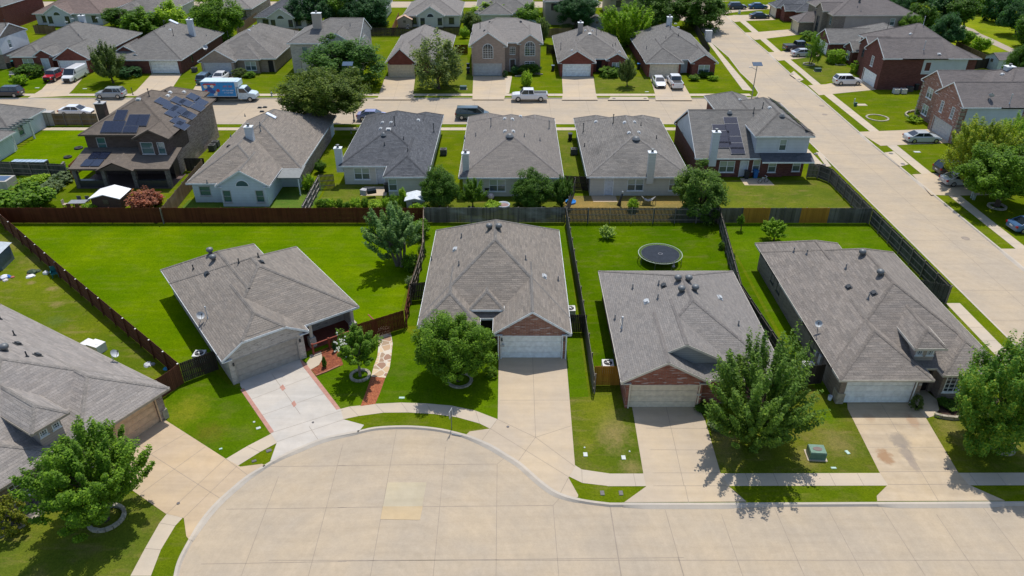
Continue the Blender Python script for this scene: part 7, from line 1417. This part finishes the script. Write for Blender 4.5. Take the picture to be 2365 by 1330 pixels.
c = at(180, 466, .7); a, b = MB(), MB(); a.box(-.95, .95, -.5, .5, .70, .74)
t = obj1('patio_table', 'grey patio table on the lawn left of the white canopy shed', 'table', [('tabletop', a, plain('table grey', (.25, .26, .27), .4))], (c[0], c[1], 0), .05)
for sx in (-1, 1):
    for sy in (-1, 1): m = MB(); m.box(sx*.85-.03, sx*.85+.03, sy*.42-.03, sy*.42+.03, 0, .70); m.build('leg', BLACK, t)
def chair(label, x, y, rz, mat):
    a, b, l = MB(), MB(), []; a.box(-.24, .24, -.24, .24, .40, .45); b.box(-.24, .24, .22, .27, .45, .95)
    t = obj1('patio_chair', label, 'chair', [('seat', a, mat), ('backrest', b, mat)], (x, y, 0), rz, 'chairs around the patio table')
    for sx in (-1, 1):
        for sy in (-1, 1): m = MB(); m.box(sx*.2-.02, sx*.2+.02, sy*.2-.02, sy*.2+.02, 0, .40); m.build('leg', BLACK, t)
BRC, GRC, BGC = plain('brown chair', (.14, .06, .04), .6), plain('grey chair', (.12, .12, .13), .6), plain('beige chair', (.45, .38, .28), .6)
for lb, dx, dy, rz, mt in [('brown chair at the near left of the patio table', -.5, -.85, pi, BRC), ('brown chair at the near right of the patio table', .45, -.85, pi, BRC), ('grey chair at the far left of the patio table', -.45, .85, 0, GRC), ('grey chair at the far right of the patio table', .5, .85, 0, GRC), ('beige chair at the left end of the patio table', -1.5, 0, pi/2, BGC), ('beige chair at the right end of the patio table', 1.5, 0, -pi/2, BGC)]: chair(lb, c[0]+dx, c[1]+dy, rz, mt)
c = at(858, 440, .8); a, b, l = MB(), MB(), MB(); a.box(-.5, .5, -.3, .3, .5, .9); b.loft([[(-.5, -.3, .901), (.5, -.3, .901), (.5, .3, .901), (-.5, .3, .901)], [(-.45, -.15, 1.15), (.45, -.15, 1.15), (.45, .2, 1.15), (-.45, .2, 1.15)]])
obj1('barbecue', 'black covered barbecue by the slate roofed house window', 'barbecue', [('firebox', a, BLACK), ('lid', b, DKMETAL)], (c[0], c[1], 0), .4)
for lb, x, y, w, mt in [('pale covered grill box on the slate roofed house patio', 841, 440, .4, (.4, .4, .42)), ('white appliance box left of the pair by the lower left roof', 207, 797, .5, (.7, .7, .68)), ('white appliance box right of the pair by the lower left roof', 224, 801, .55, (.74, .74, .72))]:
    c = at(x, y, .4); a, b = MB(), MB(); a.box(-w, w, -w*.8, w*.8, 0, w*1.3); b.box(-w*1.03, w*1.03, -w*.83, w*.83, w*1.3, w*1.4); b.lathe([(w*.3, w*1.4), (w*.28, w*1.45)], (w*.3, 0, 0), 10)
    obj1('appliance', lb, 'appliance', [('body', a, plain('box %s' % (mt,), mt, .5)), ('top', b, plain('box %s' % (mt,), mt, .5))], (c[0], c[1], 0), -.4, None)
def pool(label, x, y, r, col, h=.35, rim=(.55, .6, .68)):
    c = at(x, y, h); a, b = MB(), MB(); a.lathe([(r, 0), (r*1.05, h), (r*.93, h), (r*.9, .08), (0, .07)], (0, 0, 0), 20); b.lathe([(r*.9, h*.55), (0, h*.56)], (0, 0, 0), 20)
    obj1('paddling_pool', label, 'pool', [('shell', a, plain('pool %s' % (rim,), rim, .4), 1), ('water', b, plain('pool inside %s' % (col,), col, .2))], (c[0], c[1], 0))
pool('round paddling pool with a pinkish inside behind the patched grey fence', 1162, 471, .75, (.30, .20, .19)); pool('bright blue toy pool at the fence right of the narrow dark tree', 1318, 464, .6, (.03, .2, .6), .2, (.05, .25, .65))
c = at(1917, 918, .2); a, b = MB(), MB(); a.lathe([(.13, 0), (.16, .36), (.15, .36), (.12, .03)], (0, 0, 0), 14); b.beam((-.16, 0, .36), (0, .0, .6), .015, .015); b.beam((0, 0, .6), (.16, 0, .36), .015, .015)
obj1('bucket', 'white bucket at the left corner of the long brown roofed house', 'bucket', [('pail', a, plain('bucket white', (.7, .74, .76), .4), 1), ('handle', b, METAL)], (c[0], c[1], 0))
# a carved stump and a firepit frame in the dry yard, tyres on the pergola lawn
c = at(1432, 474); a, b = MB(), MB(); a.loft([[(cos(t)*r_+ox, sin(t)*r_, z) for t in [2*pi*i/8 for i in range(8)]] for r_, ox, z in ((.26, -.15, 0), (.17, -.05, .5), (.13, .1, 1.1), (.07, .16, 1.5))]); b.lathe([(.05, 1.45), (.12, 1.56), (.1, 1.7), (0, 1.78)], (.17, 0, 0), 10)
obj1('garden_statue', 'dark leaning garden figure with a white top in the dry yard', 'statue', [('figure', a, DKMETAL, 1), ('white_top', b, LTMETAL, 1)], (c[0], c[1], 0))
c = at(1496, 472); a, b = MB(), MB()
for s_ in (-1, 1): a.beam((s_*.9, 0, 0), (s_*.8, 0, 1.05), .05, .05); a.beam((s_*.9-.4, .3, 0), (s_*.8, 0, .9), .05, .05)
b.loft([[(x, -.28*w, z), (x, .28*w, z), (x, .28*w, z+.03), (x, -.28*w, z+.03)] for x, z, w in ((-.78, 1., .2), (-.4, .62, 1), (0, .5, 1), (.4, .62, 1), (.78, 1., .2))])
obj1('hammock', 'grey hammock on a frame in the dry brown yard', 'hammock', [('frame', a, METAL), ('cloth', b, plain('hammock cloth', (.3, .3, .3), .8))], (c[0], c[1], 0), -.1)
for lb, x, y, r in [('round black planter on the pergola lawn, right one', 182, 343, .55), ('round dark planter on the pergola lawn, lower one', 157, 364, .5)]:
    c = at(x, y); m = MB(); m.lathe([(r, 0), (r*1.05, .12), (r*.9, .2), (r*.6, .2), (r*.55, .05)], (0, 0, 0), 16); o = m.build('planter', BLACK, None, True); o.location = c; tag(o, lb, 'planter', 'round planters')
c = at(68, 371, .7); m = MB()
for i in range(14): m.box(-2.2+i*.31, -1.92+i*.31, -.45, .45, .65+.02*(i % 2), .70+.02*(i % 2))
g_ = MB(); g_.box(-2.1, 2.2, -.4, .4, 0, .64)
obj1('bench_cover', 'pale blue corrugated cover along the dark fence of the pergola lawn', 'bench', [('corrugated_top', m, plain('corrugated blue', (.35, .45, .55), .4)), ('base', g_, DKMETAL)], (c[0], c[1], 0), -.03)
c = at(5, 412, 1.); a, b = MB(), MB(); a.box(-1.6, 1.0, -1., 1., 0, 1.0); b.box(-1.2, .7, -.75, .75, 1.0, 1.02)
obj1('hot_tub', 'boxy hot tub with a dark water square at the left edge', 'hot tub', [('shell', a, plain('tub beige', (.42, .40, .36), .6)), ('water', b, plain('tub water', (.05, .09, .16), .1))], (c[0], c[1], 0))
# litter by the slanting fence
def heap(label, x, y, bits, name='rubbish_heap', grp='rubbish on the lower left lawn'):
    c = at(x, y); t = empty(name, c, 0, label, 'rubbish', grp)
    for i, (dx, dy, r_, h, col, nm) in enumerate(bits):
        rg = random.Random(i+int(x)); m = MB(); n = 9; m.loft([[(dx+r_*k*cos(2*pi*j/n)*rg.uniform(.7, 1.2), dy+r_*k*sin(2*pi*j/n)*rg.uniform(.7, 1.2), z) for j in range(n)] for k, z in ((1, 0), (.85, h*.6), (.3, h))]); m.build(nm, plain('%s %s' % (nm, col), col, .7), t)
heap('heap of white and blue bags at the left edge of the lawn', 10, 642, [(0, 0, .45, .3, (.62, .64, .7), 'bag'), (.35, .15, .25, .25, (.05, .18, .55), 'bag'), (-.3, -.45, .35, .3, (.05, .06, .07), 'bag'), (.4, -.5, .25, .15, (.6, .55, .55), 'paper'), (.75, .1, .2, .15, (.4, .12, .08), 'paper')])
heap('dark heap with a white sheet in the middle of the weedy patch', 76, 630, [(0, 0, .5, .35, (.04, .07, .035), 'brush'), (.35, .3, .3, .2, (.05, .08, .04), 'brush'), (.15, -.75, .42, .18, (.68, .68, .68), 'sheet'), (-.2, -.4, .2, .1, (.3, .2, .15), 'paper')])
heap('white bag lying beside the teal chair by the slanting fence', 107, 632, [(0, 0, .3, .3, (.72, .72, .72), 'bag')])
heap('crumpled grey and white thing at the end of the slanting fence', 342, 843, [(0, 0, .35, .2, (.55, .56, .58), 'cloth'), (.35, .1, .2, .15, (.3, .32, .34), 'cloth')]); heap('flat blue tarp at the foot of the slanting fence end', 384, 851, [(0, 0, .3, .08, (.03, .3, .5), 'tarp'), (.4, .1, .2, .06, (.04, .34, .55), 'tarp')])
c = at(127, 632, .3); a, b = MB(), MB(); a.box(-.3, .3, -.3, .3, .35, .42); b.box(-.3, .3, .25, .32, .42, 1.0); b.box(-.34, -.28, -.25, .3, .42, .62); b.box(.28, .34, -.25, .3, .42, .62); d = MB()
for sx in (-1, 1):
    for sy in (-1, 1): d.box(sx*.25-.03, sx*.25+.03, sy*.25-.03, sy*.25+.03, 0, .35)
obj1('garden_chair', 'teal plastic garden chair in the shade of the slanting fence', 'chair', [('seat', a, plain('teal plastic', (.02, .17, .17), .5)), ('backrest', b, plain('teal plastic', (.02, .17, .17), .5)), ('leg_frame', d, plain('teal plastic', (.02, .17, .17), .5))], (c[0], c[1], 0), .5)
for lb, x, y, mt in [('toy bicycle heap on the patio of the solar corner house', 1763, 415, (.35, .38, .42)), ('dark patio chair behind the streaky roofed house', 1395, 440, (.03, .05, .08)), ('white and pink ball like toy before the taupe roofed house window', 1134, 453, (.6, .5, .5)), ('pale garden bench at the far left lawn behind the round bush', 32, 172, (.45, .42, .4))]:
    c = at(x, y, .4)
    if 'ball' in lb: m = MB(); m.lathe([(.38*cos(a_), .38+.38*sin(a_)) for a_ in [pi*(-.5+i/10) for i in range(11)]], (0, 0, 0), 14); o = m.build('play_ball', plain('ball pink', mt, .4), None, True); o.location = (c[0], c[1], 0); tag(o, lb, 'ball')
    elif 'bicycle' in lb:
        a, b = MB(), MB()
        for x_ in (-.45, .45):
            for i in range(14): t0, t1 = 2*pi*i/14, 2*pi*(i+1)/14; a.cyl((x_+.28*cos(t0), 0, .28+.28*sin(t0)), (x_+.28*cos(t1), 0, .28+.28*sin(t1)), .03, .03, 5, 0, False)
        b.beam((-.45, 0, .28), (-.1, 0, .65), .05, .05); b.beam((-.1, 0, .65), (.35, 0, .62), .05, .05); b.beam((.35, 0, .85), (.45, 0, .28), .05, .05); b.box(-.22, .02, -.07, .07, .66, .72); b.box(.28, .34, -.25, .25, .84, .88)
        obj1('bicycle', lb, 'bicycle', [('wheel', a, BLACK), ('frame', b, LTMETAL)], (c[0], c[1], 0), .3)
    else:
        a, b, d = MB(), MB(), MB(); w = .8 if 'bench' in lb else .28; a.box(-w, w, -.25, .25, .4, .46); b.box(-w, w, .22, .27, .46, .95)
        for s_ in (-1, 1): d.box(s_*w*.85-.03, s_*w*.85+.03, -.22, .22, 0, .4)
        mm = plain('seat %s' % (mt,), mt, .6); obj1('garden_bench', lb, 'seat', [('seat', a, mm), ('backrest', b, mm), ('leg_frame', d, mm)], (c[0], c[1], 0), .1)
